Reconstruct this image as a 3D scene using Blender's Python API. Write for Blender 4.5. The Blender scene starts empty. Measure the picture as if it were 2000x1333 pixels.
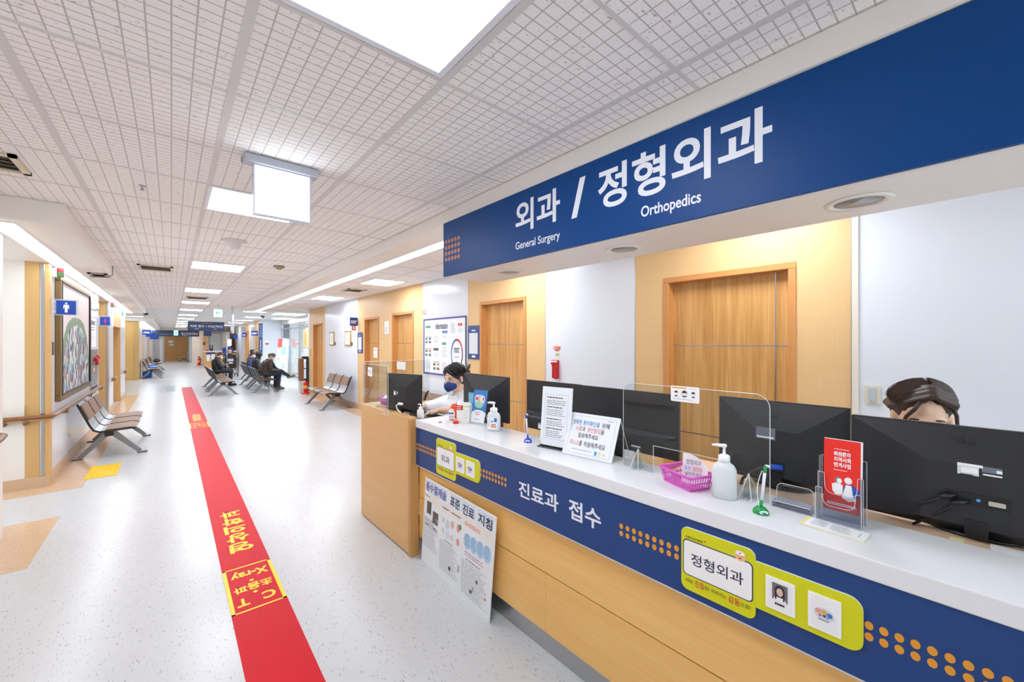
import bpy, bmesh, math, random
from mathutils import Vector, Matrix
random.seed(7)
PI = math.pi
scene = bpy.context.scene
COL = scene.collection

# ---------------------------------------------------------------- camera, world, exposure
YAW = math.radians(40.318)                     # corridor axis is +Y, camera turned right of it
cam = bpy.data.cameras.new('camera')
cam.sensor_width = 36.0
cam.lens = 784.0 * 36.0 / 2000.0
cam.shift_y = 0.001
cam.clip_start = 0.02
cam.clip_end = 200
camo = bpy.data.objects.new('camera', cam)
camo.location = (0, 0, 1.5)
camo.rotation_euler = (PI / 2, 0, -YAW)
COL.objects.link(camo)
scene.camera = camo

world = bpy.data.worlds.new('world')
scene.world = world
world.use_nodes = True
bg = world.node_tree.nodes['Background']
bg.inputs[0].default_value = (0.80, 0.90, 1.0, 1)
bg.inputs[1].default_value = 2.2                  # overcast daylight outside the entrance and the added fill window behind the camera

scene.view_settings.view_transform = 'Standard'
scene.view_settings.look = 'None'
scene.view_settings.gamma = 1
scene.view_settings.exposure = 0.82
scene.cycles.diffuse_bounces = 8
scene.cycles.max_bounces = 16
scene.cycles.transparent_max_bounces = 48
PANEL_POWER = 12.5                             # emission of the ceiling light panels
STRIP_POWER = 7.0                              # emission of the linear cove lights

# ---------------------------------------------------------------- materials
MATS = {}


def lin(h):
    h = h.lstrip('#')
    out = []
    for i in (0, 2, 4):
        c = int(h[i:i + 2], 16) / 255
        out.append(c / 12.92 if c <= 0.04045 else ((c + 0.055) / 1.055) ** 2.4)
    return (*out, 1)


def base_mat(name):
    m = bpy.data.materials.new(name)
    m.use_nodes = True
    nt = m.node_tree
    return m, nt, nt.nodes['Principled BSDF']


def M(hexcol, rough=0.5, metal=0.0, grain=0.03, scale=40.0, spec=0.5, trans=0.0, alpha=1.0, coat=0.0):
    """Plain procedural material: base colour with a faint noise variation."""
    key = (hexcol, rough, metal, grain, scale, spec, trans, alpha, coat)
    if key in MATS:
        return MATS[key]
    m, nt, b = base_mat('mat_%s_%d' % (hexcol.lstrip('#'), len(MATS)))
    c = lin(hexcol)
    n = nt.nodes.new('ShaderNodeTexNoise')
    n.inputs['Scale'].default_value = scale
    tc = nt.nodes.new('ShaderNodeTexCoord')
    nt.links.new(tc.outputs['Object'], n.inputs['Vector'])
    mx = nt.nodes.new('ShaderNodeMixRGB')
    mx.inputs[1].default_value = tuple(x * (1 - grain) for x in c[:3]) + (1,)
    mx.inputs[2].default_value = tuple(min(1, x * (1 + grain)) for x in c[:3]) + (1,)
    nt.links.new(n.outputs[0], mx.inputs[0])
    nt.links.new(mx.outputs[0], b.inputs['Base Color'])
    b.inputs['Roughness'].default_value = rough
    b.inputs['Metallic'].default_value = metal
    b.inputs['Specular IOR Level'].default_value = spec
    if trans:
        b.inputs['Transmission Weight'].default_value = trans
    if alpha < 1:
        b.inputs['Alpha'].default_value = alpha
    if coat:
        b.inputs['Coat Weight'].default_value = coat
    MATS[key] = m
    return m


def emit_mat(name, hexcol, power):
    if name in MATS:
        return MATS[name]
    m = bpy.data.materials.new(name)
    m.use_nodes = True
    nt = m.node_tree
    nt.nodes.clear()
    e = nt.nodes.new('ShaderNodeEmission')
    e.inputs[0].default_value = lin(hexcol)
    e.inputs[1].default_value = power
    o = nt.nodes.new('ShaderNodeOutputMaterial')
    nt.links.new(e.outputs[0], o.inputs[0])
    MATS[name] = m
    return m


def acrylic_mat(name='acrylic', tint='#F4F7F7', gloss=1.0):
    """Thin clear acrylic sheet: mostly straight-through, with mirror reflection by Fresnel."""
    if name in MATS:
        return MATS[name]
    m = bpy.data.materials.new(name)
    m.use_nodes = True
    nt = m.node_tree
    nt.nodes.clear()
    tr = nt.nodes.new('ShaderNodeBsdfTransparent')
    tr.inputs[0].default_value = lin(tint)
    gl = nt.nodes.new('ShaderNodeBsdfGlossy')
    gl.inputs['Roughness'].default_value = 0.02
    fr = nt.nodes.new('ShaderNodeLayerWeight')
    fr.inputs[0].default_value = 0.5
    pw = nt.nodes.new('ShaderNodeMath')
    pw.operation = 'POWER'
    pw.inputs[1].default_value = 5.0
    ad = nt.nodes.new('ShaderNodeMath')
    ad.operation = 'MULTIPLY_ADD'
    ad.inputs[1].default_value = 0.8
    ad.inputs[2].default_value = 0.025
    mul = nt.nodes.new('ShaderNodeMath')
    mul.operation = 'MULTIPLY'
    mul.inputs[1].default_value = gloss
    mx = nt.nodes.new('ShaderNodeMixShader')
    o = nt.nodes.new('ShaderNodeOutputMaterial')
    nt.links.new(fr.outputs['Facing'], pw.inputs[0])
    nt.links.new(pw.outputs[0], ad.inputs[0])
    nt.links.new(ad.outputs[0], mul.inputs[0])
    nt.links.new(mul.outputs[0], mx.inputs[0])
    nt.links.new(tr.outputs[0], mx.inputs[1])
    nt.links.new(gl.outputs[0], mx.inputs[2])
    nt.links.new(mx.outputs[0], o.inputs[0])
    MATS[name] = m
    return m


def wood_mat(name, dark, light, axis='Z', rough=0.4, sc=1.0, knots=True, contrast=1.0):
    """Laminate wood, grain running along AXIS of the object's coordinates."""
    if name in MATS:
        return MATS[name]
    m, nt, b = base_mat(name)
    tc = nt.nodes.new('ShaderNodeTexCoord')
    mp = nt.nodes.new('ShaderNodeMapping')
    s = {'X': (0.7, 14, 14), 'Y': (14, 0.7, 14), 'Z': (14, 14, 0.7)}[axis]
    mp.inputs['Scale'].default_value = tuple(k * sc for k in s)
    nt.links.new(tc.outputs['Object'], mp.inputs[0])
    n1 = nt.nodes.new('ShaderNodeTexNoise')
    n1.inputs['Scale'].default_value = 1.0
    n1.inputs['Detail'].default_value = 6
    n1.inputs['Distortion'].default_value = 0.6
    nt.links.new(mp.outputs[0], n1.inputs['Vector'])
    mp2 = nt.nodes.new('ShaderNodeMapping')
    mp2.inputs['Scale'].default_value = tuple((2.0 if k > 1 else 0.25) * sc * (3 if k > 1 else 1) for k in s)
    nt.links.new(tc.outputs['Object'], mp2.inputs[0])
    n2 = nt.nodes.new('ShaderNodeTexNoise')
    n2.inputs['Scale'].default_value = 12.0
    n2.inputs['Detail'].default_value = 3
    nt.links.new(mp2.outputs[0], n2.inputs['Vector'])
    ad = nt.nodes.new('ShaderNodeMixRGB')
    ad.inputs[0].default_value = 0.4
    nt.links.new(n1.outputs[0], ad.inputs[1])
    nt.links.new(n2.outputs[0], ad.inputs[2])
    rp = nt.nodes.new('ShaderNodeValToRGB')
    w = 0.16 / contrast
    rp.color_ramp.elements[0].position = 0.5 - w
    rp.color_ramp.elements[0].color = lin(dark)
    rp.color_ramp.elements[1].position = 0.5 + w
    rp.color_ramp.elements[1].color = lin(light)
    nt.links.new(ad.outputs[0], rp.inputs[0])
    nt.links.new(rp.outputs[0], b.inputs['Base Color'])
    b.inputs['Roughness'].default_value = rough
    MATS[name] = m
    return m


def weave_mat(name, a, bcol, rough=0.45):
    """Wall covering with a fine horizontal and vertical thread pattern."""
    m, nt, b = base_mat(name)
    tc = nt.nodes.new('ShaderNodeTexCoord')
    fac = []
    for sc in ((3, 3, 260), (160, 160, 3)):
        mp = nt.nodes.new('ShaderNodeMapping')
        mp.inputs['Scale'].default_value = sc
        nt.links.new(tc.outputs['Object'], mp.inputs[0])
        n = nt.nodes.new('ShaderNodeTexNoise')
        n.inputs['Scale'].default_value = 1
        n.inputs['Detail'].default_value = 2
        nt.links.new(mp.outputs[0], n.inputs['Vector'])
        fac.append(n)
    ad = nt.nodes.new('ShaderNodeMixRGB')
    ad.inputs[0].default_value = 0.5
    nt.links.new(fac[0].outputs[0], ad.inputs[1])
    nt.links.new(fac[1].outputs[0], ad.inputs[2])
    rp = nt.nodes.new('ShaderNodeValToRGB')
    rp.color_ramp.elements[0].position = 0.35
    rp.color_ramp.elements[0].color = lin(a)
    rp.color_ramp.elements[1].position = 0.65
    rp.color_ramp.elements[1].color = lin(bcol)
    nt.links.new(ad.outputs[0], rp.inputs[0])
    nt.links.new(rp.outputs[0], b.inputs['Base Color'])
    b.inputs['Roughness'].default_value = rough
    return m


def math_node(nt, op, a, b=None):
    n = nt.nodes.new('ShaderNodeMath')
    n.operation = op
    for i, v in enumerate((a, b)):
        if v is None:
            continue
        if isinstance(v, (int, float)):
            n.inputs[i].default_value = v
        else:
            nt.links.new(v, n.inputs[i])
    return n.outputs[0]


def ceiling_mat():
    """Acoustic tile scored into small cells, with little fissures."""
    m, nt, b = base_mat('scored_ceiling_tile')
    tc = nt.nodes.new('ShaderNodeTexCoord')
    sp = nt.nodes.new('ShaderNodeSeparateXYZ')
    nt.links.new(tc.outputs['Object'], sp.inputs[0])
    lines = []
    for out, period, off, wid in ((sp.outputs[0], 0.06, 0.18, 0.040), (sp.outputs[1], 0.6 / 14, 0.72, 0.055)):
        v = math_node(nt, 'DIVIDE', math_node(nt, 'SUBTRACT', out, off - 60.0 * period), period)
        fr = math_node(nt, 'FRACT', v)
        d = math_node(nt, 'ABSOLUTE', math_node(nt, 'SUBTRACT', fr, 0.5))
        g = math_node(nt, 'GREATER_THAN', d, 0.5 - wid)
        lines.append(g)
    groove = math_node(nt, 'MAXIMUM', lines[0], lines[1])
    mp = nt.nodes.new('ShaderNodeMapping')
    mp.inputs['Scale'].default_value = (55, 120, 1)
    mp.inputs['Rotation'].default_value = (0, 0, 0.3)
    nt.links.new(tc.outputs['Object'], mp.inputs[0])
    n = nt.nodes.new('ShaderNodeTexNoise')
    n.inputs['Scale'].default_value = 1
    n.inputs['Detail'].default_value = 3
    nt.links.new(mp.outputs[0], n.inputs['Vector'])
    fis = math_node(nt, 'GREATER_THAN', n.outputs[0], 0.68)
    n2 = nt.nodes.new('ShaderNodeTexNoise')
    n2.inputs['Scale'].default_value = 1.3
    nt.links.new(tc.outputs['Object'], n2.inputs['Vector'])
    base = nt.nodes.new('ShaderNodeMixRGB')
    base.inputs[1].default_value = lin('#F8F6F4')
    base.inputs[2].default_value = lin('#F4F1EF')
    nt.links.new(n2.outputs[0], base.inputs[0])
    c1 = nt.nodes.new('ShaderNodeMixRGB')
    c1.inputs[2].default_value = lin('#96918F')
    nt.links.new(math_node(nt, 'MULTIPLY', fis, 0.75), c1.inputs[0])
    nt.links.new(base.outputs[0], c1.inputs[1])
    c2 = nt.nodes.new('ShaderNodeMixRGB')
    c2.inputs[2].default_value = lin('#BBB6B3')  # shade of the grooves put into the colour, on top of the bump
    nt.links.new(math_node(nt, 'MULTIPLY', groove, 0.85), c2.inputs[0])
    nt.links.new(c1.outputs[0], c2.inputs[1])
    nt.links.new(c2.outputs[0], b.inputs['Base Color'])
    bp = nt.nodes.new('ShaderNodeBump')
    bp.inputs['Strength'].default_value = 0.35
    bp.inputs['Distance'].default_value = 0.004
    hgt = math_node(nt, 'SUBTRACT', 1.0, groove)
    nt.links.new(hgt, bp.inputs['Height'])
    nt.links.new(bp.outputs[0], b.inputs['Normal'])
    b.inputs['Roughness'].default_value = 0.9
    b.inputs['Specular IOR Level'].default_value = 0.1
    return m


def vinyl_mat(name, a, bcol, fleck, amount=0.66, rough=0.16):
    """Polished sheet vinyl with fine directional flecks and soft undulation."""
    m, nt, b = base_mat(name)
    tc = nt.nodes.new('ShaderNodeTexCoord')

    def noise(scale, detail, rot=0.0):
        mp = nt.nodes.new('ShaderNodeMapping')
        mp.inputs['Scale'].default_value = scale
        mp.inputs['Rotation'].default_value = (0, 0, rot)
        nt.links.new(tc.outputs['Object'], mp.inputs[0])
        n = nt.nodes.new('ShaderNodeTexNoise')
        n.inputs['Scale'].default_value = 1
        n.inputs['Detail'].default_value = detail
        nt.links.new(mp.outputs[0], n.inputs['Vector'])
        return n.outputs[0]
    f1 = noise((150, 30, 1), 4, 0.12)
    f2 = noise((30, 7, 1), 3, 0.12)
    tone = noise((3.5, 1.4, 1), 2)
    c0 = nt.nodes.new('ShaderNodeMixRGB')
    c0.inputs[1].default_value = lin(a)
    c0.inputs[2].default_value = lin(bcol)
    nt.links.new(tone, c0.inputs[0])
    c1 = nt.nodes.new('ShaderNodeMixRGB')
    c1.inputs[2].default_value = lin(fleck)
    mask = math_node(nt, 'MULTIPLY', math_node(nt, 'GREATER_THAN', f1, amount), math_node(nt, 'GREATER_THAN', f2, 0.46))
    nt.links.new(math_node(nt, 'MULTIPLY', mask, 0.55), c1.inputs[0])
    nt.links.new(c0.outputs[0], c1.inputs[1])
    nt.links.new(c1.outputs[0], b.inputs['Base Color'])
    b.inputs['Roughness'].default_value = rough
    b.inputs['Specular IOR Level'].default_value = 0.55
    bp = nt.nodes.new('ShaderNodeBump')
    bp.inputs['Strength'].default_value = 0.06
    bp.inputs['Distance'].default_value = 0.02
    nt.links.new(noise((2.4, 2.4, 1), 1), bp.inputs['Height'])
    nt.links.new(bp.outputs[0], b.inputs['Normal'])
    return m


def mural_mat():
    """Painting: a rounded green hill crowded with many-coloured upright patches under a pale pink sky."""
    m, nt, b = base_mat('mural_paint')
    tc = nt.nodes.new('ShaderNodeTexCoord')
    sp = nt.nodes.new('ShaderNodeSeparateXYZ')
    nt.links.new(tc.outputs['Object'], sp.inputs[0])
    y, z = sp.outputs[1], sp.outputs[2]
    # object coordinates: origin at the centre of the picture's bottom edge
    ey = math_node(nt, 'DIVIDE', y, 1.10)
    ey = math_node(nt, 'POWER', math_node(nt, 'ABSOLUTE', ey), 1.4)
    ez = math_node(nt, 'DIVIDE', z, 0.98)
    nz = nt.nodes.new('ShaderNodeTexNoise')
    nz.inputs['Scale'].default_value = 9
    nt.links.new(tc.outputs['Object'], nz.inputs['Vector'])
    rr = math_node(nt, 'ADD', math_node(nt, 'MULTIPLY', ey, ey), math_node(nt, 'MULTIPLY', ez, ez))
    rr = math_node(nt, 'ADD', rr, math_node(nt, 'MULTIPLY', math_node(nt, 'SUBTRACT', nz.outputs[0], 0.5), 0.12))
    hill = math_node(nt, 'LESS_THAN', rr, 1.0)
    crowd = math_node(nt, 'LESS_THAN', math_node(nt, 'ADD', rr, math_node(nt, 'MULTIPLY', math_node(nt, 'ABSOLUTE', y), 0.06)), 0.80)
    mp = nt.nodes.new('ShaderNodeMapping')
    mp.inputs['Scale'].default_value = (1, 21, 10.5)
    nt.links.new(tc.outputs['Object'], mp.inputs[0])
    vo = nt.nodes.new('ShaderNodeTexVoronoi')
    vo.inputs['Scale'].default_value = 1.0
    vo.inputs['Randomness'].default_value = 0.9
    nt.links.new(mp.outputs[0], vo.inputs['Vector'])
    sc = nt.nodes.new('ShaderNodeSeparateColor')
    nt.links.new(vo.outputs['Color'], sc.inputs[0])
    rp = nt.nodes.new('ShaderNodeValToRGB')
    rp.color_ramp.interpolation = 'CONSTANT'
    cols = ['#3E4A63', '#8FB7C4', '#C9D6D3', '#6E9AA8', '#D8B4A6', '#5A5470', '#A7C6B4', '#E3D9CB', '#7D6A8C', '#C7A0B4',
            '#46626F', '#B8CFE0', '#8A6C5E', '#E7C7B0', '#6B8F7E', '#B7AFC6', '#2F3444', '#D9E2E6']
    while len(rp.color_ramp.elements) < len(cols):
        rp.color_ramp.elements.new(0.5)
    for i, c in enumerate(cols):
        rp.color_ramp.elements[i].position = i / len(cols)
        rp.color_ramp.elements[i].color = lin(c)
    nt.links.new(sc.outputs[0], rp.inputs[0])
    gr = nt.nodes.new('ShaderNodeMixRGB')
    gr.inputs[1].default_value = lin('#5E7F5C')
    gr.inputs[2].default_value = lin('#8FA782')
    nt.links.new(nz.outputs[0], gr.inputs[0])
    a1 = nt.nodes.new('ShaderNodeMixRGB')
    a1.inputs[1].default_value = lin('#E9DAD9')
    nt.links.new(hill, a1.inputs[0])
    nt.links.new(gr.outputs[0], a1.inputs[2])
    a2 = nt.nodes.new('ShaderNodeMixRGB')
    nt.links.new(crowd, a2.inputs[0])
    nt.links.new(a1.outputs[0], a2.inputs[1])
    nt.links.new(rp.outputs[0], a2.inputs[2])
    nt.links.new(a2.outputs[0], b.inputs['Base Color'])
    b.inputs['Roughness'].default_value = 0.5
    return m


WHITE_WALL = M('#DFE3EA', 0.22, grain=0.01, scale=3)
WHITE_PAINT = M('#E8E4DE', 0.4, grain=0.01, scale=3)
CREAM = M('#E4DCCB', 0.4, grain=0.01)
WOOD_WALL = weave_mat('woven_wood_wall', '#DEB882', '#E3BE89')
WOOD_PILLAR = weave_mat('woven_pillar', '#CBA368', '#D0A96E')
DOOR_WOOD = wood_mat('door_wood', '#B5803F', '#DDAC6B', 'Z', 0.38)
FRAME_WOOD = wood_mat('frame_wood', '#C58448', '#D29557', 'Z', 0.4, contrast=0.5)
COUNTER_WOOD = wood_mat('counter_wood', '#E3AE60', '#EFC47A', 'Y', 0.42, contrast=0.7)
DESK_WOOD = wood_mat('desk_wood', '#D3A368', '#DFB57C', 'Y', 0.42, contrast=0.5)
RAIL_WOOD = wood_mat('rail_wood', '#7A5232', '#9A6C44', 'Y', 0.3, contrast=0.6)
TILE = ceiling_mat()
GRID = M('#D6D4D2', 0.5, grain=0.01)
VINYL = vinyl_mat('vinyl_floor', '#C4C6C7', '#CECFD0', '#7E7C7C', 0.625, rough=0.26)
BEIGE = vinyl_mat('beige_vinyl', '#CBA988', '#D8B999', '#B08C68', 0.6, 0.2)
COVE = M('#CDB091', 0.35, grain=0.04)
RED_VINYL = M('#D01C2A', 0.42, grain=0.05, scale=6, spec=0.1)
YELLOW = M('#F0C400', 0.45)
SIGN_NAVY = M('#03407F', 0.42, grain=0.05, scale=120, spec=0.22)
BAND_NAVY = M('#17407C', 0.42, grain=0.05, scale=150, spec=0.4)
DARK_NAVY = M('#2A3D66', 0.4)
SIGN_BLUE = M('#0B3F9C', 0.35)
LETTER = M('#E6EAF2', 0.5, grain=0.0)
PURE_WHITE = M('#F3F3F2', 0.45, grain=0.0)
PAPER = M('#EDEFF0', 0.6, grain=0.01)
ORANGE_DOT = M('#E0972B', 0.5, grain=0.0)
RUST_DOT = M('#B87455', 0.5, grain=0.0)
LIME = M('#D3D400', 0.4, grain=0.01)
INK = M('#25314D', 0.5, grain=0.0)
BLACK_INK = M('#26262B', 0.5, grain=0.0)
GREY_INK = M('#85888F', 0.6, grain=0.0)
PALE_INK = M('#B4B9C0', 0.6, grain=0.0)
RED_INK = M('#D23B32', 0.5, grain=0.0)
STONE = M('#E4E5E7', 0.22, grain=0.02, scale=220)
STEEL = M('#B9BABC', 0.28, metal=1.0, grain=0.03, scale=9)
CHROME = M('#D8D8DA', 0.15, metal=1.0)
SILVER = M('#B6BAC1', 0.32, metal=0.85)
LEG_GREY = M('#85888D', 0.35, metal=0.7)
BROWN_PAD = M('#84644C', 0.4, grain=0.08, scale=18)
BLACK_PL = M('#1B1C1F', 0.45)
MONITOR_PL = M('#232427', 0.42, grain=0.15, scale=300)
SCREEN_BLACK = M('#0B0C0E', 0.12)
SKIN = M('#E3B493', 0.5, grain=0.03, scale=60)
ACRYL = acrylic_mat()
ACRYL_EDGE = M('#F6F9F9', 0.15, grain=0.0, alpha=0.6)
ACRYL_GREY = acrylic_mat('acrylic_grey', '#EEF0F5', 1.3)

# ---------------------------------------------------------------- geometry helpers
def tag(o, label=None, cat=None, group=None, kind=None):
    if label:
        o['label'] = label
    if cat:
        o['category'] = cat
    if group:
        o['group'] = group
    if kind:
        o['kind'] = kind
    return o


W_FRAME = Matrix.Identity(4)
K_FRAME = Matrix.Rotation(math.radians(0.702), 4, 'Z')     # the counter, its header and desk stand a touch askew to the corridor


class Thing:
    """An Empty at the thing's base; parts are given in the frame's coordinates."""

    def __init__(self, name, label, cat, P=(0, 0, 0), frame=W_FRAME, group=None, kind=None):
        o = bpy.data.objects.new(name, None)
        o.empty_display_size = 0.05
        COL.objects.link(o)
        o.matrix_world = frame @ Matrix.Translation(Vector(P))
        self.o, self.P = o, Vector(P)
        tag(o, label, cat, group, kind)


def FR(x):
    """Frame of a surface facing -X at X = x: s runs to the viewer's right (s = -Y), t up."""
    return Vector((x, 0, 0)), Vector((0, -1, 0)), Vector((0, 0, 1)), Vector((-1, 0, 0))


def FL(x):
    return Vector((x, 0, 0)), Vector((0, 1, 0)), Vector((0, 0, 1)), Vector((1, 0, 0))


def FF(y):
    return Vector((0, y, 0)), Vector((1, 0, 0)), Vector((0, 0, 1)), Vector((0, -1, 0))


def FG(z):
    """Floor writing that reads upright from the far end of the corridor."""
    return Vector((0, 0, z)), Vector((-1, 0, 0)), Vector((0, -1, 0)), Vector((0, 0, 1))


def quad_frame(bl, br, tl):
    """Frame on a tilted board, s and t in metres from its bottom left corner."""
    bl, br, tl = Vector(bl), Vector(br), Vector(tl)
    s = (br - bl).normalized()
    t = (tl - bl)
    t = (t - s * t.dot(s)).normalized()
    return bl, s, t, s.cross(t)


def rrect(x0, x1, y0, y1, r, n=5):
    r = min(r, (x1 - x0) / 2, (y1 - y0) / 2)
    out = []
    for cx, cy, a in ((x1 - r, y0 + r, -PI / 2), (x1 - r, y1 - r, 0), (x0 + r, y1 - r, PI / 2), (x0 + r, y0 + r, PI)):
        for i in range(n + 1):
            t = a + PI / 2 * i / n
            out.append((cx + r * math.cos(t), cy + r * math.sin(t)))
    return out


def disc(cx, cy, rx, ry=None, n=20):
    ry = rx if ry is None else ry
    return [(cx + rx * math.cos(2 * PI * i / n), cy + ry * math.sin(2 * PI * i / n)) for i in range(n)]


_txt = {}


def text_data(s, bold):
    key = (s, bold)
    if key not in _txt:
        c = bpy.data.curves.new('lettering_source', 'FONT')
        c.body = s
        c.size = 1
        c.offset = bold
        c.resolution_u = 4
        o = bpy.data.objects.new('lettering_source', c)
        COL.objects.link(o)
        bpy.context.view_layer.update()
        dg = bpy.context.evaluated_depsgraph_get()
        me = bpy.data.meshes.new_from_object(o.evaluated_get(dg), depsgraph=dg)
        vs = [(v.co.x, v.co.y) for v in me.vertices]
        fs = [tuple(p.vertices) for p in me.polygons]
        bpy.data.objects.remove(o)
        bpy.data.curves.remove(c)
        bpy.data.meshes.remove(me)
        xs = [v[0] for v in vs]
        ys = [v[1] for v in vs]
        _txt[key] = (vs, fs, (min(xs), max(xs), min(ys), max(ys)))
    return _txt[key]


class MB:
    def __init__(self):
        self.v, self.f, self.fm, self.fs, self.mats = [], [], [], [], []

    def mi(self, m):
        if m not in self.mats:
            self.mats.append(m)
        return self.mats.index(m)

    def add(self, vs, fs, m, smooth=False):
        b = len(self.v)
        self.v.extend(Vector(p) for p in vs)
        k = self.mi(m)
        for f in fs:
            self.f.append(tuple(b + i for i in f))
            self.fm.append(k)
            self.fs.append(smooth)
        return self

    def addbm(self, bm, m, smooth=False):
        bm.verts.index_update()
        self.add([v.co.copy() for v in bm.verts], [[v.index for v in f.verts] for f in bm.faces], m, smooth)
        bm.free()
        return self

    def box(self, x0, x1, y0, y1, z0, z1, m, bev=0.0, seg=2):
        if bev:
            bm = bmesh.new()
            bmesh.ops.create_cube(bm, size=1)
            for v in bm.verts:
                v.co = Vector(((x0 + x1) / 2 + v.co.x * (x1 - x0), (y0 + y1) / 2 + v.co.y * (y1 - y0), (z0 + z1) / 2 + v.co.z * (z1 - z0)))
            bev = min(bev, 0.49 * min(abs(x1 - x0), abs(y1 - y0), abs(z1 - z0)))
            bmesh.ops.bevel(bm, geom=list(bm.edges), offset=bev, segments=seg, affect='EDGES', profile=0.5)
            return self.addbm(bm, m)
        vs = [(x, y, z) for x in (x0, x1) for y in (y0, y1) for z in (z0, z1)]
        return self.add(vs, [(0, 1, 3, 2), (4, 6, 7, 5), (0, 4, 5, 1), (2, 3, 7, 6), (0, 2, 6, 4), (1, 5, 7, 3)], m)

    def slab(self, fr, poly, n0, n1, m, smooth=False):
        """Outline POLY in a surface frame, extruded from n0 to n1 along its normal."""
        O, S, T, N = fr
        k = len(poly)
        vs = [O + S * s + T * t + N * n0 for s, t in poly] + [O + S * s + T * t + N * n1 for s, t in poly]
        fs = [tuple(range(k))[::-1], tuple(range(k, 2 * k))]
        fs += [(i, (i + 1) % k, k + (i + 1) % k, k + i) for i in range(k)]
        return self.add(vs, fs, m, smooth)

    def face(self, fr, poly, n, m):
        O, S, T, N = fr
        return self.add([O + S * s + T * t + N * n for s, t in poly], [tuple(range(len(poly)))], m)

    def rect(self, fr, s0, s1, t0, t1, n, m):
        return self.face(fr, [(s0, t0), (s1, t0), (s1, t1), (s0, t1)], n, m)

    def text(self, s, fr, s0, s1, t0, t1, m, bold=0.0, n=0.0008, keep=False, align='c'):
        """Lettering fitted to the box s0..s1, t0..t1; keep=True keeps its proportions at height t1 - t0."""
        vs, fs, (x0, x1, y0, y1) = text_data(s, bold)
        O, S, T, N = fr
        ky = (t1 - t0) / (y1 - y0)
        kx = (s1 - s0) / (x1 - x0)
        off = 0.0
        if keep:
            k = min(kx, ky)
            if align == 'c':
                off = ((s1 - s0) - k * (x1 - x0)) / 2
            kx = ky = k
        return self.add([O + S * (s0 + off + (x - x0) * kx) + T * (t0 + (y - y0) * ky) + N * n for x, y in vs], fs, m)

    def lines(self, fr, s0, s1, t0, t1, rows, m, n=0.0008, h=0.4, rnd=None):
        """Rows of fine print too small to read: broken dashes."""
        rnd = rnd or random.Random(int(s0 * 1000) * 31 + int(t0 * 1000) + rows)
        dt = (t1 - t0) / rows
        for r in range(rows):
            t = t1 - (r + 0.5) * dt
            s = s0
            end = s0 + (s1 - s0) * rnd.uniform(0.7, 1.0)
            while s < end - 1e-4:
                w = (s1 - s0) * rnd.uniform(0.06, 0.22)
                e = min(s + w, end)
                self.rect(fr, s, e, t - dt * h / 2, t + dt * h / 2, n, m)
                s = e + (s1 - s0) * 0.025
        return self

    def tube(self, pts, r, m, seg=8, cap=True):
        pts = [Vector(p) for p in pts]
        rs = r if isinstance(r, (list, tuple)) else [r] * len(pts)
        vs, fs = [], []
        d = (pts[1] - pts[0]).normalized()
        u = d.orthogonal().normalized()
        for i, p in enumerate(pts):
            a = pts[max(0, i - 1)]
            b = pts[min(len(pts) - 1, i + 1)]
            d = (b - a).normalized()
            u = (u - d * u.dot(d)).normalized()
            w = d.cross(u)
            for k in range(seg):
                t = 2 * PI * k / seg
                vs.append(p + (u * math.cos(t) + w * math.sin(t)) * rs[i])
        for i in range(len(pts) - 1):
            for k in range(seg):
                a, b = i * seg + k, i * seg + (k + 1) % seg
                fs.append((a, b, b + seg, a + seg))
        if cap:
            fs.append(tuple(range(seg))[::-1])
            fs.append(tuple(range((len(pts) - 1) * seg, len(pts) * seg)))
        return self.add(vs, fs, m, seg > 6)

    def lathe(self, prof, m, c=(0, 0, 0), seg=24, sx=1.0, sy=1.0, rot=0.0, axis=None):
        """Profile of (radius, height) turned about a vertical axis (or AXIS); sx, sy flatten it."""
        q = Vector((0, 0, 1)).rotation_difference(Vector(axis)).to_matrix() if axis else Matrix.Identity(3)
        vs, fs = [], []
        for r, z in prof:
            for k in range(seg):
                t = 2 * PI * k / seg
                x, y = r * math.cos(t) * sx, r * math.sin(t) * sy
                vs.append(Vector(c) + q @ Vector((x * math.cos(rot) - y * math.sin(rot), x * math.sin(rot) + y * math.cos(rot), z)))
        for i in range(len(prof) - 1):
            for k in range(seg):
                a, b = i * seg + k, i * seg + (k + 1) % seg
                fs.append((a, b, b + seg, a + seg))
        fs.append(tuple(range(seg))[::-1])
        fs.append(tuple(range((len(prof) - 1) * seg, len(prof) * seg)))
        return self.add(vs, fs, m, True)

    def ball(self, c, r, m, seg=16, rings=10):
        rx, ry, rz = r if isinstance(r, (tuple, list)) else (r, r, r)
        prof = [(math.sin(PI * i / rings), -math.cos(PI * i / rings)) for i in range(rings + 1)]
        prof[0] = (0.02, -1)
        prof[-1] = (0.02, 1)
        vs, fs = [], []
        for a, z in prof:
            for k in range(seg):
                t = 2 * PI * k / seg
                vs.append(Vector(c) + Vector((a * math.cos(t) * rx, a * math.sin(t) * ry, z * rz)))
        for i in range(rings):
            for k in range(seg):
                p, q = i * seg + k, i * seg + (k + 1) % seg
                fs.append((p, q, q + seg, p + seg))
        fs.append(tuple(range(seg))[::-1])
        fs.append(tuple(range(rings * seg, (rings + 1) * seg)))
        return self.add(vs, fs, m, True)

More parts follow.
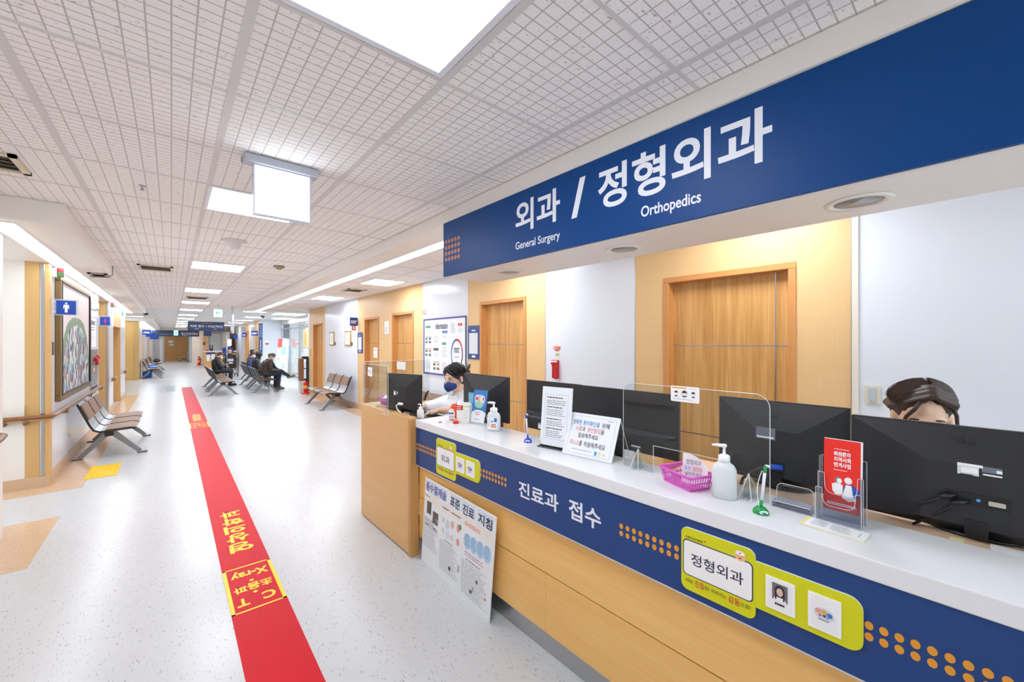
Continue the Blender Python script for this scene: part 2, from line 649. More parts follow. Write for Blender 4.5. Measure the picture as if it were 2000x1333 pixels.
    def build(self, name, parent=None, P=None, frame=W_FRAME, local=False):
        """Link as ONE mesh object. parent: a Thing, or a part object (same origin as its Thing, P given by the part)."""
        me = bpy.data.meshes.new(name)
        if isinstance(parent, Thing):
            origin = parent.P
        elif parent is not None:
            origin = Vector(parent.get('_o', (0, 0, 0)))
        else:
            origin = Vector(P) if P is not None else Vector((0, 0, 0))
        if local:
            origin = Vector((0, 0, 0))
        me.from_pydata([v - origin for v in self.v], [], self.f)
        for m in self.mats:
            me.materials.append(m)
        me.polygons.foreach_set('material_index', self.fm)
        me.polygons.foreach_set('use_smooth', self.fs)
        me.update()
        bm = bmesh.new()
        bm.from_mesh(me)
        bmesh.ops.recalc_face_normals(bm, faces=bm.faces)
        bm.to_mesh(me)
        bm.free()
        o = bpy.data.objects.new(name, me)
        COL.objects.link(o)
        o['_o'] = tuple(origin)
        if isinstance(parent, Thing):
            o.parent = parent.o
        elif parent is not None:
            o.parent = parent
        else:
            o.matrix_world = frame @ Matrix.Translation(origin)
        return o


def structure(name, mb, P=(0, 0, 0), frame=W_FRAME):
    o = mb.build(name, P=P, frame=frame)
    return tag(o, kind='structure')


def copy_thing(root, loc, rotz=0.0, label=None, group=None):
    """A copy of a thing with copies of its parts and sub-parts; copies share mesh data."""
    r = root.copy()
    COL.objects.link(r)
    r.matrix_world = Matrix.Translation(Vector(loc)) @ Matrix.Rotation(rotz, 4, 'Z')
    if label:
        r['label'] = label
    if group:
        r['group'] = group
    for ch in list(root.children):
        c = ch.copy()
        COL.objects.link(c)
        c.parent = r
        for g in ch.children:
            d = g.copy()
            COL.objects.link(d)
            d.parent = c
    return r


# ---------------------------------------------------------------- the setting
CZ = 2.482        # ceiling height
XR = 3.2          # right wall
XL = -0.99        # left wall
mb = MB()
mb.box(-3.4, 6.5, -3, 46, -0.05, 0, VINYL)
structure('floor', mb)
mb = MB()
for x0, x1, y0, y1 in ((-2.6, -0.73, 4.1, 5.15), (-3.2, -0.70, 6.02, 6.32), (-0.995, -0.70, 6.32, 10.2), (-0.995, -0.70, 11.6, 15.6),
                       (2.9, 3.205, 3.0, 13.3), (-0.995, -0.78, 21.9, 37.6)):
    mb.box(x0, x1, y0, y1, -0.001, 0.0012, BEIGE)
tag(mb.build('trim_2'), kind='structure')
mb = MB()
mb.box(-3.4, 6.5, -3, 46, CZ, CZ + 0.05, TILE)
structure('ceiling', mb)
mb = MB()
for k in range(-7, 8):
    x = 0.18 + 0.6 * k
    mb.box(x - 0.014, x + 0.014, -3, 43, CZ - 0.004, CZ + 0.001, GRID)
for n in range(-6, 70):
    y = 0.72 + 0.6 * n
    mb.box(-4, 6, y - 0.008, y + 0.008, CZ - 0.003, CZ + 0.001, GRID)
structure('trim_1', mb)

# right wall, in panels of white sheet and woven wood, with door openings
RIGHT = [(-3, 0.50, WHITE_WALL, []), (0.53, 2.05, WOOD_WALL, [(0.84, 1.75, 2.022)]), (2.05, 3.19, WHITE_WALL, []),
         (3.19, 4.73, WOOD_WALL, [(3.53, 4.42, 2.022)]), (4.73, 6.07, WHITE_WALL, []),
         (6.07, 9.13, WOOD_WALL, [(6.42, 7.27, 2.022), (7.95, 8.70, 2.0)]), (9.13, 11.65, WHITE_WALL, []),
         (11.65, 13.3, WOOD_WALL, [(11.92, 12.82, 2.02)])]
mb = MB()
for y0, y1, m, holes in RIGHT:
    y = y0
    for h0, h1, hz in holes:
        mb.box(XR, XR + 0.12, y, h0, 0, CZ, m)
        mb.box(XR, XR + 0.12, h0, h1, hz, CZ, m)
        y = h1
    mb.box(XR, XR + 0.12, y, y1, 0, CZ, m)
mb.box(XR - 0.012, XR + 0.12, 0.50, 0.53, 0, CZ, CREAM)
for y0, y1 in ((0.53, 0.536), (2.047, 2.053), (3.187, 3.193), (4.727, 4.733), (6.067, 6.073), (9.127, 9.133), (11.647, 11.653)):
    mb.box(XR - 0.002, XR, y0, y1, 0, CZ, STEEL)
structure('wall_right', mb)
mb = MB()
for y0, y1 in ((-3, 0.8), (1.8, 3.5), (4.45, 6.38), (7.31, 7.91), (8.74, 11.88), (12.86, 13.3)):
    mb.box(XR - 0.008, XR, y0, y1, 0, 0.115, COVE)
structure('baseboard_right', mb)


def wall_door(idx, y0, y1, z, hinge_v=None, strip_z=1.474, strip2=None):
    """Recessed wood door in the right wall with an orange-brown frame and steel inlay strips."""
    root = Thing('door_%d' % idx, None, None, (XR, (y0 + y1) / 2, 0), kind='structure')
    f = MB()
    w = 0.045
    for a, b in ((y0 + 0.001, y0 + w - 0.02), (y1 - w + 0.02, y1 - 0.001)):
        f.box(XR, XR + 0.119, a, b, 0, z - 0.025, FRAME_WOOD)
    f.box(XR, XR + 0.119, y0 + 0.001, y1 - 0.001, z - 0.025, z - 0.001, FRAME_WOOD)
    for a, b in ((y0 - 0.02, y0 + w - 0.02), (y1 - w + 0.02, y1 + 0.02)):
        f.box(XR - 0.012, XR - 0.0005, a, b, 0, z - 0.026, FRAME_WOOD, 0.003, 1)
    f.box(XR - 0.012, XR - 0.0005, y0 - 0.02, y1 + 0.02, z - 0.0255, z + 0.02, FRAME_WOOD, 0.003, 1)
    f.build('door_frame', root)
    d = MB()
    d.box(XR + 0.08, XR + 0.118, y0 + w - 0.02, y1 - w + 0.02, 0.005, z - 0.025, DOOR_WOOD)
    leaf = d.build('door_leaf', root)
    s = MB()
    s.box(XR + 0.0785, XR + 0.08, y0 + w - 0.02, y1 - w + 0.02, strip_z - 0.004, strip_z + 0.004, STEEL)
    if hinge_v:
        s.box(XR + 0.0785, XR + 0.08, hinge_v - 0.004, hinge_v + 0.004, 0.005, z - 0.025, STEEL)
    if strip2:
        s.box(XR + 0.0785, XR + 0.08, y0 + w - 0.02, y1 - w + 0.02, strip2 - 0.004, strip2 + 0.004, STEEL)
    s.build('inlay_strip', leaf)
    return root


wall_door(1, 0.84, 1.75, 2.022, hinge_v=0.965, strip2=0.75)
wall_door(2, 3.53, 4.42, 2.022, hinge_v=3.60, strip_z=1.47, strip2=0.755)
wall_door(3, 6.42, 7.27, 2.022)
wall_door(4, 7.95, 8.70, 2.0)
wall_door(5, 11.92, 12.82, 2.02)

# lobby beyond the right wall: white wall facing the camera, glazed entrance, far corridor
mb = MB()
mb.box(3.1, 4.25, 21.2, 21.35, 0, CZ, WHITE_WALL)
mb.box(3.1, 4.25, 21.185, 21.2, 0, 0.11, COVE)
mb.box(3.2, 3.32, 13.3, 13.42, 0, CZ, WHITE_WALL)
structure('wall_lobby', mb)
mb = MB()
mb.box(3.1, 3.25, 21.35, 23.2, 0, CZ, WOOD_WALL)
mb.box(3.1, 3.25, 23.2, 24.6, 0, CZ, WHITE_WALL)
mb.box(3.1, 3.25, 24.6, 26.6, 0, CZ, WOOD_WALL)
mb.box(3.1, 3.25, 26.6, 30.5, 0, CZ, WHITE_WALL)
mb.box(3.1, 3.25, 30.5, 32.0, 0, CZ, WOOD_WALL)
mb.box(3.1, 3.25, 32.0, 42.0, 0, CZ, WHITE_WALL)
structure('wall_far_right', mb)
for i, (y0, y1) in enumerate(((21.6, 22.5), (25.0, 25.9), (30.7, 31.6))):
    root = Thing('door_%d' % (7 + i), None, None, (3.1, (y0 + y1) / 2, 0), kind='structure')
    f = MB()
    f.box(3.07, 3.1, y0 - 0.04, y0, 0, 2.06, FRAME_WOOD)
    f.box(3.07, 3.1, y1, y1 + 0.04, 0, 2.06, FRAME_WOOD)
    f.box(3.07, 3.1, y0 - 0.04, y1 + 0.04, 2.02, 2.06, FRAME_WOOD)
    f.build('door_frame', root)
    f = MB()
    f.box(3.085, 3.1, y0, y1, 0.005, 2.02, DOOR_WOOD)
    f.build('door_leaf', root)

# glazed entrance along X = 3.95
root = Thing('window_1', None, None, (3.95, 17.2, 0), kind='structure')
f = MB()
for y in (13.4, 15.2, 16.1, 17.9, 19.6, 21.18):
    f.box(3.92, 3.98, y - 0.03, y + 0.03, 0, 2.3, STEEL)
f.box(3.92, 3.98, 13.4, 21.2, 2.06, 2.12, STEEL)
f.box(3.92, 3.98, 13.4, 21.2, 0, 0.10, STEEL)
f.box(3.9, 4.0, 13.4, 21.2, 2.3, CZ, WHITE_PAINT)
f.build('window_frame', root)
f = MB()
f.box(3.945, 3.955, 13.4, 21.2, 0.1, 2.3, ACRYL)
f.build('pane', root)
mb = MB()
mb.box(3.95, 5.7, 21.2, 21.35, 0, CZ, WHITE_PAINT)
mb.box(3.32, 5.7, 13.3, 13.42, 0, CZ, WHITE_PAINT)
structure('wall_vestibule', mb)
mb = MB()
for y in (13.5, 15.4, 17.3, 19.2, 21.1):
    mb.box(5.56, 5.64, y - 0.04, y + 0.04, 0, CZ, STEEL)
mb.box(5.56, 5.64, 13.42, 21.2, 2.1, 2.2, STEEL)
mb.box(5.56, 5.64, 17.3, 18.3, 1.3, 2.1, M('#7C808A', 0.5))
structure('trim_5', mb)

# end of the corridor
mb = MB()
mb.box(-3.4, -0.42, 41.6, 41.75, 0, CZ, WHITE_PAINT)
mb.box(1.0, 6.5, 41.6, 41.75, 0, CZ, WHITE_PAINT)
mb.box(-0.42, 1.0, 41.6, 41.75, 2.0, CZ, WHITE_PAINT)
mb.box(-0.5, 1.1, 41.76, 41.8, 0, 2.1, M('#5A3E22', 0.6))  # dark backing added to stop light leaking between the door leaves
structure('wall_end', mb)
root = Thing('door_6', None, None, (0.29, 41.6, 0), kind='structure')
for x0, x1 in ((-0.42, 0.285), (0.295, 1.0)):
    f = MB()
    f.box(x0, x1, 41.55, 41.62, 0.005, 2.0, M('#D49A55', 0.4, grain=0.05, scale=4))
    leaf = f.build('door_leaf', root)
    h = MB()
    hx = x1 - 0.12 if x0 < 0 else x0 + 0.02
    h.box(hx, hx + 0.1, 41.5, 41.52, 0.98, 1.0, STEEL)
    h.box(hx + 0.04, hx + 0.06, 41.5, 41.55, 0.98, 1.0, STEEL)
    h.build('door_handle', leaf)
f = MB()
f.rect(FF(41.55), -0.18, 0.1, 1.44, 1.62, 0.004, PAPER)
f.rect(FF(41.55), -0.12, 0.14, 1.2, 1.36, 0.004, PAPER)
f.lines(FF(41.55), -0.08, 0.1, 1.24, 1.32, 1, DARK_NAVY, n=0.006)
f.build('notice_paper', root)
mb = MB()
for x in (-0.62, 1.0):
    mb.box(x, x + 0.14, 37.6, 37.75, 0, 2.0, STEEL)
mb.box(1.14, 1.55, 37.2, 37.4, 0, 1.95, WHITE_PAINT)
mb.box(1.14, 1.55, 37.19, 37.2, 0.96, 0.97, M('#C9C8C4', 0.4))
mb.box(1.14, 1.55, 37.19, 37.2, 1.46, 1.47, M('#C9C8C4', 0.4))
mb.box(1.55, 1.85, 33.0, 37.4, 0, CZ, WOOD_WALL)
structure('wall_column', mb)

# left wall
mb = MB()
mb.box(-1.15, XL, 6.42, 10.2, 0, 2.36, WHITE_WALL)
mb.box(-1.12, XL + 0.022, 6.301, 6.42, 0, 2.36, WOOD_PILLAR)
mb.box(-1.15, XL, 11.65, 11.85, 0, 2.36, WOOD_PILLAR)
mb.box(-1.15, XL, 11.85, 12.6, 0, 2.36, WHITE_WALL)
mb.box(-1.15, XL, 12.6, 14.2, 1.86, 2.36, WOOD_WALL)
mb.box(-1.15, XL, 14.2, 14.35, 0, 2.36, WOOD_PILLAR)
mb.box(-1.15, XL, 14.35, 15.6, 0, 2.36, WHITE_WALL)
mb.box(-3.2, -1.14, 10.05, 10.2, 0, CZ, WHITE_PAINT)
mb.box(-3.2, -1.15, 11.66, 11.8, 0, 2.36, WOOD_PILLAR)
mb.box(-3.2, -1.15, 12.45, 12.6, 0, CZ, WHITE_PAINT)
mb.box(-1.6, -1.15, 14.21, 14.35, 0, 2.36, WOOD_PILLAR)
mb.box(-3.2, -3.1, 10, 16, 0, CZ, WHITE_PAINT)
mb.box(-3.2, -1.15, 15.5, 15.6, 0, CZ, WHITE_PAINT)
structure('wall_left', mb)
mb = MB()
mb.box(-3.4, -1.134, 6.30, 6.44, 0, 2.36, WHITE_PAINT)
mb.box(-1.134, -1.034, 6.298, 6.42, 0.115, 2.36, WOOD_PILLAR)
mb.box(-3.4, -1.134, 6.285, 6.30, 0.70, 0.86, WHITE_PAINT)
mb.box(-3.4, XL + 0.024, 6.29, 6.305, 0, 0.115, COVE)
structure('wall_alcove', mb)
mb = MB()
mb.box(-1.032, -0.997, 6.293, 6.33, 0.115, 2.31, STEEL, 0.006, 2)
mb.box(-0.998, XL + 0.023, 6.294, 6.34, 0.115, 2.31, M('#D3A766', 0.4))
mb.box(XL - 0.03, XL + 0.006, 11.645, 11.69, 0.1, 2.31, STEEL, 0.006, 2)
structure('trim_3', mb)
mb = MB()
mb.box(XL, XL + 0.008, 6.34, 10.2, 0, 0.115, COVE)
mb.box(XL, XL + 0.008, 11.65, 12.6, 0, 0.115, COVE)
mb.box(XL, XL + 0.008, 14.35, 15.6, 0, 0.115, COVE)
structure('baseboard_left', mb)
mb = MB()
mb.box(-3.2, -0.985, 4.72, 4.87, 0, CZ, WHITE_PAINT)
mb.box(-1.15, -0.99, -3, 4.87, 0, CZ, WHITE_PAINT)
structure('wall_near_left', mb)
mb = MB()
mb.box(-3.4, 3.3, -3.12, -3, 0, 0.4, WHITE_PAINT)
mb.box(-3.4, 3.3, -3.12, -3, 2.3, CZ, WHITE_PAINT)
mb.box(-3.4, -0.9, -3.12, -3, 0.4, 2.3, WHITE_PAINT)
mb.box(3.0, 3.3, -3.12, -3, 0.4, 2.3, WHITE_PAINT)
structure('wall_back', mb)
root = Thing('window_added', None, None, (1.05, -3, 0.4), kind='structure')  # unseen window, added to bring fill light to the ceiling
f = MB()
for x in (-0.9, 0.4, 1.7, 2.96):
    f.box(x, x + 0.04, -3.09, -3.03, 0.4, 2.3, STEEL)
f.box(-0.9, 3.0, -3.09, -3.03, 0.4, 0.44, STEEL)
f.box(-0.9, 3.0, -3.09, -3.03, 2.26, 2.3, STEEL)
f.build('window_frame', root)
f = MB()
f.box(-0.9, 3.0, -3.064, -3.058, 0.44, 2.26, ACRYL)
f.build('pane', root)
mb = MB()
mb.box(-3.4, XL, 21.6, 21.75, 0, 2.36, M('#DDB36C', 0.45, grain=0.02))
mb.box(-1.1, XL, 21.6, 42, 0, 2.36, WHITE_WALL)
mb.box(-1.12, XL + 0.01, 21.58, 22.2, 0, 2.36, WOOD_PILLAR)
mb.box(-1.1, XL + 0.01, 24.2, 25.1, 0, 2.36, WOOD_PILLAR)
mb.box(-1.1, XL + 0.01, 29.2, 31.0, 0, 2.36, WOOD_PILLAR)
mb.box(-3.4, -3.3, 15, 22, 0, CZ, WHITE_PAINT)
structure('wall_far_left', mb)

# dropped soffit along the left wall, beam along the right, both with a linear light
mb = MB()
mb.box(-3.4, -0.572, 4.22, 15.75, 2.325, CZ, WHITE_PAINT, 0.008, 1)
mb.box(-3.4, -0.572, 21.5, 41.6, 2.325, CZ, WHITE_PAINT)
structure('ceiling_soffit', mb)
mb = MB()
mb.box(1.56, 1.93, -2.9, 13.7, 2.378, CZ - 0.0005, WHITE_PAINT, 0.006, 1)
structure('beam', mb)
mb = MB()
mb.box(1.56, 4.2, 13.7, 13.95, 2.40, CZ, WHITE_PAINT)
structure('beam_2', mb)


def linear_light(name, label, x0, x1, y0, y1, z):
    t = Thing(name, label, 'strip light', ((x0 + x1) / 2, (y0 + y1) / 2, z), group='linear cove lights')
    a = MB()
    a.box(x0 - 0.012, x0, y0, y1, z - 0.006, z + 0.002, PURE_WHITE)
    a.box(x1, x1 + 0.012, y0, y1, z - 0.006, z + 0.002, PURE_WHITE)
    a.box(x0 - 0.012, x1 + 0.012, y0 - 0.012, y0, z - 0.006, z + 0.002, PURE_WHITE)
    a.build('frame', t)
    d = MB()
    d.box(x0, x1, y0, y1, z - 0.005, z + 0.001, emit_mat('strip_emission', '#F4F9FF', STRIP_POWER))
    d.build('diffuser', t)


linear_light('linear_light', 'long white strip light in the soffit over the left wall and painting', -0.955, -0.83, 4.35, 15.6, 2.325)
linear_light('linear_light', 'long white strip light under the beam left of the blue header sign', 1.79, 1.91, 2.62, 13.6, 2.378)
linear_light('linear_light', 'far strip light in the left soffit over the distant benches', -0.955, -0.83, 22.0, 41.0, 2.325)
linear_light('linear_light', 'short strip of light over the mouth of the left side corridor', -2.6, -0.83, 20.9, 21.1, CZ)


def panel_light(label, x0, x1, y0, y1, group=None):
    t = Thing('ceiling_light', label, 'ceiling light', ((x0 + x1) / 2, (y0 + y1) / 2, CZ), group=group)
    z = CZ - 0.006
    f = MB()
    w = 0.022
    wh = M('#E5E9F0', 0.4)
    f.box(x0 - w, x1 + w, y0 - w, y0, z - 0.004, CZ, wh)
    f.box(x0 - w, x1 + w, y1, y1 + w, z - 0.004, CZ, wh)
    f.box(x0 - w, x0, y0, y1, z - 0.004, CZ, wh)
    f.box(x1, x1 + w, y0, y1, z - 0.004, CZ, wh)
    f.build('frame', t)
    d = MB()
    d.box(x0, x1, y0, y1, z - 0.002, CZ - 0.001, emit_mat('panel_emission', '#EFF5FF', PANEL_POWER))
    d.build('diffuser', t)


panel_light('big square light panel cut off by the top edge of the photo', 0.20, 0.735, 0.735, 1.275)
panel_light('square light panel just behind the hanging light box', 0.20, 0.725, 3.14, 3.67)
panel_light('square light panel in the corridor row right beyond the white ceiling speaker', 0.20, 0.725, 6.16, 6.74)
panel_light('fourth light panel along the corridor row, second beyond the white ceiling speaker', 0.20, 0.725, 9.3, 9.95)
for y in (12.35, 15.3, 18.3, 21.3, 24.3, 27.3, 30.3, 33.3, 36.3):
    panel_light('thin bright light panel in the far receding row of the corridor ceiling', 0.20, 0.725, y, y + 0.6, 'far corridor light panels')
panel_light('light panel in the right-hand ceiling nearest the left end of the blue header', 2.40, 2.89, 6.1, 6.72)
panel_light('light panel in the right-hand ceiling over the wall bench by the gold frames', 2.40, 2.89, 9.1, 9.85)
for y in (3.1, 0.72, -1.9):
    panel_light('light panel hidden behind the header, over the staff side of the counter', 2.45, 2.95, y, y + 0.55, 'staff side light panels')
panel_light('wide light panel in the waiting area ceiling near the glass entrance', 2.7, 3.6, 15.4, 16.3)
panel_light('wide light panel in the waiting area ceiling beyond the beam end', 1.75, 2.35, 14.6, 15.4)
panel_light('added wide light panel in the lobby ceiling, brightening the white lobby wall', 3.2, 3.8, 18.6, 19.4)  # extra lamp, added to brighten the lobby wall
for x, y in ((2.2, 18.4), (2.2, 21.4), (2.2, 24.4), (2.2, 28.4)):
    panel_light('far light panel over the distant waiting seats and desk', x, x + 0.6, y, y + 0.5, 'far waiting area light panels')

# ---------------------------------------------------------------- header over the counter
t = Thing('header_sign', 'long navy header board reading General Surgery and Orthopedics over the counter', 'sign', (1.6, 0.9, 1.975), K_FRAME)
mb = MB()
mb.box(1.575, 1.985, -1.4, 2.56, 1.975, 2.378, WHITE_PAINT, 0.004, 1)
mb.build('housing', t)
mb = MB()
mb.box(1.56, 1.5755, -1.4, 2.563, 1.981, 2.372, SIGN_NAVY)
face = mb.build('sign_face', t)
fr = FR(1.56)
mb = MB()
mb.text('외과', fr, -1.761, -1.412, 2.135, 2.312, LETTER, 0.022)
mb.build('lettering', face)
mb = MB()
mb.slab(fr, [(-1.335, 2.123), (-1.30, 2.123), (-1.245, 2.314), (-1.28, 2.314)], 0.0, 0.0008, LETTER)
mb.build('lettering', face)
mb = MB()
mb.text('정형외과', fr, -1.171, -0.448, 2.122, 2.316, LETTER, 0.022)
mb.build('lettering', face)
mb = MB()
mb.text('General Surgery', fr, -1.761, -1.412, 2.026, 2.083, LETTER, 0.012)
mb.build('lettering', face)
mb = MB()
mb.text('Orthopedics', fr, -0.943, -0.687, 2.024, 2.085, LETTER, 0.018)
mb.build('lettering', face)
mb = MB()
for i in range(5):
    for j in range(4):
        mb.face(fr, disc(-2.525 + 0.041 * i, 2.10 + 0.043 * j, 0.0155), 0.0008, RUST_DOT)
mb.build('dot_pattern', face)
mb = MB()
for y in (2.07, 1.171, 0.256, -0.65):
    dl = Thing('downlight', {2.07: 'small round downlight in the header underside near its left end',
                             1.171: 'round downlight in the header underside below the word Orthopedics',
                             0.256: 'large-looking round downlight in the header underside at the right edge',
                             -0.65: 'round downlight in the header underside beyond the right edge'}[y], 'downlight', (1.775, y, 1.975), K_FRAME,
               group='downlights under the header')
    a = MB()
    a.lathe([(0.066, -0.001), (0.071, -0.006), (0.088, -0.006), (0.092, -0.0005)], WHITE_PAINT, (1.775, y, 1.975), 36)
    a.build('trim_ring', dl)
    a = MB()
    a.lathe([(0.066, -0.002), (0.06, -0.0015), (0.05, -0.0012), (0.02, -0.0011)], M('#C4C2BC', 0.35, metal=0.4), (1.775, y, 1.975), 36)
    a.build('reflector', dl)

# ---------------------------------------------------------------- reception counter
ZT = 0.958
t = Thing('reception_counter', 'long wood reception counter with white stone top and navy band', 'counter', (1.5, 0.6, 0), K_FRAME)
mb = MB()
mb.box(1.33, 1.632, -1.5, 2.558, 0.905, ZT, STONE, 0.004, 2)
mb.build('countertop', t)
mb = MB()
mb.box(1.337, 1.38, -1.5, 2.558, 0.643, 0.904, BAND_NAVY)
mb.box(1.336, 1.38, -1.5, 2.558, 0.639, 0.643, M('#C9CCD2', 0.4))
band = mb.build('sign_band', t)
fr = FR(1.337)
mb = MB()
mb.text('진료과', fr, -1.486, -1.219, 0.733, 0.812, LETTER, 0.02)
mb.build('lettering', band)
mb = MB()
mb.text('접수', fr, -1.159, -0.988, 0.733, 0.818, LETTER, 0.02)
mb.build('lettering', band)
for s0, s1, n in ((-2.543, -2.292, 10), (-1.80, -1.588, 9), (-0.893, -0.672, 9), (-0.172, 0.9, 40)):
    mb = MB()
    st = (s1 - s0) / (n - 1)
    for i in range(n):
        for z in (0.788, 0.760):
            mb.face(fr, disc(s0 + st * i, z, 0.0085, 0.0105), 0.0008, ORANGE_DOT)
    mb.build('dot_pattern', band)
mb = MB()
mb.box(1.362, 1.39, -1.5, 2.558, 0.4125, 0.6425, COUNTER_WOOD)
mb.build('front_panel', t)
mb = MB()
mb.box(1.362, 1.39, -1.5, 1.32, 0.131, 0.4075, COUNTER_WOOD)
mb.box(1.362, 1.39, 1.321, 2.558, 0.131, 0.4075, COUNTER_WOOD)
mb.build('front_panel', t)
mb = MB()
mb.box(1.375, 1.40, -1.5, 2.558, 0.131, 0.905, M('#4A3421', 0.6))
mb.build('carcass', t)
mb = MB()
mb.box(1.40, 1.42, -1.5, 2.558, 0.0, 0.135, STEEL)
mb.box(1.392, 1.40, -1.5, 2.558, 0.0, 0.004, M('#C9C9C6', 0.4))
mb.build('kick_plate', t)
mb = MB()
mb.box(1.42, 2.05, -1.5, 2.55, 0.69, 0.72, M('#E2C39C', 0.4, grain=0.03))
mb.box(1.42, 1.44, -1.5, 2.55, 0.1, 0.905, DESK_WOOD)
mb.build('work_surface', t)
mb = MB()
mb.box(1.634, 1.92, -1.45, 0.86, 0.926, 0.945, M('#E3C3A2', 0.45, grain=0.03))
mb.box(1.90, 1.92, -1.45, 0.86, 0.72, 0.926, M('#E3C3A2', 0.45, grain=0.03))
mb.build('rear_shelf', t)

t = Thing('reception_desk', 'plain pale wood desk joined to the left end of the counter', 'desk', (1.6, 3.0, 0), K_FRAME)
mb = MB()
mb.box(1.30, 1.362, 2.602, 3.49, 0.012, 0.966, DESK_WOOD, 0.002, 1)
mb.build('front_panel', t)
mb = MB()
mb.box(1.295, 1.36, 2.562, 2.602, 0.0, 0.96, wood_mat('desk_end_wood', '#BB8A4E', '#CB9A5C', 'Z', 0.42, contrast=0.5), 0.002, 1)
mb.build('end_panel', t)
mb = MB()
mb.box(1.36, 1.68, 3.18, 3.49, 0.93, 0.968, M('#EAD3B4', 0.4, grain=0.03))
mb.build('ledge', t)
mb = MB()
mb.box(1.362, 1.76, 2.61, 3.448, 0.69, 0.72, M('#E2C39C', 0.4, grain=0.03))
mb.box(1.362, 2.3, 3.45, 3.49, 0.0, 0.93, DESK_WOOD)
mb.build('work_surface', t)


def sprite_face(mb, fr, s, t, r, n=0.0012):
    """Plain round smiling child face with a nurse cap, of the badge's size and colours."""
    mb.face(fr, disc(s, t, r, r * 0.92), n, M('#F2C08A', 0.5, grain=0))
    mb.face(fr, disc(s, t + r * 0.55, r * 0.8, r * 0.42), n + 0.0004, PURE_WHITE)
    mb.rect(fr, s - r * 0.12, s + r * 0.12, t + r * 0.45, t + r * 0.7, n + 0.0008, RED_INK)
    for k in (-1, 1):
        mb.face(fr, disc(s + k * r * 0.38, t + r * 0.02, r * 0.1, r * 0.05), n + 0.0006, BLACK_INK)
    mb.face(fr, disc(s, t - r * 0.38, r * 0.3, r * 0.14), n + 0.0006, RED_INK)


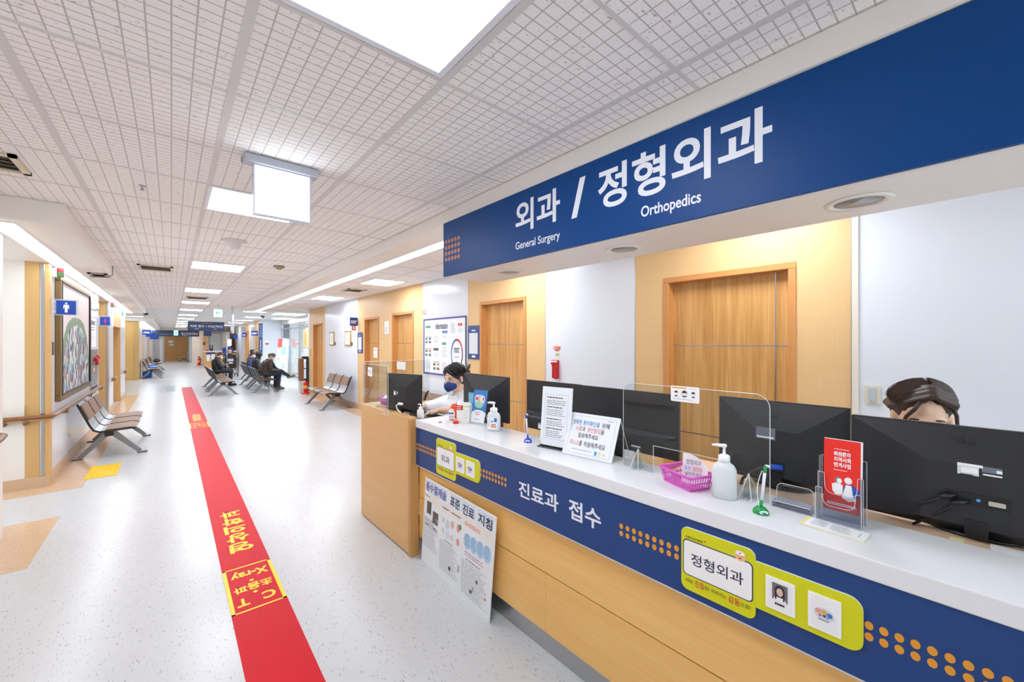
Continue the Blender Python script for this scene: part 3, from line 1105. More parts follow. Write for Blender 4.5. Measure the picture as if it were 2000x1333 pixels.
def lime_plate(label, s0, s1, s2, zlo, zhi, z2lo, z2hi, box, dept, cards, txt_box, photo):
    """Two-lobed lime name plate: department panel at left, staff cards at right."""
    root = Thing('name_plate', label, 'sign', (1.333, -(s0 + s2) / 2, zlo), K_FRAME)
    fr = FR(1.3365)
    r = 0.022
    poly = rrect(s0, s1, zlo, zhi, r)
    left = [p for p in poly]
    # outline joined to the lower, longer lobe
    k = 5
    br, tr, tl, bl = poly[0:6], poly[6:12], poly[12:18], poly[18:24]
    low = rrect(s1 - 0.01, s2, z2lo, z2hi, 0.03)
    lbr, ltr = low[0:6], low[6:12]
    outline = bl + br[:] + [(s1, z2lo)] + lbr + ltr + [(s1, z2hi)] + tr + tl
    mb = MB()
    mb.slab(fr, outline, 0.0, 0.006, LIME)
    mb.slab(fr, [(a, b + 0.0008) for a, b in outline], 0.0, 0.0052, PURE_WHITE)
    plate = mb.build('plate', root)
    f2 = FR(1.3305)
    mb = MB()
    bx0, bx1, bz0, bz1 = box
    mb.slab(f2, rrect(bx0 - 0.003, bx1 + 0.003, bz0 - 0.003, bz1 + 0.003, 0.014), 0.0, 0.0006, INK)
    mb.slab(f2, rrect(bx0, bx1, bz0, bz1, 0.012), 0.0, 0.001, PURE_WHITE)
    mb.build('white_panel', root)
    mb = MB()
    mb.text(dept, f2, txt_box[0], txt_box[1], txt_box[2], txt_box[3], INK, 0.008, n=0.0016)
    w = bx1 - bx0
    mb.text('서울적십자병원', f2, bx0 + 0.004, bx0 + 0.30 * w, bz1 + 0.007, bz1 + 0.016, BLACK_INK, 0.006)
    for a, b in ((0.0035, 0.0012), (0.0012, 0.0035)):
        mb.rect(f2, bx0 + 0.34 * w - a, bx0 + 0.34 * w + a, bz1 + 0.016 - b, bz1 + 0.016 + b, 0.0008, RED_INK)
    zz = bz0 - 0.031
    mb.text('시작은', f2, bx0 + 0.02 * w, bx0 + 0.15 * w, zz + 0.004, zz + 0.017, BLACK_INK, 0)
    mb.text('친절', f2, bx0 + 0.18 * w, bx0 + 0.32 * w, zz, zz + 0.022, RED_INK, 0.01)
    mb.text('로!', f2, bx0 + 0.33 * w, bx0 + 0.40 * w, zz + 0.004, zz + 0.017, BLACK_INK, 0)
    mb.text('마무리는', f2, bx0 + 0.44 * w, bx0 + 0.65 * w, zz + 0.004, zz + 0.017, BLACK_INK, 0)
    mb.text('감동', f2, bx0 + 0.68 * w, bx0 + 0.84 * w, zz - 0.001, zz + 0.022, RED_INK, 0.01)
    mb.text('으로!', f2, bx0 + 0.85 * w, bx0 + 0.98 * w, zz + 0.004, zz + 0.017, BLACK_INK, 0)
    mb.build('lettering', root)
    for i, (c0, c1, cz0, cz1) in enumerate(cards):
        mb = MB()
        mb.slab(f2, [(c0, cz0), (c1, cz0), (c1, cz1), (c0, cz1)], 0.0, 0.004, PURE_WHITE)
        mb.slab(f2, [(c0 + 0.007, cz0 + 0.007), (c1 - 0.007, cz0 + 0.007), (c1 - 0.007, cz1 - 0.004), (c0 + 0.007, cz1 - 0.004)], 0.004, 0.0046, PAPER)
        f3 = FR(1.3258)
        cx = (c0 + c1) / 2
        if photo and i == 0:
            mb.rect(f3, cx - 0.019, cx + 0.019, cz1 - 0.060, cz1 - 0.012, 0.0006, M('#6E6C70', 0.5, grain=0))
            mb.face(f3, disc(cx, cz1 - 0.033, 0.0125, 0.017), 0.0008, BLACK_INK)
            mb.face(f3, disc(cx, cz1 - 0.035, 0.008, 0.0115), 0.001, M('#DDBBA4', 0.5, grain=0))
            mb.face(f3, [(cx - 0.017, cz1 - 0.060), (cx + 0.017, cz1 - 0.060), (cx + 0.012, cz1 - 0.050), (cx - 0.012, cz1 - 0.050)], 0.0009, PURE_WHITE)
            mb.rect(f3, cx - 0.012, cx - 0.008, cz1 - 0.057, cz1 - 0.03, 0.0011, BLACK_INK)
            mb.rect(f3, cx + 0.008, cx + 0.012, cz1 - 0.057, cz1 - 0.03, 0.0011, BLACK_INK)
            mb.lines(f3, cx - 0.012, cx + 0.012, cz1 - 0.074, cz1 - 0.066, 1, BLACK_INK, h=0.7)
        else:
            q = 0.9 * (c1 - c0) / 0.07
            cz = (cz0 + cz1) / 2
            mb.face(f3, disc(cx, cz, 0.024 * q, 0.018 * q), 0.0006, M('#D6D9E4', 0.5, grain=0))
            for dx, dz, rr, col in ((-0.014, 0.006, 0.007, '#E3A07E'), (0.0, 0.007, 0.007, '#D9B24A'), (0.013, 0.002, 0.007, '#3D78C4'),
                                    (-0.009, -0.005, 0.004, '#C9607E'), (0.001, -0.004, 0.004, '#3B4A6B'), (0.008, -0.008, 0.003, '#5A9AD2')):
                mb.face(f3, disc(cx + dx * q, cz + dz * q, rr * q), 0.0009, M(col, 0.5, grain=0))
            mb.lines(f3, cx - 0.014 * q, cx + 0.014 * q, cz - 0.020 * q, cz - 0.014 * q, 1, GREY_INK, h=0.5, n=0.001)
        mb.build('name_card', root)
    mb = MB()
    sprite_face(mb, f2, bx1 - 0.032, bz1 + 0.012, 0.0165, 0.0014)
    mb.build('badge', root)


lime_plate('small-looking lime plate at the left of the counter band, reading 외과', -2.275, -2.047, -1.803, 0.657, 0.884, 0.708, 0.836,
           (-2.263, -2.064, 0.715, 0.83), '외과', [(-2.036, -1.954, 0.728, 0.813), (-1.933, -1.852, 0.728, 0.814)], (-2.21, -2.115, 0.745, 0.79), False)
lime_plate('large lime plate at the right of the counter band, reading 정형외과', -0.652, -0.426, -0.182, 0.668, 0.876, 0.710, 0.847,
           (-0.643, -0.435, 0.721, 0.834), '정형외과', [(-0.398, -0.326, 0.730, 0.821), (-0.296, -0.225, 0.728, 0.822)], (-0.618, -0.458, 0.758, 0.797), True)

# ---------------------------------------------------------------- leaning poster board
t = Thing('poster_board', 'white medical poster board on the floor leaning against the counter front', 'poster', (1.33, 2.08, 0), K_FRAME)
bl, br, tl, tr = (1.345, 2.50, 0.001), (1.312, 1.695, 0.001), (1.353, 2.452, 0.578), (1.352, 1.642, 0.578)
qf = quad_frame(bl, br, tl)
O, S, T, N = qf


def q2(p):
    d = Vector(p) - O
    return d.dot(S), d.dot(T)


poly = [q2(bl), q2(br), q2(tr), q2(tl)]
N = -N if N.x > 0 else N
qf = (O, S, T, N)
mb = MB()
mb.slab(qf, poly, -0.006, 0.0, M('#E6EAEC', 0.5, grain=0.01))
mb.build('board', t)


def onp(u, v):
    """Unit coordinates on the poster, v from the bottom."""
    a = Vector(poly[0]).lerp(Vector(poly[1]), u)
    b = Vector(poly[3]).lerp(Vector(poly[2]), u)
    return tuple(a.lerp(b, v))


mb = MB()
VIOLET = M('#5A55A8', 0.5, grain=0)
PALE_BLUE = M('#D3DFEA', 0.5, grain=0)


def ptext(s, u0, u1, v0, v1, m, bold=0.0):
    a, b, c = onp(u0, v0), onp(u1, v0), onp(u0, v1)
    fr2 = (O + S * a[0] + T * a[1], (S * (b[0] - a[0]) + T * (b[1] - a[1])), (S * (c[0] - a[0]) + T * (c[1] - a[1])), N)
    mb.text(s, fr2, 0, 1, 0, 1, m, bold, n=0.0016)


def prect(u0, u1, v0, v1, m, n=0.0006):
    mb.face(qf, [onp(u0, v0), onp(u1, v0), onp(u1, v1), onp(u0, v1)], n, m)


for u0, u1 in ((0.02, 0.20), (0.21, 0.36), (0.42, 0.56), (0.58, 0.76), (0.79, 0.97)):
    prect(u0, u1, 0.855, 0.985, PALE_BLUE)
ptext('충수절제술', 0.02, 0.36, 0.862, 0.965, VIOLET, 0.02)
ptext('표준', 0.42, 0.56, 0.855, 0.955, INK, 0.02)
ptext('진료', 0.60, 0.75, 0.85, 0.955, INK, 0.02)
ptext('지침', 0.80, 0.965, 0.85, 0.955, INK, 0.02)
for u0, u1 in ((0.02, 0.27), (0.30, 0.60), (0.62, 0.98)):
    prect(u0, u1, 0.74, 0.835, M('#E9E4DC', 0.5, grain=0), 0.0004)
for u0, u1, v0, v1, m in ((0.055, 0.13, 0.60, 0.745, M('#55504E', 0.5, grain=0.3, scale=90)), (0.16, 0.25, 0.53, 0.67, M('#5B524D', 0.5, grain=0.3, scale=90)),
                          (0.20, 0.25, 0.53, 0.60, M('#B9C2CB', 0.5, grain=0))):
    prect(u0, u1, v0, v1, m, 0.0009)
for u, v, ru, rv, c in ((0.335, 0.65, 0.018, 0.03, '#DCC9BE'), (0.40, 0.63, 0.025, 0.055, '#BFD3DC'), (0.47, 0.66, 0.022, 0.04, '#E2A79C'),
                        (0.555, 0.665, 0.02, 0.045, '#D98F86'), (0.58, 0.69, 0.016, 0.03, '#5E7F62'), (0.335, 0.53, 0.014, 0.035, '#DCD0BE'),
                        (0.41, 0.52, 0.03, 0.04, '#C7DCEC'), (0.475, 0.52, 0.02, 0.03, '#E4CFC4'), (0.56, 0.52, 0.022, 0.04, '#DE9A90')):
    mb.face(qf, [onp(u + ru * math.cos(a), v + rv * math.sin(a)) for a in [2 * PI * i / 14 for i in range(14)]], 0.0009, M(c, 0.5, grain=0.05))
for i in range(4):
    u = 0.685 + 0.082 * i
    v = 0.60 + 0.004 * i
    mb.face(qf, [onp(u + 0.045 * math.cos(a), v + 0.082 * math.sin(a)) for a in [2 * PI * k / 22 for k in range(22)]], 0.0008 + 0.0002 * i, M('#A9CCE6', 0.5, grain=0.02))
    a, b = onp(u - 0.03, v - 0.05), onp(u + 0.03, v + 0.07)
    mb.lines(qf, a[0], b[0], a[1], b[1], 5, M('#6C86B4', 0.5, grain=0), n=0.0018, h=0.25)
for u0, u1, v0, v1, n, m in ((0.02, 0.26, 0.44, 0.55, 4, GREY_INK), (0.02, 0.26, 0.20, 0.44, 14, PALE_INK), (0.02, 0.1, 0.79, 0.81, 1, BLACK_INK),
                             (0.31, 0.43, 0.77, 0.80, 1, BLACK_INK), (0.45, 0.58, 0.77, 0.80, 1, BLACK_INK), (0.64, 0.86, 0.75, 0.79, 2, RED_INK),
                             (0.04, 0.11, 0.46, 0.48, 1, BLACK_INK), (0.16, 0.25, 0.46, 0.48, 1, BLACK_INK),
                             (0.31, 0.58, 0.10, 0.42, 20, PALE_INK), (0.64, 0.96, 0.06, 0.40, 22, PALE_INK), (0.66, 0.95, 0.45, 0.50, 2, M('#B98AA8', 0.5, grain=0)),
                             (0.36, 0.52, 0.43, 0.45, 1, BLACK_INK), (0.68, 0.88, 0.41, 0.43, 1, BLACK_INK)):
    a, b = onp(u0, v0), onp(u1, v1)
    mb.lines(qf, a[0], b[0], a[1], b[1], n, m, h=0.38)
for u, v, w, h, c in ((0.45, 0.16, 0.03, 0.04, '#3B3B44'), (0.75, 0.12, 0.03, 0.03, '#3B3B44'), (0.82, 0.26, 0.02, 0.03, '#4C4C52'),
                      (0.58, 0.22, 0.02, 0.07, '#A7A58E'), (0.78, 0.15, 0.02, 0.05, '#C99AA0'), (0.93, 0.17, 0.02, 0.02, '#C4674A')):
    prect(u, u + w, v, v + h, M(c, 0.5, grain=0), 0.0014)
mb.build('print', t)

# ---------------------------------------------------------------- acrylic screen on the counter
t = Thing('acrylic_screen', 'clear acrylic sneeze screen with rounded top standing on the counter', 'screen', (1.533, 0.73, ZT), K_FRAME)
fr = FR(1.535)
s0, s1, z0, z1 = -1.014, -0.447, ZT, 1.322
outer = rrect(s0, s1, z0, z1, 0.045, 8)
top = outer[9:27]
c0, c1, cz = -0.87, -0.607, 1.07
outline = [(s0, z0), (c0, z0), (c0, cz), (c1, cz), (c1, z0), (s1, z0)] + top
mb = MB()
mb.slab(fr, outline, 0.0, 0.004, ACRYL)
sheet = mb.build('sheet', t)
mb = MB()
ring = outline + [outline[0]]
for a, b in zip(ring[:-1], ring[1:]):
    if a[1] == z0 and b[1] == z0:
        continue
    mb.tube([(1.533, -a[0], a[1]), (1.533, -b[0], b[1])], 0.0013, ACRYL_EDGE, 5)
mb.build('edge', sheet)
for y in (0.942, 0.512):
    mb = MB()
    for dy in (-0.02, 0.02):
        mb.tube([(1.535, y, 1.043), (1.50, y + dy, ZT + 0.002), (1.575, y + dy, ZT + 0.002), (1.535, y, 1.043)], 0.0017, ACRYL_EDGE, 5)
    for dy in (-0.006, 0.006):
        mb.slab((Vector((0, y + dy, 0)), Vector((1, 0, 0)), Vector((0, 0, 1)), Vector((0, 1, 0))), [(1.50, ZT), (1.575, ZT), (1.538, 1.043), (1.532, 1.043)], -0.001, 0.001, ACRYL)
    mb.build('foot', t)
t = Thing('mask_notice_card', 'small white sticker card with three masked faces on the acrylic screen', 'sign', (1.53, 0.737, 1.269), K_FRAME)
fr = FR(1.5305)
mb = MB()
mb.slab(fr, rrect(-0.793, -0.680, 1.266, 1.327, 0.005), -0.0004, 0.0004, PURE_WHITE)
mb.build('card', t)
mb = MB()
mb.rect(fr, -0.788, -0.73, 1.317, 1.323, 0.0008, M('#E5B45A', 0.5, grain=0))
mb.lines(fr, -0.72, -0.69, 1.318, 1.322, 1, PALE_INK)
for s, r in ((-0.771, 0.0075), (-0.7375, 0.010), (-0.703, 0.0075)):
    if r > 0.009:
        mb.face(fr, disc(s, 1.297, 0.016), 0.0007, M('#DCE6F2', 0.5, grain=0))
    mb.face(fr, disc(s, 1.300, r), 0.0009, M('#F0CFB2', 0.5, grain=0))
    mb.face(fr, [(s + r * math.cos(a), 1.301 + r * math.sin(a)) for a in [PI * i / 10 for i in range(11)]], 0.001, M('#4A2A26', 0.5, grain=0))
    mb.rect(fr, s - r * 0.6, s + r * 0.6, 1.293, 1.298, 0.0011, PURE_WHITE)
    mb.face(fr, [(s - r, 1.286), (s + r, 1.286), (s + r * 0.5, 1.291), (s - r * 0.5, 1.291)], 0.0009, DARK_NAVY)
mb.lines(fr, -0.785, -0.69, 1.274, 1.278, 1, GREY_INK)
mb.lines(fr, -0.785, -0.75, 1.281, 1.284, 1, PALE_INK)
mb.build('print', t)


# ---------------------------------------------------------------- bottles, pens and holders on the counter
def pump_bottle(name, label, x, y, z, h, w, body, pump, dep=0.72, nozzle=(-0.2, 1.0), cat='bottle', tz=None, shoulder=0.62):
    root = Thing(name, label, cat, (x, y, z), K_FRAME)
    rot = 0.35
    c = (x, y, z)
    hb = h * 0.68
    r = w / 2
    b = MB()
    b.lathe([(r * 0.9, 0), (r, h * 0.012), (r, hb * 0.72), (r * 0.96, hb * 0.80), (r * 0.80, hb * 0.90), (r * 0.52, hb * 0.97), (r * 0.47, hb)], body, c, 28, 1.0, dep, -PI / 2 + 0.2)
    b.build('body', root)
    p = MB()
    p.lathe([(r * 0.45, hb), (r * 0.47, hb + h * 0.01), (r * 0.47, hb + h * 0.10), (r * 0.30, hb + h * 0.125), (r * 0.12, hb + h * 0.13), (r * 0.11, h * 0.94), (r * 0.2, h * 0.945), (r * 0.22, h * 0.985), (r * 0.12, h)], pump, c, 20)
    d = Vector((nozzle[0], nozzle[1], 0)).normalized()
    a = Vector(c) + Vector((0, 0, h * 0.965))
    p.tube([a, a + d * r * 0.6, a + d * r * 0.98 + Vector((0, 0, -h * 0.012))], [r * 0.17, r * 0.14, r * 0.09], pump, 8)
    p.build('pump', root)
    return root


TRANSLUCENT = M('#E9EDEF', 0.35, grain=0.01, trans=0.12)
pump_bottle('sanitizer_bottle', 'large plain translucent pump bottle right of the pink basket on the counter', 1.478, 0.571, ZT, 0.186, 0.079, TRANSLUCENT, PURE_WHITE)
r_ = pump_bottle('sanitizer_bottle', 'hand sanitizer pump bottle with printed label in front of the second monitor', 1.531, 1.930, ZT, 0.174, 0.098, TRANSLUCENT, PURE_WHITE, 0.5)
mb = MB()
lf = (Vector((1.531, 1.930, ZT)), Vector((0.57, -0.82, 0)).normalized(), Vector((0, 0, 1)), Vector((-0.82, -0.57, 0)).normalized())
mb.rect(lf, -0.030, 0.036, 0.012, 0.082, 0.036, M('#F1F3F6', 0.4, grain=0))
mb.rect(lf, 0.013, 0.030, 0.058, 0.082, 0.0365, M('#2F6FBE', 0.4, grain=0))
mb.lines(lf, -0.006, 0.032, 0.024, 0.048, 2, M('#E06A3A', 0.4, grain=0), n=0.037, h=0.7)
mb.lines(lf, -0.008, 0.012, 0.054, 0.068, 1, M('#7FA3CF', 0.4, grain=0), n=0.037, h=0.7)
mb.lines(lf, -0.027, -0.010, 0.03, 0.074, 5, PALE_INK, n=0.0365)
mb.build('label_print', r_)
pump_bottle('sanitizer_bottle', 'small white pump bottle at the counter corner before the leftmost monitor', 1.385, 2.585, ZT, 0.100, 0.058, TRANSLUCENT, PURE_WHITE)

r_ = Thing('soap_bottle', 'orange pump bottle of hand wash on the counter before the masked receptionist', 'bottle', (1.536, 2.375, ZT), K_FRAME)
ORANGE = M('#F2571B', 0.35, grain=0.02)
mb = MB()
c = (1.536, 2.375, ZT)
mb.lathe([(0.034, 0), (0.038, 0.004), (0.041, 0.03), (0.040, 0.06), (0.033, 0.085), (0.022, 0.102), (0.014, 0.112)], ORANGE, c, 26, 1.0, 0.6, -0.9)
mb.build('body', r_)
mb = MB()
mb.lathe([(0.015, 0.112), (0.0155, 0.114), (0.0155, 0.128), (0.009, 0.132), (0.0045, 0.134), (0.004, 0.152), (0.0075, 0.153), (0.008, 0.160), (0.003, 0.162)], PURE_WHITE, c, 18)
a = Vector(c) + Vector((0, 0, 0.157))
mb.tube([a, a + Vector((-0.022, 0.012, 0)), a + Vector((-0.030, 0.016, -0.005))], [0.0065, 0.005, 0.004], PURE_WHITE, 8)
mb.build('pump', r_)
mb = MB()
lf = (Vector((1.536, 2.375, ZT)), Vector((0.62, -0.78, 0)).normalized(), Vector((0, 0, 1)), Vector((-0.78, -0.62, 0)).normalized())
mb.face(lf, disc(-0.012, 0.045, 0.024, 0.038), 0.031, M('#F4F4F6', 0.4, grain=0))
mb.lines(lf, -0.033, 0.010, 0.042, 0.056, 1, M('#2A4FA0', 0.4, grain=0), n=0.032, h=0.8)
mb.lines(lf, -0.028, 0.004, 0.018, 0.034, 3, GREY_INK, n=0.032)
mb.build('label_print', r_)

r_ = Thing('wipes_pouch', 'white and red refill pouch standing behind the orange soap bottle', 'pouch', (1.53, 2.255, ZT), K_FRAME)
mb = MB()
mb.slab((Vector((1.53, 2.255, ZT)), Vector((0.6, -0.8, 0)), Vector((0, 0, 1)), Vector((-0.8, -0.6, 0))), rrect(-0.045, 0.045, 0, 0.118, 0.01), -0.014, 0.014, M('#EFEFEA', 0.4, grain=0.02))
mb.slab((Vector((1.53, 2.255, ZT)), Vector((0.6, -0.8, 0)), Vector((0, 0, 1)), Vector((-0.8, -0.6, 0))), rrect(-0.03, 0.05, 0.001, 0.132, 0.01), -0.030, -0.014, M('#EDEDE6', 0.4, grain=0.02))
mb.build('body', r_)
mb = MB()
pf = (Vector((1.53, 2.255, ZT)), Vector((0.6, -0.8, 0)), Vector((0, 0, 1)), Vector((-0.8, -0.6, 0)))
mb.rect(pf, -0.045, 0.0, 0.085, 0.117, 0.0148, M('#D8352A', 0.4, grain=0))
mb.lines(pf, -0.042, -0.004, 0.09, 0.112, 2, PURE_WHITE, n=0.0155)
mb.rect(pf, 0.0, 0.044, 0.108, 0.116, 0.0148, M('#E6E08A', 0.4, grain=0))
mb.lines(pf, 0.004, 0.04, 0.03, 0.09, 4, PALE_INK, n=0.0148, h=0.15)
mb.build('label_print', r_)


def pen_stand(label, x, y, z, col, top, lean):
    root = Thing('pen_stand', label, 'pen', (x, y, z), K_FRAME)
    cm = M(col, 0.35, grain=0.01)
    b = MB()
    b.lathe([(0.020, 0), (0.021, 0.004), (0.019, 0.012), (0.012, 0.020), (0.006, 0.022)], cm, (x, y, z), 26, 1.0, 1.1)
    b.tube([(x, y, z + 0.018), (x + lean[0] * 0.2, y + lean[1] * 0.2, z + 0.042)], [0.005, 0.0045], cm, 10)
    b.build('base', root)
    b = MB()
    tf = (Vector((x, y, z)), Vector((0.66, -0.75, 0)), Vector((0, 0, 1)), Vector((-0.75, -0.66, 0)))
    b.face(tf, disc(0, 0.0095, 0.013, 0.006), 0.0205, PURE_WHITE)
    b.lines(tf, -0.009, 0.009, 0.007, 0.012, 1, M('#3B5FB0', 0.5, grain=0), n=0.021)
    b.build('sticker', root)
    b = MB()
    p0 = Vector((x + lean[0] * 0.2, y + lean[1] * 0.2, z + 0.040))
    p1 = Vector((x + lean[0], y + lean[1], z + top))
    b.tube([p0, p0.lerp(p1, 0.8)], [0.0042, 0.0048], M('#E7E9F0', 0.3, grain=0), 10)
    b.tube([p0.lerp(p1, 0.8), p1], [0.005, 0.0045], cm, 10)
    b.tube([p1, p1 + Vector((0.008, -0.008, -0.003))], [0.004, 0.004], PURE_WHITE, 8)
    b.build('pen', root)
    b = MB()
    pts = [p1 + Vector((-0.003, 0.004, -0.02))]
    for k in range(1, 9):
        q = p1.lerp(Vector((x, y, z + 0.02)), k / 8)
        pts.append(q + Vector((-0.006, 0.010, 0)) * math.sin(PI * k / 8) + Vector((-0.003, 0.003, 0)))
    b.tube(pts, 0.0012, PURE_WHITE, 5)
    b.build('cord', root)


pen_stand('green counter pen in its round stand at the front right of the counter', 1.428, 0.442, ZT, '#119A4A', 0.150, (0.012, -0.010))
pen_stand('blue counter pen in its round stand left of the upright notice frame', 1.491, 1.583, ZT, '#1848C8', 0.150, (-0.005, 0.010))
r_ = Thing('pen_stand', 'red pen stand base lying by the orange soap bottle, without its pen', 'pen', (1.472, 2.262, ZT), K_FRAME)
mb = MB()
mb.lathe([(0.020, 0), (0.021, 0.004), (0.018, 0.011), (0.010, 0.018), (0.004, 0.020)], M('#D8231F', 0.35), (1.472, 2.262, ZT), 24)
mb.build('base', r_)
mb = MB()
mb.tube([(1.472, 2.262, ZT + 0.018), (1.466, 2.275, ZT + 0.034)], 0.004, PURE_WHITE, 8)
mb.build('socket', r_)
mb = MB()
mb.box(1.397, 1.417, 2.345, 2.36, ZT, ZT + 0.006, M('#C9302A', 0.4), 0.002, 1)
tag(mb.build('plastic_scrap', P=(1.407, 2.352, ZT), frame=K_FRAME), 'tiny red plastic piece lying alone near the counter\'s left end', 'plastic piece')

# tilted notice in a clear easel
t = Thing('notice_stand', 'tilted white acrylic notice asking patients to give their name, beside the acrylic screen', 'sign', (1.52, 1.19, ZT), K_FRAME)
bl, br, tl = Vector((1.470, 1.320, ZT + 0.002)), Vector((1.500, 1.058, ZT + 0.002)), Vector((1.560, 1.333, ZT + 0.19))
qf = quad_frame(bl, br, tl)
O, S, T, N = qf
if N.x > 0:
    N = -N
qf = (O, S, T, N)
w, h = 0.268, 0.208
mb = MB()
mb.slab(qf, rrect(0, w, 0, h, 0.006), -0.004, 0.0, M('#EDF1F6', 0.25, grain=0))
mb.build('board', t)
mb = MB()
mb.slab(qf, [(0, 0.0), (w, 0.0), (w, 0.0015), (0, 0.0015)], -0.012, -0.004, ACRYL_EDGE)
back = [O + S * a + T * h * 0.96 for a in (0.0, w)] 
for p in back:
    f = Vector((p.x + 0.075, p.y, ZT + 0.001))
    mb.tube([p, f], 0.0015, ACRYL_EDGE, 5)
q0, q1 = back[0], back[1]
mb.add([q0, q1, Vector((q1.x + 0.075, q1.y, ZT + 0.001)), Vector((q0.x + 0.075, q0.y, ZT + 0.001))], [(0, 1, 2, 3)], ACRYL)
mb.build('easel', t)
mb = MB()
BLU = M('#2C7FC0', 0.5, grain=0)
CORAL = M('#E08C86', 0.5, grain=0)
DK = M('#3A3B42', 0.5, grain=0)
for a, b in (((0.016, 0.012), (0.252, 0.0128)), ((0.016, 0.194), (0.252, 0.1948)), ((0.016, 0.012), (0.0168, 0.194)), ((0.2512, 0.012), (0.252, 0.194))):
    mb.rect(qf, a[0], b[0], a[1], b[1], 0.0006, GREY_INK)
mb.text('정확한', qf, 0.022, 0.072, 0.150, 0.174, BLU, 0.01)
mb.text('환자확인을', qf, 0.080, 0.170, 0.149, 0.174, BLU, 0.01)
mb.text('위해', qf, 0.182, 0.222, 0.148, 0.174, DK, 0.01)
mb.text('이름', qf, 0.045, 0.080, 0.119, 0.143, CORAL, 0.01)
mb.text('과', qf, 0.082, 0.098, 0.119, 0.143, DK, 0.01)
mb.text('생년월일', qf, 0.108, 0.182, 0.119, 0.143, CORAL, 0.01)
mb.text('을', qf, 0.184, 0.201, 0.119, 0.143, DK, 0.01)
mb.text('말씀해주세요', qf, 0.068, 0.176, 0.088, 0.112, DK, 0.01)
mb.text('마스크', qf, 0.030, 0.080, 0.050, 0.074, CORAL, 0.01)
mb.text('를', qf, 0.083, 0.098, 0.050, 0.074, DK, 0.01)
mb.text('착용해주세요', qf, 0.108, 0.222, 0.048, 0.074, DK, 0.01)
mb.lines(qf, 0.05, 0.165, 0.026, 0.036, 1, PALE_INK)
mb.face(qf, disc(0.180, 0.028, 0.007, 0.011), 0.0008, M('#3F9BD6', 0.5, grain=0))
mb.face(qf, disc(0.200, 0.029, 0.006, 0.010), 0.0008, M('#E2CF5E', 0.5, grain=0))
mb.face(qf, disc(0.2, 0.027, 0.003, 0.005), 0.001, PURE_WHITE)
mb.face(qf, disc(0.222, 0.028, 0.008, 0.006), 0.0008, M('#EBD3B2', 0.5, grain=0))
mb.lines(qf, 0.205, 0.242, 0.182, 0.188, 1, GREY_INK)
mb.build('print', t)

# upright notice in a black-footed frame
t = Thing('notice_stand', 'upright tall white notice frame with fine print, left of the tilted notice', 'sign', (1.50, 1.40, ZT), K_FRAME)
bl, br, tl = Vector((1.478, 1.478, ZT + 0.014)), Vector((1.510, 1.305, ZT + 0.014)), Vector((1.506, 1.478, ZT + 0.30))
qf = quad_frame(bl, br, tl)
O, S, T, N = qf
if N.x > 0:
    N = -N
qf = (O, S, T, N)
w, h = 0.176, 0.296
mb = MB()
mb.slab(qf, rrect(0, w, 0, h, 0.003), -0.003, 0.0, M('#E9EEF3', 0.3, grain=0))
mb.slab(qf, rrect(-0.002, w + 0.002, -0.002, h + 0.002, 0.003), -0.005, -0.0031, ACRYL_EDGE)
mb.build('frame', t)
mb = MB()
ff = (O - T * 0.014, S, Vector((0, 0, 1)), N)
mb.slab(ff, [(-0.008, 0), (w + 0.008, 0), (w + 0.008, 0.006), (-0.008, 0.006)], -0.05, 0.012, M('#55595F', 0.15, metal=0.6))
mb.slab(ff, [(-0.004, 0.006), (w + 0.004, 0.006), (w + 0.004, 0.03), (-0.004, 0.03)], -0.012, -0.006, BLACK_PL)
mb.build('foot', t)
mb = MB()
for a in ((0.02, 0.156, 0.035, 0.0358), (0.02, 0.156, 0.260, 0.2608), (0.02, 0.0208, 0.035, 0.26), (0.1552, 0.156, 0.035, 0.26)):
    mb.rect(qf, *a, 0.0006, GREY_INK)
for v0, v1, n, m, hh in ((0.238, 0.25, 1, BLACK_INK, 0.4), (0.205, 0.232, 3, GREY_INK, 0.35), (0.190, 0.200, 1, BLACK_INK, 0.4), (0.150, 0.186, 4, GREY_INK, 0.3),
                         (0.130, 0.140, 1, BLACK_INK, 0.4), (0.098, 0.126, 3, GREY_INK, 0.35), (0.082, 0.092, 1, BLACK_INK, 0.4), (0.042, 0.078, 4, GREY_INK, 0.35)):
    mb.lines(qf, 0.032, 0.145, v0, v1, n, m, h=hh)
mb.build('print', t)

# pink basket with a folded hand-lettered sheet
PINK = M('#D95FC0', 0.35, grain=0.02)


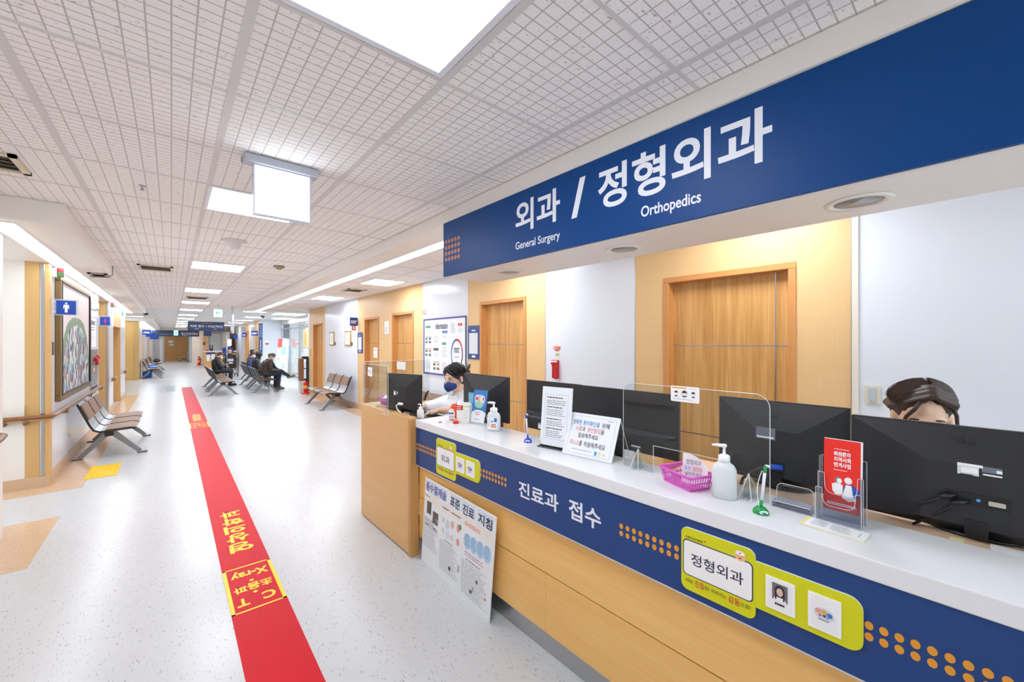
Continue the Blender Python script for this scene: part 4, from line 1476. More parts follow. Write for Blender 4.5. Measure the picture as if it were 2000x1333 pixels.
def basket(label, c, rz, L, Wd, H, z):
    """Open perforated basket: tapered walls cut by two rows of slots, rolled rim, solid floor."""
    root = Thing('plastic_basket', label, 'basket', (c[0], c[1], z), K_FRAME)
    R = Matrix.Rotation(rz, 3, 'Z')

    def P(x, y, q):
        return Vector((c[0], c[1], z)) + R @ Vector((x, y, q))
    k = 0.84
    m = MB()
    cor0 = [(-L / 2 * k, -Wd / 2 * k), (L / 2 * k, -Wd / 2 * k), (L / 2 * k, Wd / 2 * k), (-L / 2 * k, Wd / 2 * k)]
    cor1 = [(-L / 2, -Wd / 2), (L / 2, -Wd / 2), (L / 2, Wd / 2), (-L / 2, Wd / 2)]
    m.add([P(x, y, 0.001) for x, y in cor0] + [P(x, y, 0.003) for x, y in cor0],
          [(3, 2, 1, 0), (4, 5, 6, 7), (0, 1, 5, 4), (1, 2, 6, 5), (2, 3, 7, 6), (3, 0, 4, 7)], PINK)
    for i in range(4):
        a0, b0, a1, b1 = cor0[i], cor0[(i + 1) % 4], cor1[i], cor1[(i + 1) % 4]
        n = 14 if i % 2 == 0 else 9

        def W(u, v, th=0.0):
            x0 = a0[0] + (b0[0] - a0[0]) * u
            y0 = a0[1] + (b0[1] - a0[1]) * u
            x1 = a1[0] + (b1[0] - a1[0]) * u
            y1 = a1[1] + (b1[1] - a1[1]) * u
            return P((x0 + (x1 - x0) * v) * (1 - th), (y0 + (y1 - y0) * v) * (1 - th), 0.002 + (H - 0.002) * v)

        def cell(u0, u1, v0, v1):
            q = [W(u, v, th) for th in (0, 0.02) for u, v in ((u0, v0), (u1, v0), (u1, v1), (u0, v1))]
            m.add(q, [(0, 1, 2, 3), (7, 6, 5, 4), (0, 4, 5, 1), (1, 5, 6, 2), (2, 6, 7, 3), (3, 7, 4, 0)], PINK)
        for v0, v1 in ((0, 0.12), (0.42, 0.52), (0.84, 1.0)):
            cell(0, 1, v0, v1)
        for j in range(n + 1):
            u = j / n
            d = 0.3 / n
            cell(max(0, u - d / 2), min(1, u + d / 2), 0.1, 0.86)
        mid = 0.12 if i % 2 == 0 else 0.0
        if mid:
            cell(0.5 - mid, 0.5 + mid, 0.1, 0.86)
    m.build('body', root)
    m = MB()
    pts = [P(x * 1.0, y * 1.0, H) for x, y in rrect(-L / 2 - 0.003, L / 2 + 0.003, -Wd / 2 - 0.003, Wd / 2 + 0.003, 0.012, 4)]
    m.tube(pts + pts[:2], 0.0042, PINK, 8, cap=False)
    m.build('rim', root)
    return root, P


b1, P1 = basket('pink perforated basket holding a hand-lettered sheet on the counter', (1.500, 0.716), math.radians(69), 0.160, 0.112, 0.055, ZT)
t = Thing('folded_sheet', 'curled white hand-lettered sheet standing in the pink counter basket', 'paper', (1.488, 0.70, ZT + 0.005), K_FRAME)
o_ = Vector((1.490, 0.728, ZT + 0.006))
sx = Vector((0.22, -0.97, 0)).normalized()
mb = MB()
vs, fs = [], []
nn = 10
for i in range(nn + 1):
    u = i / nn
    bend = 0.010 * math.sin(PI * u)
    for v, hh in ((0, 0), (1, 0.112 - 0.045 * u * u)):
        vs.append(o_ + sx * 0.088 * u + Vector((0.97, 0.22, 0)) * (bend + 0.018 * v) + Vector((0, 0, hh)))
for i in range(nn):
    fs.append((2 * i, 2 * i + 2, 2 * i + 3, 2 * i + 1))
mb.add(vs, fs, M('#F1EDF2', 0.55, grain=0), True)
mb.build('sheet', t)
tf = (o_ + Vector((-0.002, -0.001, 0)), (sx * 1.0 + Vector((0.02, 0.01, 0))).normalized(), Vector((0.15, 0.04, 1)).normalized(), Vector((-0.97, -0.22, 0.15)).normalized())
mb = MB()
for s_, u0, u1, v0, v1, m_ in (('정형외과', 0.014, 0.066, 0.074, 0.092, BLACK_INK), ('접수', 0.008, 0.030, 0.053, 0.068, M('#3E7BCB', 0.5, grain=0)),
                               ('예약증', 0.038, 0.070, 0.050, 0.066, RED_INK), ('넣어주세요', 0.010, 0.070, 0.032, 0.046, BLACK_INK)):
    mb.text(s_, tf, u0, u1, v0, v1, m_, 0.0, n=0.0035 if u0 < 0.04 else 0.006)
mb.build('lettering', t)
b2, P2 = basket('pink lidded basket on the ledge of the left desk behind acrylic', (1.47, 3.29), math.radians(80), 0.19, 0.14, 0.06, 0.968)
t = Thing('paper_stack', 'loose white papers heaped in the far pink basket', 'paper', (1.47, 3.29, 0.975), K_FRAME)
mb = MB()
mb.box(1.42, 1.52, 3.23, 3.35, 0.9725, 1.02, PAPER, 0.004, 1)
mb.slab((Vector((1.47, 3.29, 1.02)), Vector((0.8, -0.6, 0.1)).normalized(), Vector((0.6, 0.8, 0.2)).normalized(), Vector((0, 0, 1))), [(-0.05, -0.05), (0.05, -0.05), (0.05, 0.05), (-0.05, 0.05)], 0, 0.012, PAPER)
mb.build('sheets', t)

# business card holder
t = Thing('card_holder', 'empty clear acrylic business card holder right of the green pen', 'holder', (1.54, 0.384, ZT), K_FRAME)
fr = FR(1.514)
mb = MB()
mb.slab(fr, [(-0.436, ZT), (-0.333, ZT), (-0.333, ZT + 0.022), (-0.436, ZT + 0.022)], -0.002, 0.0, ACRYL_GREY)
mb.build('front_lip', t)
fb = (Vector((1.565, 0, 0)), Vector((0, -1, 0)), Vector((0.12, 0, 1)).normalized(), Vector((-1, 0, 0.12)).normalized())
mb = MB()
up = rrect(-0.436, -0.333, ZT, ZT + 0.068, 0.018, 6)
mb.slab((Vector((1.56 - 0.12 * ZT, 0, 0)), fb[1], Vector((0.12, 0, 1)), fb[3]), [(-0.436, ZT), (-0.333, ZT)] + up[7:21], -0.002, 0.0, ACRYL_GREY)
mb.build('back_plate', t)
mb = MB()
for y in (0.436, 0.333):
    mb.box(1.514, 1.565, y - 0.001, y + 0.001, ZT, ZT + 0.02, ACRYL_GREY)
mb.box(1.514, 1.57, 0.333, 0.436, ZT, ZT + 0.002, ACRYL_GREY)
mb.build('tray', t)
mb = MB()
pts = [(1.513, 0.437, ZT + 0.002), (1.513, 0.437, ZT + 0.022), (1.513, 0.332, ZT + 0.022), (1.513, 0.332, ZT + 0.002), (1.513, 0.437, ZT + 0.002)]
mb.tube(pts, 0.0011, ACRYL_EDGE, 5)
bp = [(1.56 + 0.12 * (b - ZT), -a, b) for a, b in [(-0.436, ZT)] + up[7:21][::-1] + [(-0.333, ZT)]]
mb.tube(bp, 0.0011, ACRYL_EDGE, 5)
mb.build('edge', t)

# brochure rack with the red brochure
t = Thing('brochure_holder', 'clear tiered brochure rack behind the white notepad, holding a red booklet', 'holder', (1.53, 0.26, ZT), K_FRAME)
for x, z1, nm in ((1.503, ZT + 0.102, 'front_pocket'), (1.522, ZT + 0.145, 'middle_pocket'), (1.556, ZT + 0.19, 'back_plate')):
    mb = MB()
    fr = FR(x)
    s0, s1 = -0.316 + (x - 1.503) * 0.1, -0.210 + (x - 1.503) * 0.1
    if nm == 'back_plate':
        ol = [(s0, ZT), (s1, ZT), (s1, z1), (s0, z1)]
    else:
        zm = ZT + (0.052 if nm == 'front_pocket' else 0.085)
        arc = [(s0 + 0.015, z1)]
        a0 = [(s0 + 0.017 + 0.02 * (1 - math.cos(q)), zm + 0.02 * (1 - math.sin(q))) for q in [PI / 2 * i / 5 for i in range(6)]]
        left = [(s0, ZT), (s1, ZT), (s1, z1), (s1 - 0.012, z1)]
        b0 = [(s1 - 0.014 - 0.02 * (1 - math.cos(q)), zm + 0.02 * (1 - math.sin(q))) for q in [PI / 2 * i / 5 for i in range(6)]]
        ol = left + b0 + a0[::-1] + arc + [(s0, z1)]
    mb.slab(fr, ol, -0.0015, 0.0, ACRYL_GREY)
    ring = ol + [ol[0]]
    for a, b in zip(ring[:-1], ring[1:]):
        if (Vector(a) - Vector(b)).length > 1e-5:
            mb.tube([(x, -a[0], a[1]), (x, -b[0], b[1])], 0.0009, ACRYL_EDGE, 4)
    mb.build(nm, t)
mb = MB()
for y in (0.315, 0.211):
    sd = (Vector((0, y, 0)), Vector((1, 0, 0)), Vector((0, 0, 1)), Vector((0, -1, 0)))
    mb.slab(sd, [(1.503, ZT), (1.558, ZT), (1.556, ZT + 0.19), (1.540, ZT + 0.19), (1.538, ZT + 0.145), (1.522, ZT + 0.145), (1.520, ZT + 0.102), (1.503, ZT + 0.102)], -0.0008, 0.0008, ACRYL_GREY)
mb.build('side_plate', t)
t = Thing('booklet', 'red booklet with a white drawing of two people in the clear rack', 'booklet', (1.535, 0.26, ZT + 0.03), K_FRAME)
bo, bs = Vector((1.527, 0.302, ZT + 0.035)), Vector((0, -1, 0))
bt = Vector((0.06, 0, 1)).normalized()
bn = Vector((-1, 0, 0.06)).normalized()
bfr = (bo, bs, bt, bn)
BRED = M('#EE2A1F', 0.4, grain=0.01)
mb = MB()
mb.slab(bfr, [(0, 0), (0.090, 0), (0.090, 0.213), (0, 0.213)], -0.008, -0.0005, PURE_WHITE)
mb.slab(bfr, [(0, 0), (0.086, 0), (0.086, 0.212), (0, 0.212)], -0.0005, 0.0005, BRED)
mb.build('cover', t)
mb = MB()
for i, s_ in enumerate(('퇴원환자', '지역사회', '연계사업')):
    mb.text(s_, bfr, 0.024, 0.064, 0.163 - 0.0165 * i, 0.177 - 0.0165 * i, PURE_WHITE, 0.03)
mb.lines(bfr, 0.024, 0.064, 0.182, 0.186, 1, PURE_WHITE)
mb.lines(bfr, 0.024, 0.064, 0.120, 0.124, 1, PURE_WHITE)
mb.face(bfr, disc(0.035, 0.092, 0.008, 0.010), 0.001, M('#8A8088', 0.5, grain=0))
mb.face(bfr, disc(0.038, 0.090, 0.006, 0.008), 0.0012, PURE_WHITE)
mb.face(bfr, disc(0.0585, 0.095, 0.009, 0.010), 0.001, PURE_WHITE)
mb.face(bfr, [(0.020, 0.078), (0.030, 0.084), (0.046, 0.080), (0.046, 0.052), (0.030, 0.048), (0.022, 0.058)], 0.001, PURE_WHITE)
mb.face(bfr, [(0.044, 0.050), (0.050, 0.082), (0.070, 0.084), (0.085, 0.070), (0.085, 0.050)], 0.0009, M('#2458B4', 0.5, grain=0))
mb.face(bfr, [(0.044, 0.042), (0.053, 0.082), (0.066, 0.082), (0.070, 0.052), (0.078, 0.040), (0.060, 0.034)], 0.0013, PURE_WHITE)
mb.slab(bfr, rrect(0.008, 0.078, 0.016, 0.024, 0.004), 0.0005, 0.001, M('#F7D9D2', 0.5, grain=0))
mb.lines(bfr, 0.014, 0.074, 0.018, 0.022, 1, GREY_INK, n=0.0014)
mb.build('print', t)

# notepad
t = Thing('notepad', 'long white form pad with a yellow edge lying before the brochure rack', 'notepad', (1.47, 0.265, ZT), K_FRAME)
bl, br, tl = Vector((1.428, 0.338, ZT)), Vector((1.420, 0.196, ZT)), Vector((1.496, 0.337, ZT))
qf = quad_frame(bl, br, tl)
O, S, T, N = qf
if N.z < 0:
    N = -N
qf = (O, S, T, N)
mb = MB()
mb.slab(qf, [(0, 0), (0.144, 0), (0.144, 0.07), (0, 0.07)], 0.0004, 0.006, M('#EBE8D2', 0.6, grain=0.02))
mb.build('pad', t)
mb = MB()
mb.rect(qf, 0, 0.144, 0, 0.07, 0.0064, PAPER)
mb.rect(qf, 0, 0.008, 0.002, 0.07, 0.0067, M('#E9DC7E', 0.6, grain=0))
mb.lines(qf, 0.02, 0.06, 0.012, 0.06, 9, PALE_INK, n=0.0068)
mb.lines(qf, 0.066, 0.115, 0.012, 0.06, 9, PALE_INK, n=0.0068)
mb.lines(qf, 0.128, 0.134, 0.015, 0.05, 3, GREY_INK, n=0.0068)
mb.build('printed_sheet', t)

# blue brochure in a wire-clear holder beside the pouch
t = Thing('leaflet_stand', 'blue leaflet with a globe drawing in a clear stand, left of the labelled sanitizer', 'leaflet', (1.575, 2.15, ZT), K_FRAME)
bo = Vector((1.553, 2.208, ZT + 0.008))
bs = Vector((0.25, -0.97, 0)).normalized()
bt = Vector((0.18, 0.045, 1)).normalized()
bn = bs.cross(bt)
if bn.x > 0:
    bn = -bn
bfr = (bo, bs, bt, bn)
mb = MB()
mb.slab(bfr, [(0, 0), (0.115, 0), (0.115, 0.216), (0, 0.216)], -0.004, 0, M('#3C7FC6', 0.4, grain=0.02))
mb.build('leaflet', t)
mb = MB()
mb.face(bfr, disc(0.0575, 0.144, 0.044), 0.0006, M('#8FC3DE', 0.5, grain=0.02))
mb.face(bfr, disc(0.056, 0.118, 0.034, 0.022), 0.0009, M('#9CCFA6', 0.5, grain=0.02))
mb.face(bfr, disc(0.034, 0.160, 0.020, 0.024), 0.0011, M('#F0D3D6', 0.5, grain=0))
mb.face(bfr, disc(0.08, 0.157, 0.022, 0.024), 0.0011, M('#F3E3E6', 0.5, grain=0))
for a in (0.028, 0.04, 0.088):
    mb.face(bfr, disc(a, 0.158, 0.007, 0.012), 0.0013, M('#C4656A', 0.5, grain=0))
top = [(0.115 * (0.5 + 0.5 * math.cos(q)), 0.058 + 0.026 * math.sin(q)) for q in [PI * i / 12 for i in range(13)]]
mb.face(bfr, [(0, 0), (0.115, 0)] + top, 0.0009, M('#EFF3F8', 0.5, grain=0))
mb.lines(bfr, 0.02, 0.095, 0.064, 0.074, 1, GREY_INK, n=0.0013)
mb.lines(bfr, 0.035, 0.085, 0.05, 0.06, 1, M('#E0784A', 0.5, grain=0), n=0.0013, h=0.8)
mb.lines(bfr, 0.03, 0.08, 0.018, 0.028, 1, GREY_INK, n=0.0013)
mb.build('print', t)
mb = MB()
for a in (-0.004, 0.119):
    p = bo + bs * a
    mb.tube([p + bn * 0.012 + Vector((0, 0, -0.006)), p + bt * 0.07 + bn * 0.004, p - bn * 0.045 + Vector((0, 0, -0.006))], 0.0022, ACRYL_EDGE, 6)
p0, p1 = bo - bs * 0.004 + bn * 0.012, bo + bs * 0.119 + bn * 0.012
mb.tube([p0 + Vector((0, 0, -0.005)), p1 + Vector((0, 0, -0.005))], 0.0025, ACRYL_EDGE, 6)
mb.build('stand', t)
t = Thing('leaflet', 'small light blue card standing between the pouch and the blue leaflet', 'leaflet', (1.59, 2.26, ZT), K_FRAME)
mb = MB()
f_ = (Vector((1.592, 2.288, ZT)), Vector((0.3, -0.95, 0)).normalized(), Vector((0, 0, 1)), Vector((-0.95, -0.3, 0)).normalized())
mb.slab(f_, [(0, 0), (0.058, 0), (0.058, 0.196), (0, 0.196)], -0.002, 0, M('#49B4D6', 0.4, grain=0.02))
mb.build('card', t)
mb = MB()
mb.lines(f_, 0.006, 0.052, 0.13, 0.185, 4, PURE_WHITE, h=0.3)
mb.build('print', t)

# ---------------------------------------------------------------- monitors
def monitor(label, c, yaw, w, h, style, logo, labels=(), z_desk=0.72, ports=False, vga=False, depth=0.03):
    """Seen from behind. c = centre of the back plane (frame K), yaw = turn about the vertical, local s to the viewer's right."""
    root = Thing('monitor', label, 'monitor', (c[0], c[1], z_desk), K_FRAME)
    S = Matrix.Rotation(yaw, 3, 'Z') @ Vector((0, -1, 0))
    N = Matrix.Rotation(yaw, 3, 'Z') @ Vector((-1, 0, 0))
    T = Vector((0, 0, 1))
    O = Vector(c)
    fr = (O, S, T, N)
    m = MB()
    m.slab(fr, rrect(-w / 2, w / 2, -h / 2, h / 2, 0.004), -0.016, 0.0, MONITOR_PL)
    m.build('bezel', root)
    m = MB()
    m.rect(fr, -w / 2 + 0.012, w / 2 - 0.012, -h / 2 + 0.02, h / 2 - 0.012, -0.0165, SCREEN_BLACK)
    m.build('screen', root)
    m = MB()
    if style == 'hip':
        a = [(-w / 2 + 0.004, -h / 2 + 0.004), (w / 2 - 0.004, -h / 2 + 0.004), (w / 2 - 0.004, h / 2 - 0.004), (-w / 2 + 0.004, h / 2 - 0.004)]
        b = [(-w * 0.20, -h / 2 + 0.03), (w * 0.20, -h / 2 + 0.03), (w * 0.17, h * 0.16), (-w * 0.17, h * 0.16)]
    else:
        a = [(-w / 2 + 0.006, -h / 2 + 0.006), (w / 2 - 0.006, -h / 2 + 0.006), (w / 2 - 0.006, -h * 0.18), (-w / 2 + 0.006, -h * 0.18)]
        b = [(-w * 0.40, -h / 2 + 0.01), (w * 0.40, -h / 2 + 0.01), (w * 0.40, -h * 0.25), (-w * 0.40, -h * 0.25)]
    vs = [O + S * x + T * y + N * 0.0 for x, y in a] + [O + S * x + T * y + N * depth for x, y in b]
    m.add(vs, [(4, 5, 6, 7), (0, 1, 5, 4), (1, 2, 6, 5), (2, 3, 7, 6), (3, 0, 4, 7)], MONITOR_PL)
    if style != 'hip':
        # curved chin sweeping across the lower third
        arc = [(-w / 2 + 0.01 + (w - 0.02) * i / 16, -h * 0.16 - h * 0.10 * math.sin(PI * i / 16)) for i in range(17)]
        m.slab(fr, [(-w / 2 + 0.01, -h * 0.13), (w / 2 - 0.01, -h * 0.13)][::-1] + arc, 0.0, 0.012, M('#3A3D42', 0.4, grain=0.1, scale=300))
    m.build('back_shell', root)
    if logo:
        m = MB()
        lx, lz = logo
        nn = depth * 0.60 + 0.002
        k = h * 0.028
        lc = M('#131416', 0.3)
        if style == 'hip':
            top_t, bot_t = h / 2 - 0.004, h * 0.16
            nn = depth * (top_t - lz) / (top_t - bot_t)
            tilt = Vector((0, 0, 1)) * (bot_t - top_t) + N * depth
            lf = (O + N * (nn + 0.0006) + T * lz, S, -tilt.normalized(), S.cross(-tilt.normalized()))
            if lf[3].dot(N) < 0:
                lf = (lf[0], lf[1], lf[2], -lf[3])
        else:
            lf = (O + T * lz, S, T, N)
        m.text('LG', lf, lx - 0.004, lx + k * 2.2, -k, k, lc, 0.02, n=0.0006)
        ring = disc(lx - k * 1.6, 0, k * 1.15, n=24)
        m.slab(lf, ring, 0, 0.0006, lc)
        m.face(lf, disc(lx - k * 1.6, 0, k * 0.85, n=24), 0.0009, MONITOR_PL)
        m.rect(lf, lx - k * 1.75, lx - k * 1.55, -k * 0.5, k * 0.5, 0.0012, lc)
        m.build('logo', root)
    if labels:
        m = MB()
        for s0, s1, t0, t1, mm, nn in labels:
            m.rect(fr, s0, s1, t0, t1, nn, mm)
        m.build('rating_label', root)
    if ports:
        m = MB()
        m.slab(fr, rrect(-0.058, 0.062, -h / 2 + 0.09, -h / 2 + 0.125, 0.004), depth, depth + 0.0012, M('#0F1011', 0.5))
        m.slab(fr, rrect(0.022, 0.052, -h / 2 + 0.1, -h / 2 + 0.112, 0.002), depth + 0.001, depth + 0.004, M('#C9C3B4', 0.3, metal=0.5))
        m.face(fr, disc(0.004, -h / 2 + 0.108, 0.004), depth + 0.0016, M('#4FA0E8', 0.4))
        m.build('port_panel', root)
        m = MB()
        for p0, p1 in (((-0.035, 0.112), (-0.155, 0.035)), ((-0.012, 0.100), (-0.125, 0.005))):
            q0 = O + S * p0[0] + T * (-h / 2 + p0[1]) + N * (depth + 0.002)
            q1 = O + S * p1[0] + T * (-h / 2 + p1[1] - 0.012) + N * (depth - 0.02)
            m.tube([q0, q0 + N * 0.012 + S * -0.012, q0.lerp(q1, 0.5) + N * 0.012 + T * 0.008, q1], 0.0042, BLACK_PL, 8)
            m.tube([q0 + N * 0.010 + S * -0.01, q0 + N * 0.012 + S * -0.035 + T * -0.012], 0.0075, BLACK_PL, 8)
        m.build('cable', root)
    if vga:
        m = MB()
        q = O + S * vga[0] + T * vga[1] + N * (depth + 0.001)
        u = (S * -0.9 + N * 0.4).normalized()
        m.tube([q + u * -0.004, q + u * 0.034], 0.011, M('#1B4FC0', 0.35), 8)
        m.tube([q + u * 0.03, q + u * 0.075 + T * -0.012, q + u * 0.13 + T * -0.06 - N * 0.02, q + u * 0.17 + T * -0.16 - N * 0.06], 0.0055, M('#3B3338', 0.45), 8)
        m.build('cable', root)
    m = MB()
    base_z = z_desk
    zt = c[2] - h / 2
    p = O - N * 0.0
    st = (Vector((p.x, p.y, 0)), S, T, N)
    m.slab(st, rrect(-0.022, 0.022, base_z + 0.012, zt + 0.05, 0.006), depth * 0.6, depth * 0.6 + 0.018, M('#151619', 0.35))
    m.build('stand_neck', root)
    m = MB()
    m.lathe([(0.10, 0.001), (0.105, 0.004), (0.10, 0.010), (0.03, 0.014)], M('#151619', 0.35), (p.x - N.x * 0.06, p.y - N.y * 0.06, base_z), 28, 0.8, 1.0)
    m.build('stand_base', root)
    return root


LBL = M('#D5D8DC', 0.4, grain=0.0)
LBL_D = M('#6E7480', 0.4, grain=0.0)
monitor('rightmost black monitor seen from behind, with ports and cables, by the red booklet', (1.735, -0.005, 1.106), 0.0, 0.545, 0.304, 'hip', (-0.02, 0.112),
        [(-0.035, 0.005, 0.022, 0.052, LBL, 0.0352), (-0.028, 0.003, 0.028, 0.043, PURE_WHITE, 0.0356), (-0.035, 0.012, 0.046, 0.0535, PURE_WHITE, 0.0356),
         (-0.03, -0.006, 0.020, 0.024, BLACK_PL, 0.0357), (0.010, 0.046, 0.036, 0.052, LBL_D, 0.0352), (0.012, 0.046, 0.028, 0.032, PURE_WHITE, 0.0353),
         (0.036, 0.046, 0.038, 0.046, PURE_WHITE, 0.0356)], z_desk=0.9455, ports=True, depth=0.035)
monitor('black monitor with a blue cable plug, behind the right end of the acrylic screen', (1.760, 0.487, 1.119), 0.0, 0.425, 0.310, 'hip', (-0.015, 0.102),
        [(-0.065, 0.0, 0.012, 0.056, LBL_D, 0.0302), (-0.062, -0.005, 0.016, 0.022, PURE_WHITE, 0.0306)], vga=(0.02, -0.085), z_desk=0.9455, depth=0.03)
monitor('black flat-backed monitor behind the left end of the acrylic screen', (1.745, 1.160, 1.112), 0.0, 0.585, 0.298, 'chin', None,
        [(-0.12, -0.06, -0.132, -0.124, LBL, 0.0302), (0.07, 0.12, -0.118, -0.110, LBL, 0.0302)])
monitor('black flat-backed monitor behind the upright notice frame', (1.760, 1.660, 1.108), 0.02, 0.43, 0.305, 'chin', None,
        [(-0.085, -0.055, -0.135, -0.108, PURE_WHITE, 0.0302), (-0.045, -0.035, -0.135, -0.112, LBL, 0.0302), (-0.085, -0.058, -0.104, -0.101, PURE_WHITE, 0.0302)])
monitor('squarish black monitor behind the blue leaflet, before the masked receptionist', (1.735, 2.295, 1.110), 0.0, 0.525, 0.310, 'hip', (-0.03, 0.100))
monitor('leftmost black monitor on the pale desk, turned partly toward the corridor', (1.400, 2.887, 1.109), math.atan2(0.111, 0.348), 0.365, 0.290, 'hip', (-0.02, 0.102),
        [(-0.075, -0.045, -0.022, 0.020, LBL_D, 0.0302), (-0.070, -0.052, -0.018, 0.008, PURE_WHITE, 0.0306), (-0.038, -0.028, -0.01, 0.01, LBL, 0.0302)], z_desk=0.90)

# things lying on the staff desk
mb = MB()
mb.box(1.364, 1.745, 2.62, 3.17, 0.721, 0.90, M('#E9DCC6', 0.4, grain=0.02))
tag(mb.build('desk_riser', P=(1.6, 3.0, 0.72), frame=K_FRAME), 'pale raised shelf box on the left desk under the leftmost monitor', 'desk riser')
t = Thing('keyboard', 'dark keyboard on the left desk beneath the masked receptionist\'s hand', 'keyboard', (1.60, 2.83, 0.90), K_FRAME)
mb = MB()
mb.box(1.53, 1.67, 2.66, 3.06, 0.90, 0.918, M('#2A2B2E', 0.5), 0.004, 1)
mb.build('case', t)
mb = MB()
for i in range(5):
    for j in range(13):
        mb.box(1.54 + 0.025 * i, 1.56 + 0.025 * i, 2.675 + 0.029 * j, 2.698 + 0.029 * j, 0.918, 0.923, M('#3A3C40', 0.5))
tag(mb.build('keys', t), kind='stuff')
mb = MB()
mb.slab((Vector((1.76, 2.72, 0.90)), Vector((0.3, -0.95, 0)), Vector((0.95, 0.3, 0)), Vector((0, 0, 1))), [(-0.1, -0.09), (0.1, -0.09), (0.1, 0.07), (-0.1, 0.07)], 0.0, 0.012, M('#C9D6E4', 0.5))
tag(mb.build('document', P=(1.76, 2.72, 0.90), frame=K_FRAME), 'pale blue sheaf of documents under the masked receptionist\'s near arm', 'document')
t = Thing('webcam_cable', 'white plug and cable hanging at the back of the leftmost monitor', 'cable', (1.36, 2.86, 0.97), K_FRAME)
mb = MB()
mb.tube([(1.355, 2.87, 1.03), (1.36, 2.82, 1.033)], [0.011, 0.009], PURE_WHITE, 10)
mb.build('plug', t)
mb = MB()
mb.tube([(1.355, 2.87, 1.03), (1.345, 2.895, 1.015), (1.348, 2.88, 0.985), (1.366, 2.83, 0.955), (1.38, 2.80, 0.902)], 0.005, PURE_WHITE, 8)
mb.build('cord', t)
mb = MB()
mb.box(1.42, 1.49, 2.665, 2.75, 0.90, 0.945, M('#6E2A2A', 0.4), 0.008, 2)
tag(mb.build('pouch', P=(1.45, 2.7, 0.90), frame=K_FRAME), 'small dark red pouch at the foot of the leftmost monitor', 'pouch')
mb = MB()
mb.box(1.640, 1.705, -0.16, -0.030, 0.9458, 0.949, M('#F1F0EE', 0.5))
tag(mb.build('document', P=(1.645, -0.08, 0.945), frame=K_FRAME), 'white sheet behind the counter below the right half of the rightmost monitor', 'document')
mb = MB()
mb.box(1.650, 1.685, 0.015, 0.045, 0.9458, 0.950, M('#E8DE9A', 0.5), 0.003, 1)
tag(mb.build('sticky_note', P=(1.645, 0.04, 0.945), frame=K_FRAME), 'tiny yellow note beside the rightmost monitor\'s stand', 'sticky note')
mb = MB()
mb.box(1.825, 1.839, -0.60, 0.20, 0.9458, 0.975, M('#C98A92', 0.5), 0.003, 1)
tag(mb.build('desk_organizer', P=(1.83, -0.2, 0.945), frame=K_FRAME), 'pink strip of a file tray glimpsed below the rightmost monitor', 'tray')

# acrylic guards on the left desk
t = Thing('acrylic_screen', 'clear acrylic guard on the left desk facing the corridor, over the pink basket', 'screen', (1.31, 3.2, 0.967), K_FRAME)
mb = MB()
fr = FR(1.305)
mb.slab(fr, rrect(-3.47, -2.95, 0.968, 1.315, 0.01), -0.002, 0.002, ACRYL)
mb.build('sheet', t)
mb = MB()
mb.tube([(1.305, 2.95, 0.968), (1.305, 2.95, 1.315), (1.305, 3.47, 1.315), (1.305, 3.47, 0.968)], 0.002, ACRYL_EDGE, 5)
mb.box(1.294, 1.300, 2.93, 3.07, 0.935, 0.938, ACRYL_EDGE)
mb.box(1.294, 1.300, 2.93, 2.933, 0.935, 0.975, ACRYL_EDGE)
mb.box(1.294, 1.300, 3.0, 3.003, 0.935, 0.985, ACRYL_EDGE)
mb.build('edge', t)
t = Thing('acrylic_screen', 'clear acrylic guard crossing the far end of the left desk', 'screen', (1.6, 3.46, 0.968), K_FRAME)
mb = MB()
mb.slab(FF(3.46), rrect(1.32, 1.95, 0.968, 1.33, 0.01), -0.002, 0.002, ACRYL)
mb.build('sheet', t)
mb = MB()
mb.tube([(1.32, 3.46, 0.968), (1.32, 3.46, 1.33), (1.95, 3.46, 1.33), (1.95, 3.46, 0.968)], 0.002, ACRYL_EDGE, 5)
mb.build('edge', t)
t = Thing('mask_notice_card', 'small white icon card stuck on the left desk guard above the pink basket', 'sign', (1.302, 3.3, 1.22), K_FRAME)
mb = MB()
fr = FR(1.3025)
mb.slab(fr, rrect(-3.345, -3.255, 1.215, 1.29, 0.004), 0.0, 0.001, PURE_WHITE)
mb.build('card', t)
mb = MB()
for a, b in ((-3.325, 1.255), (-3.30, 1.268), (-3.30, 1.24), (-3.275, 1.255)):
    mb.face(fr, disc(a, b, 0.007), 0.0014, DARK_NAVY)
mb.build('print', t)
mb = MB()
mb.slab(FR(1.50), rrect(-3.21, -3.05, 1.27, 1.335, 0.003), 0.0, 0.002, PURE_WHITE)
mb.slab(FR(1.50), [(-3.13, 0.93), (-3.125, 0.93), (-3.125, 1.27), (-3.13, 1.27)], -0.002, 0.0, ACRYL)
mb.box(1.47, 1.53, 3.10, 3.155, 0.90, 0.932, ACRYL)
tag(mb.build('card_stand', P=(1.5, 3.13, 0.90), frame=K_FRAME), 'blank white card on a clear stand above the leftmost monitor', 'sign')


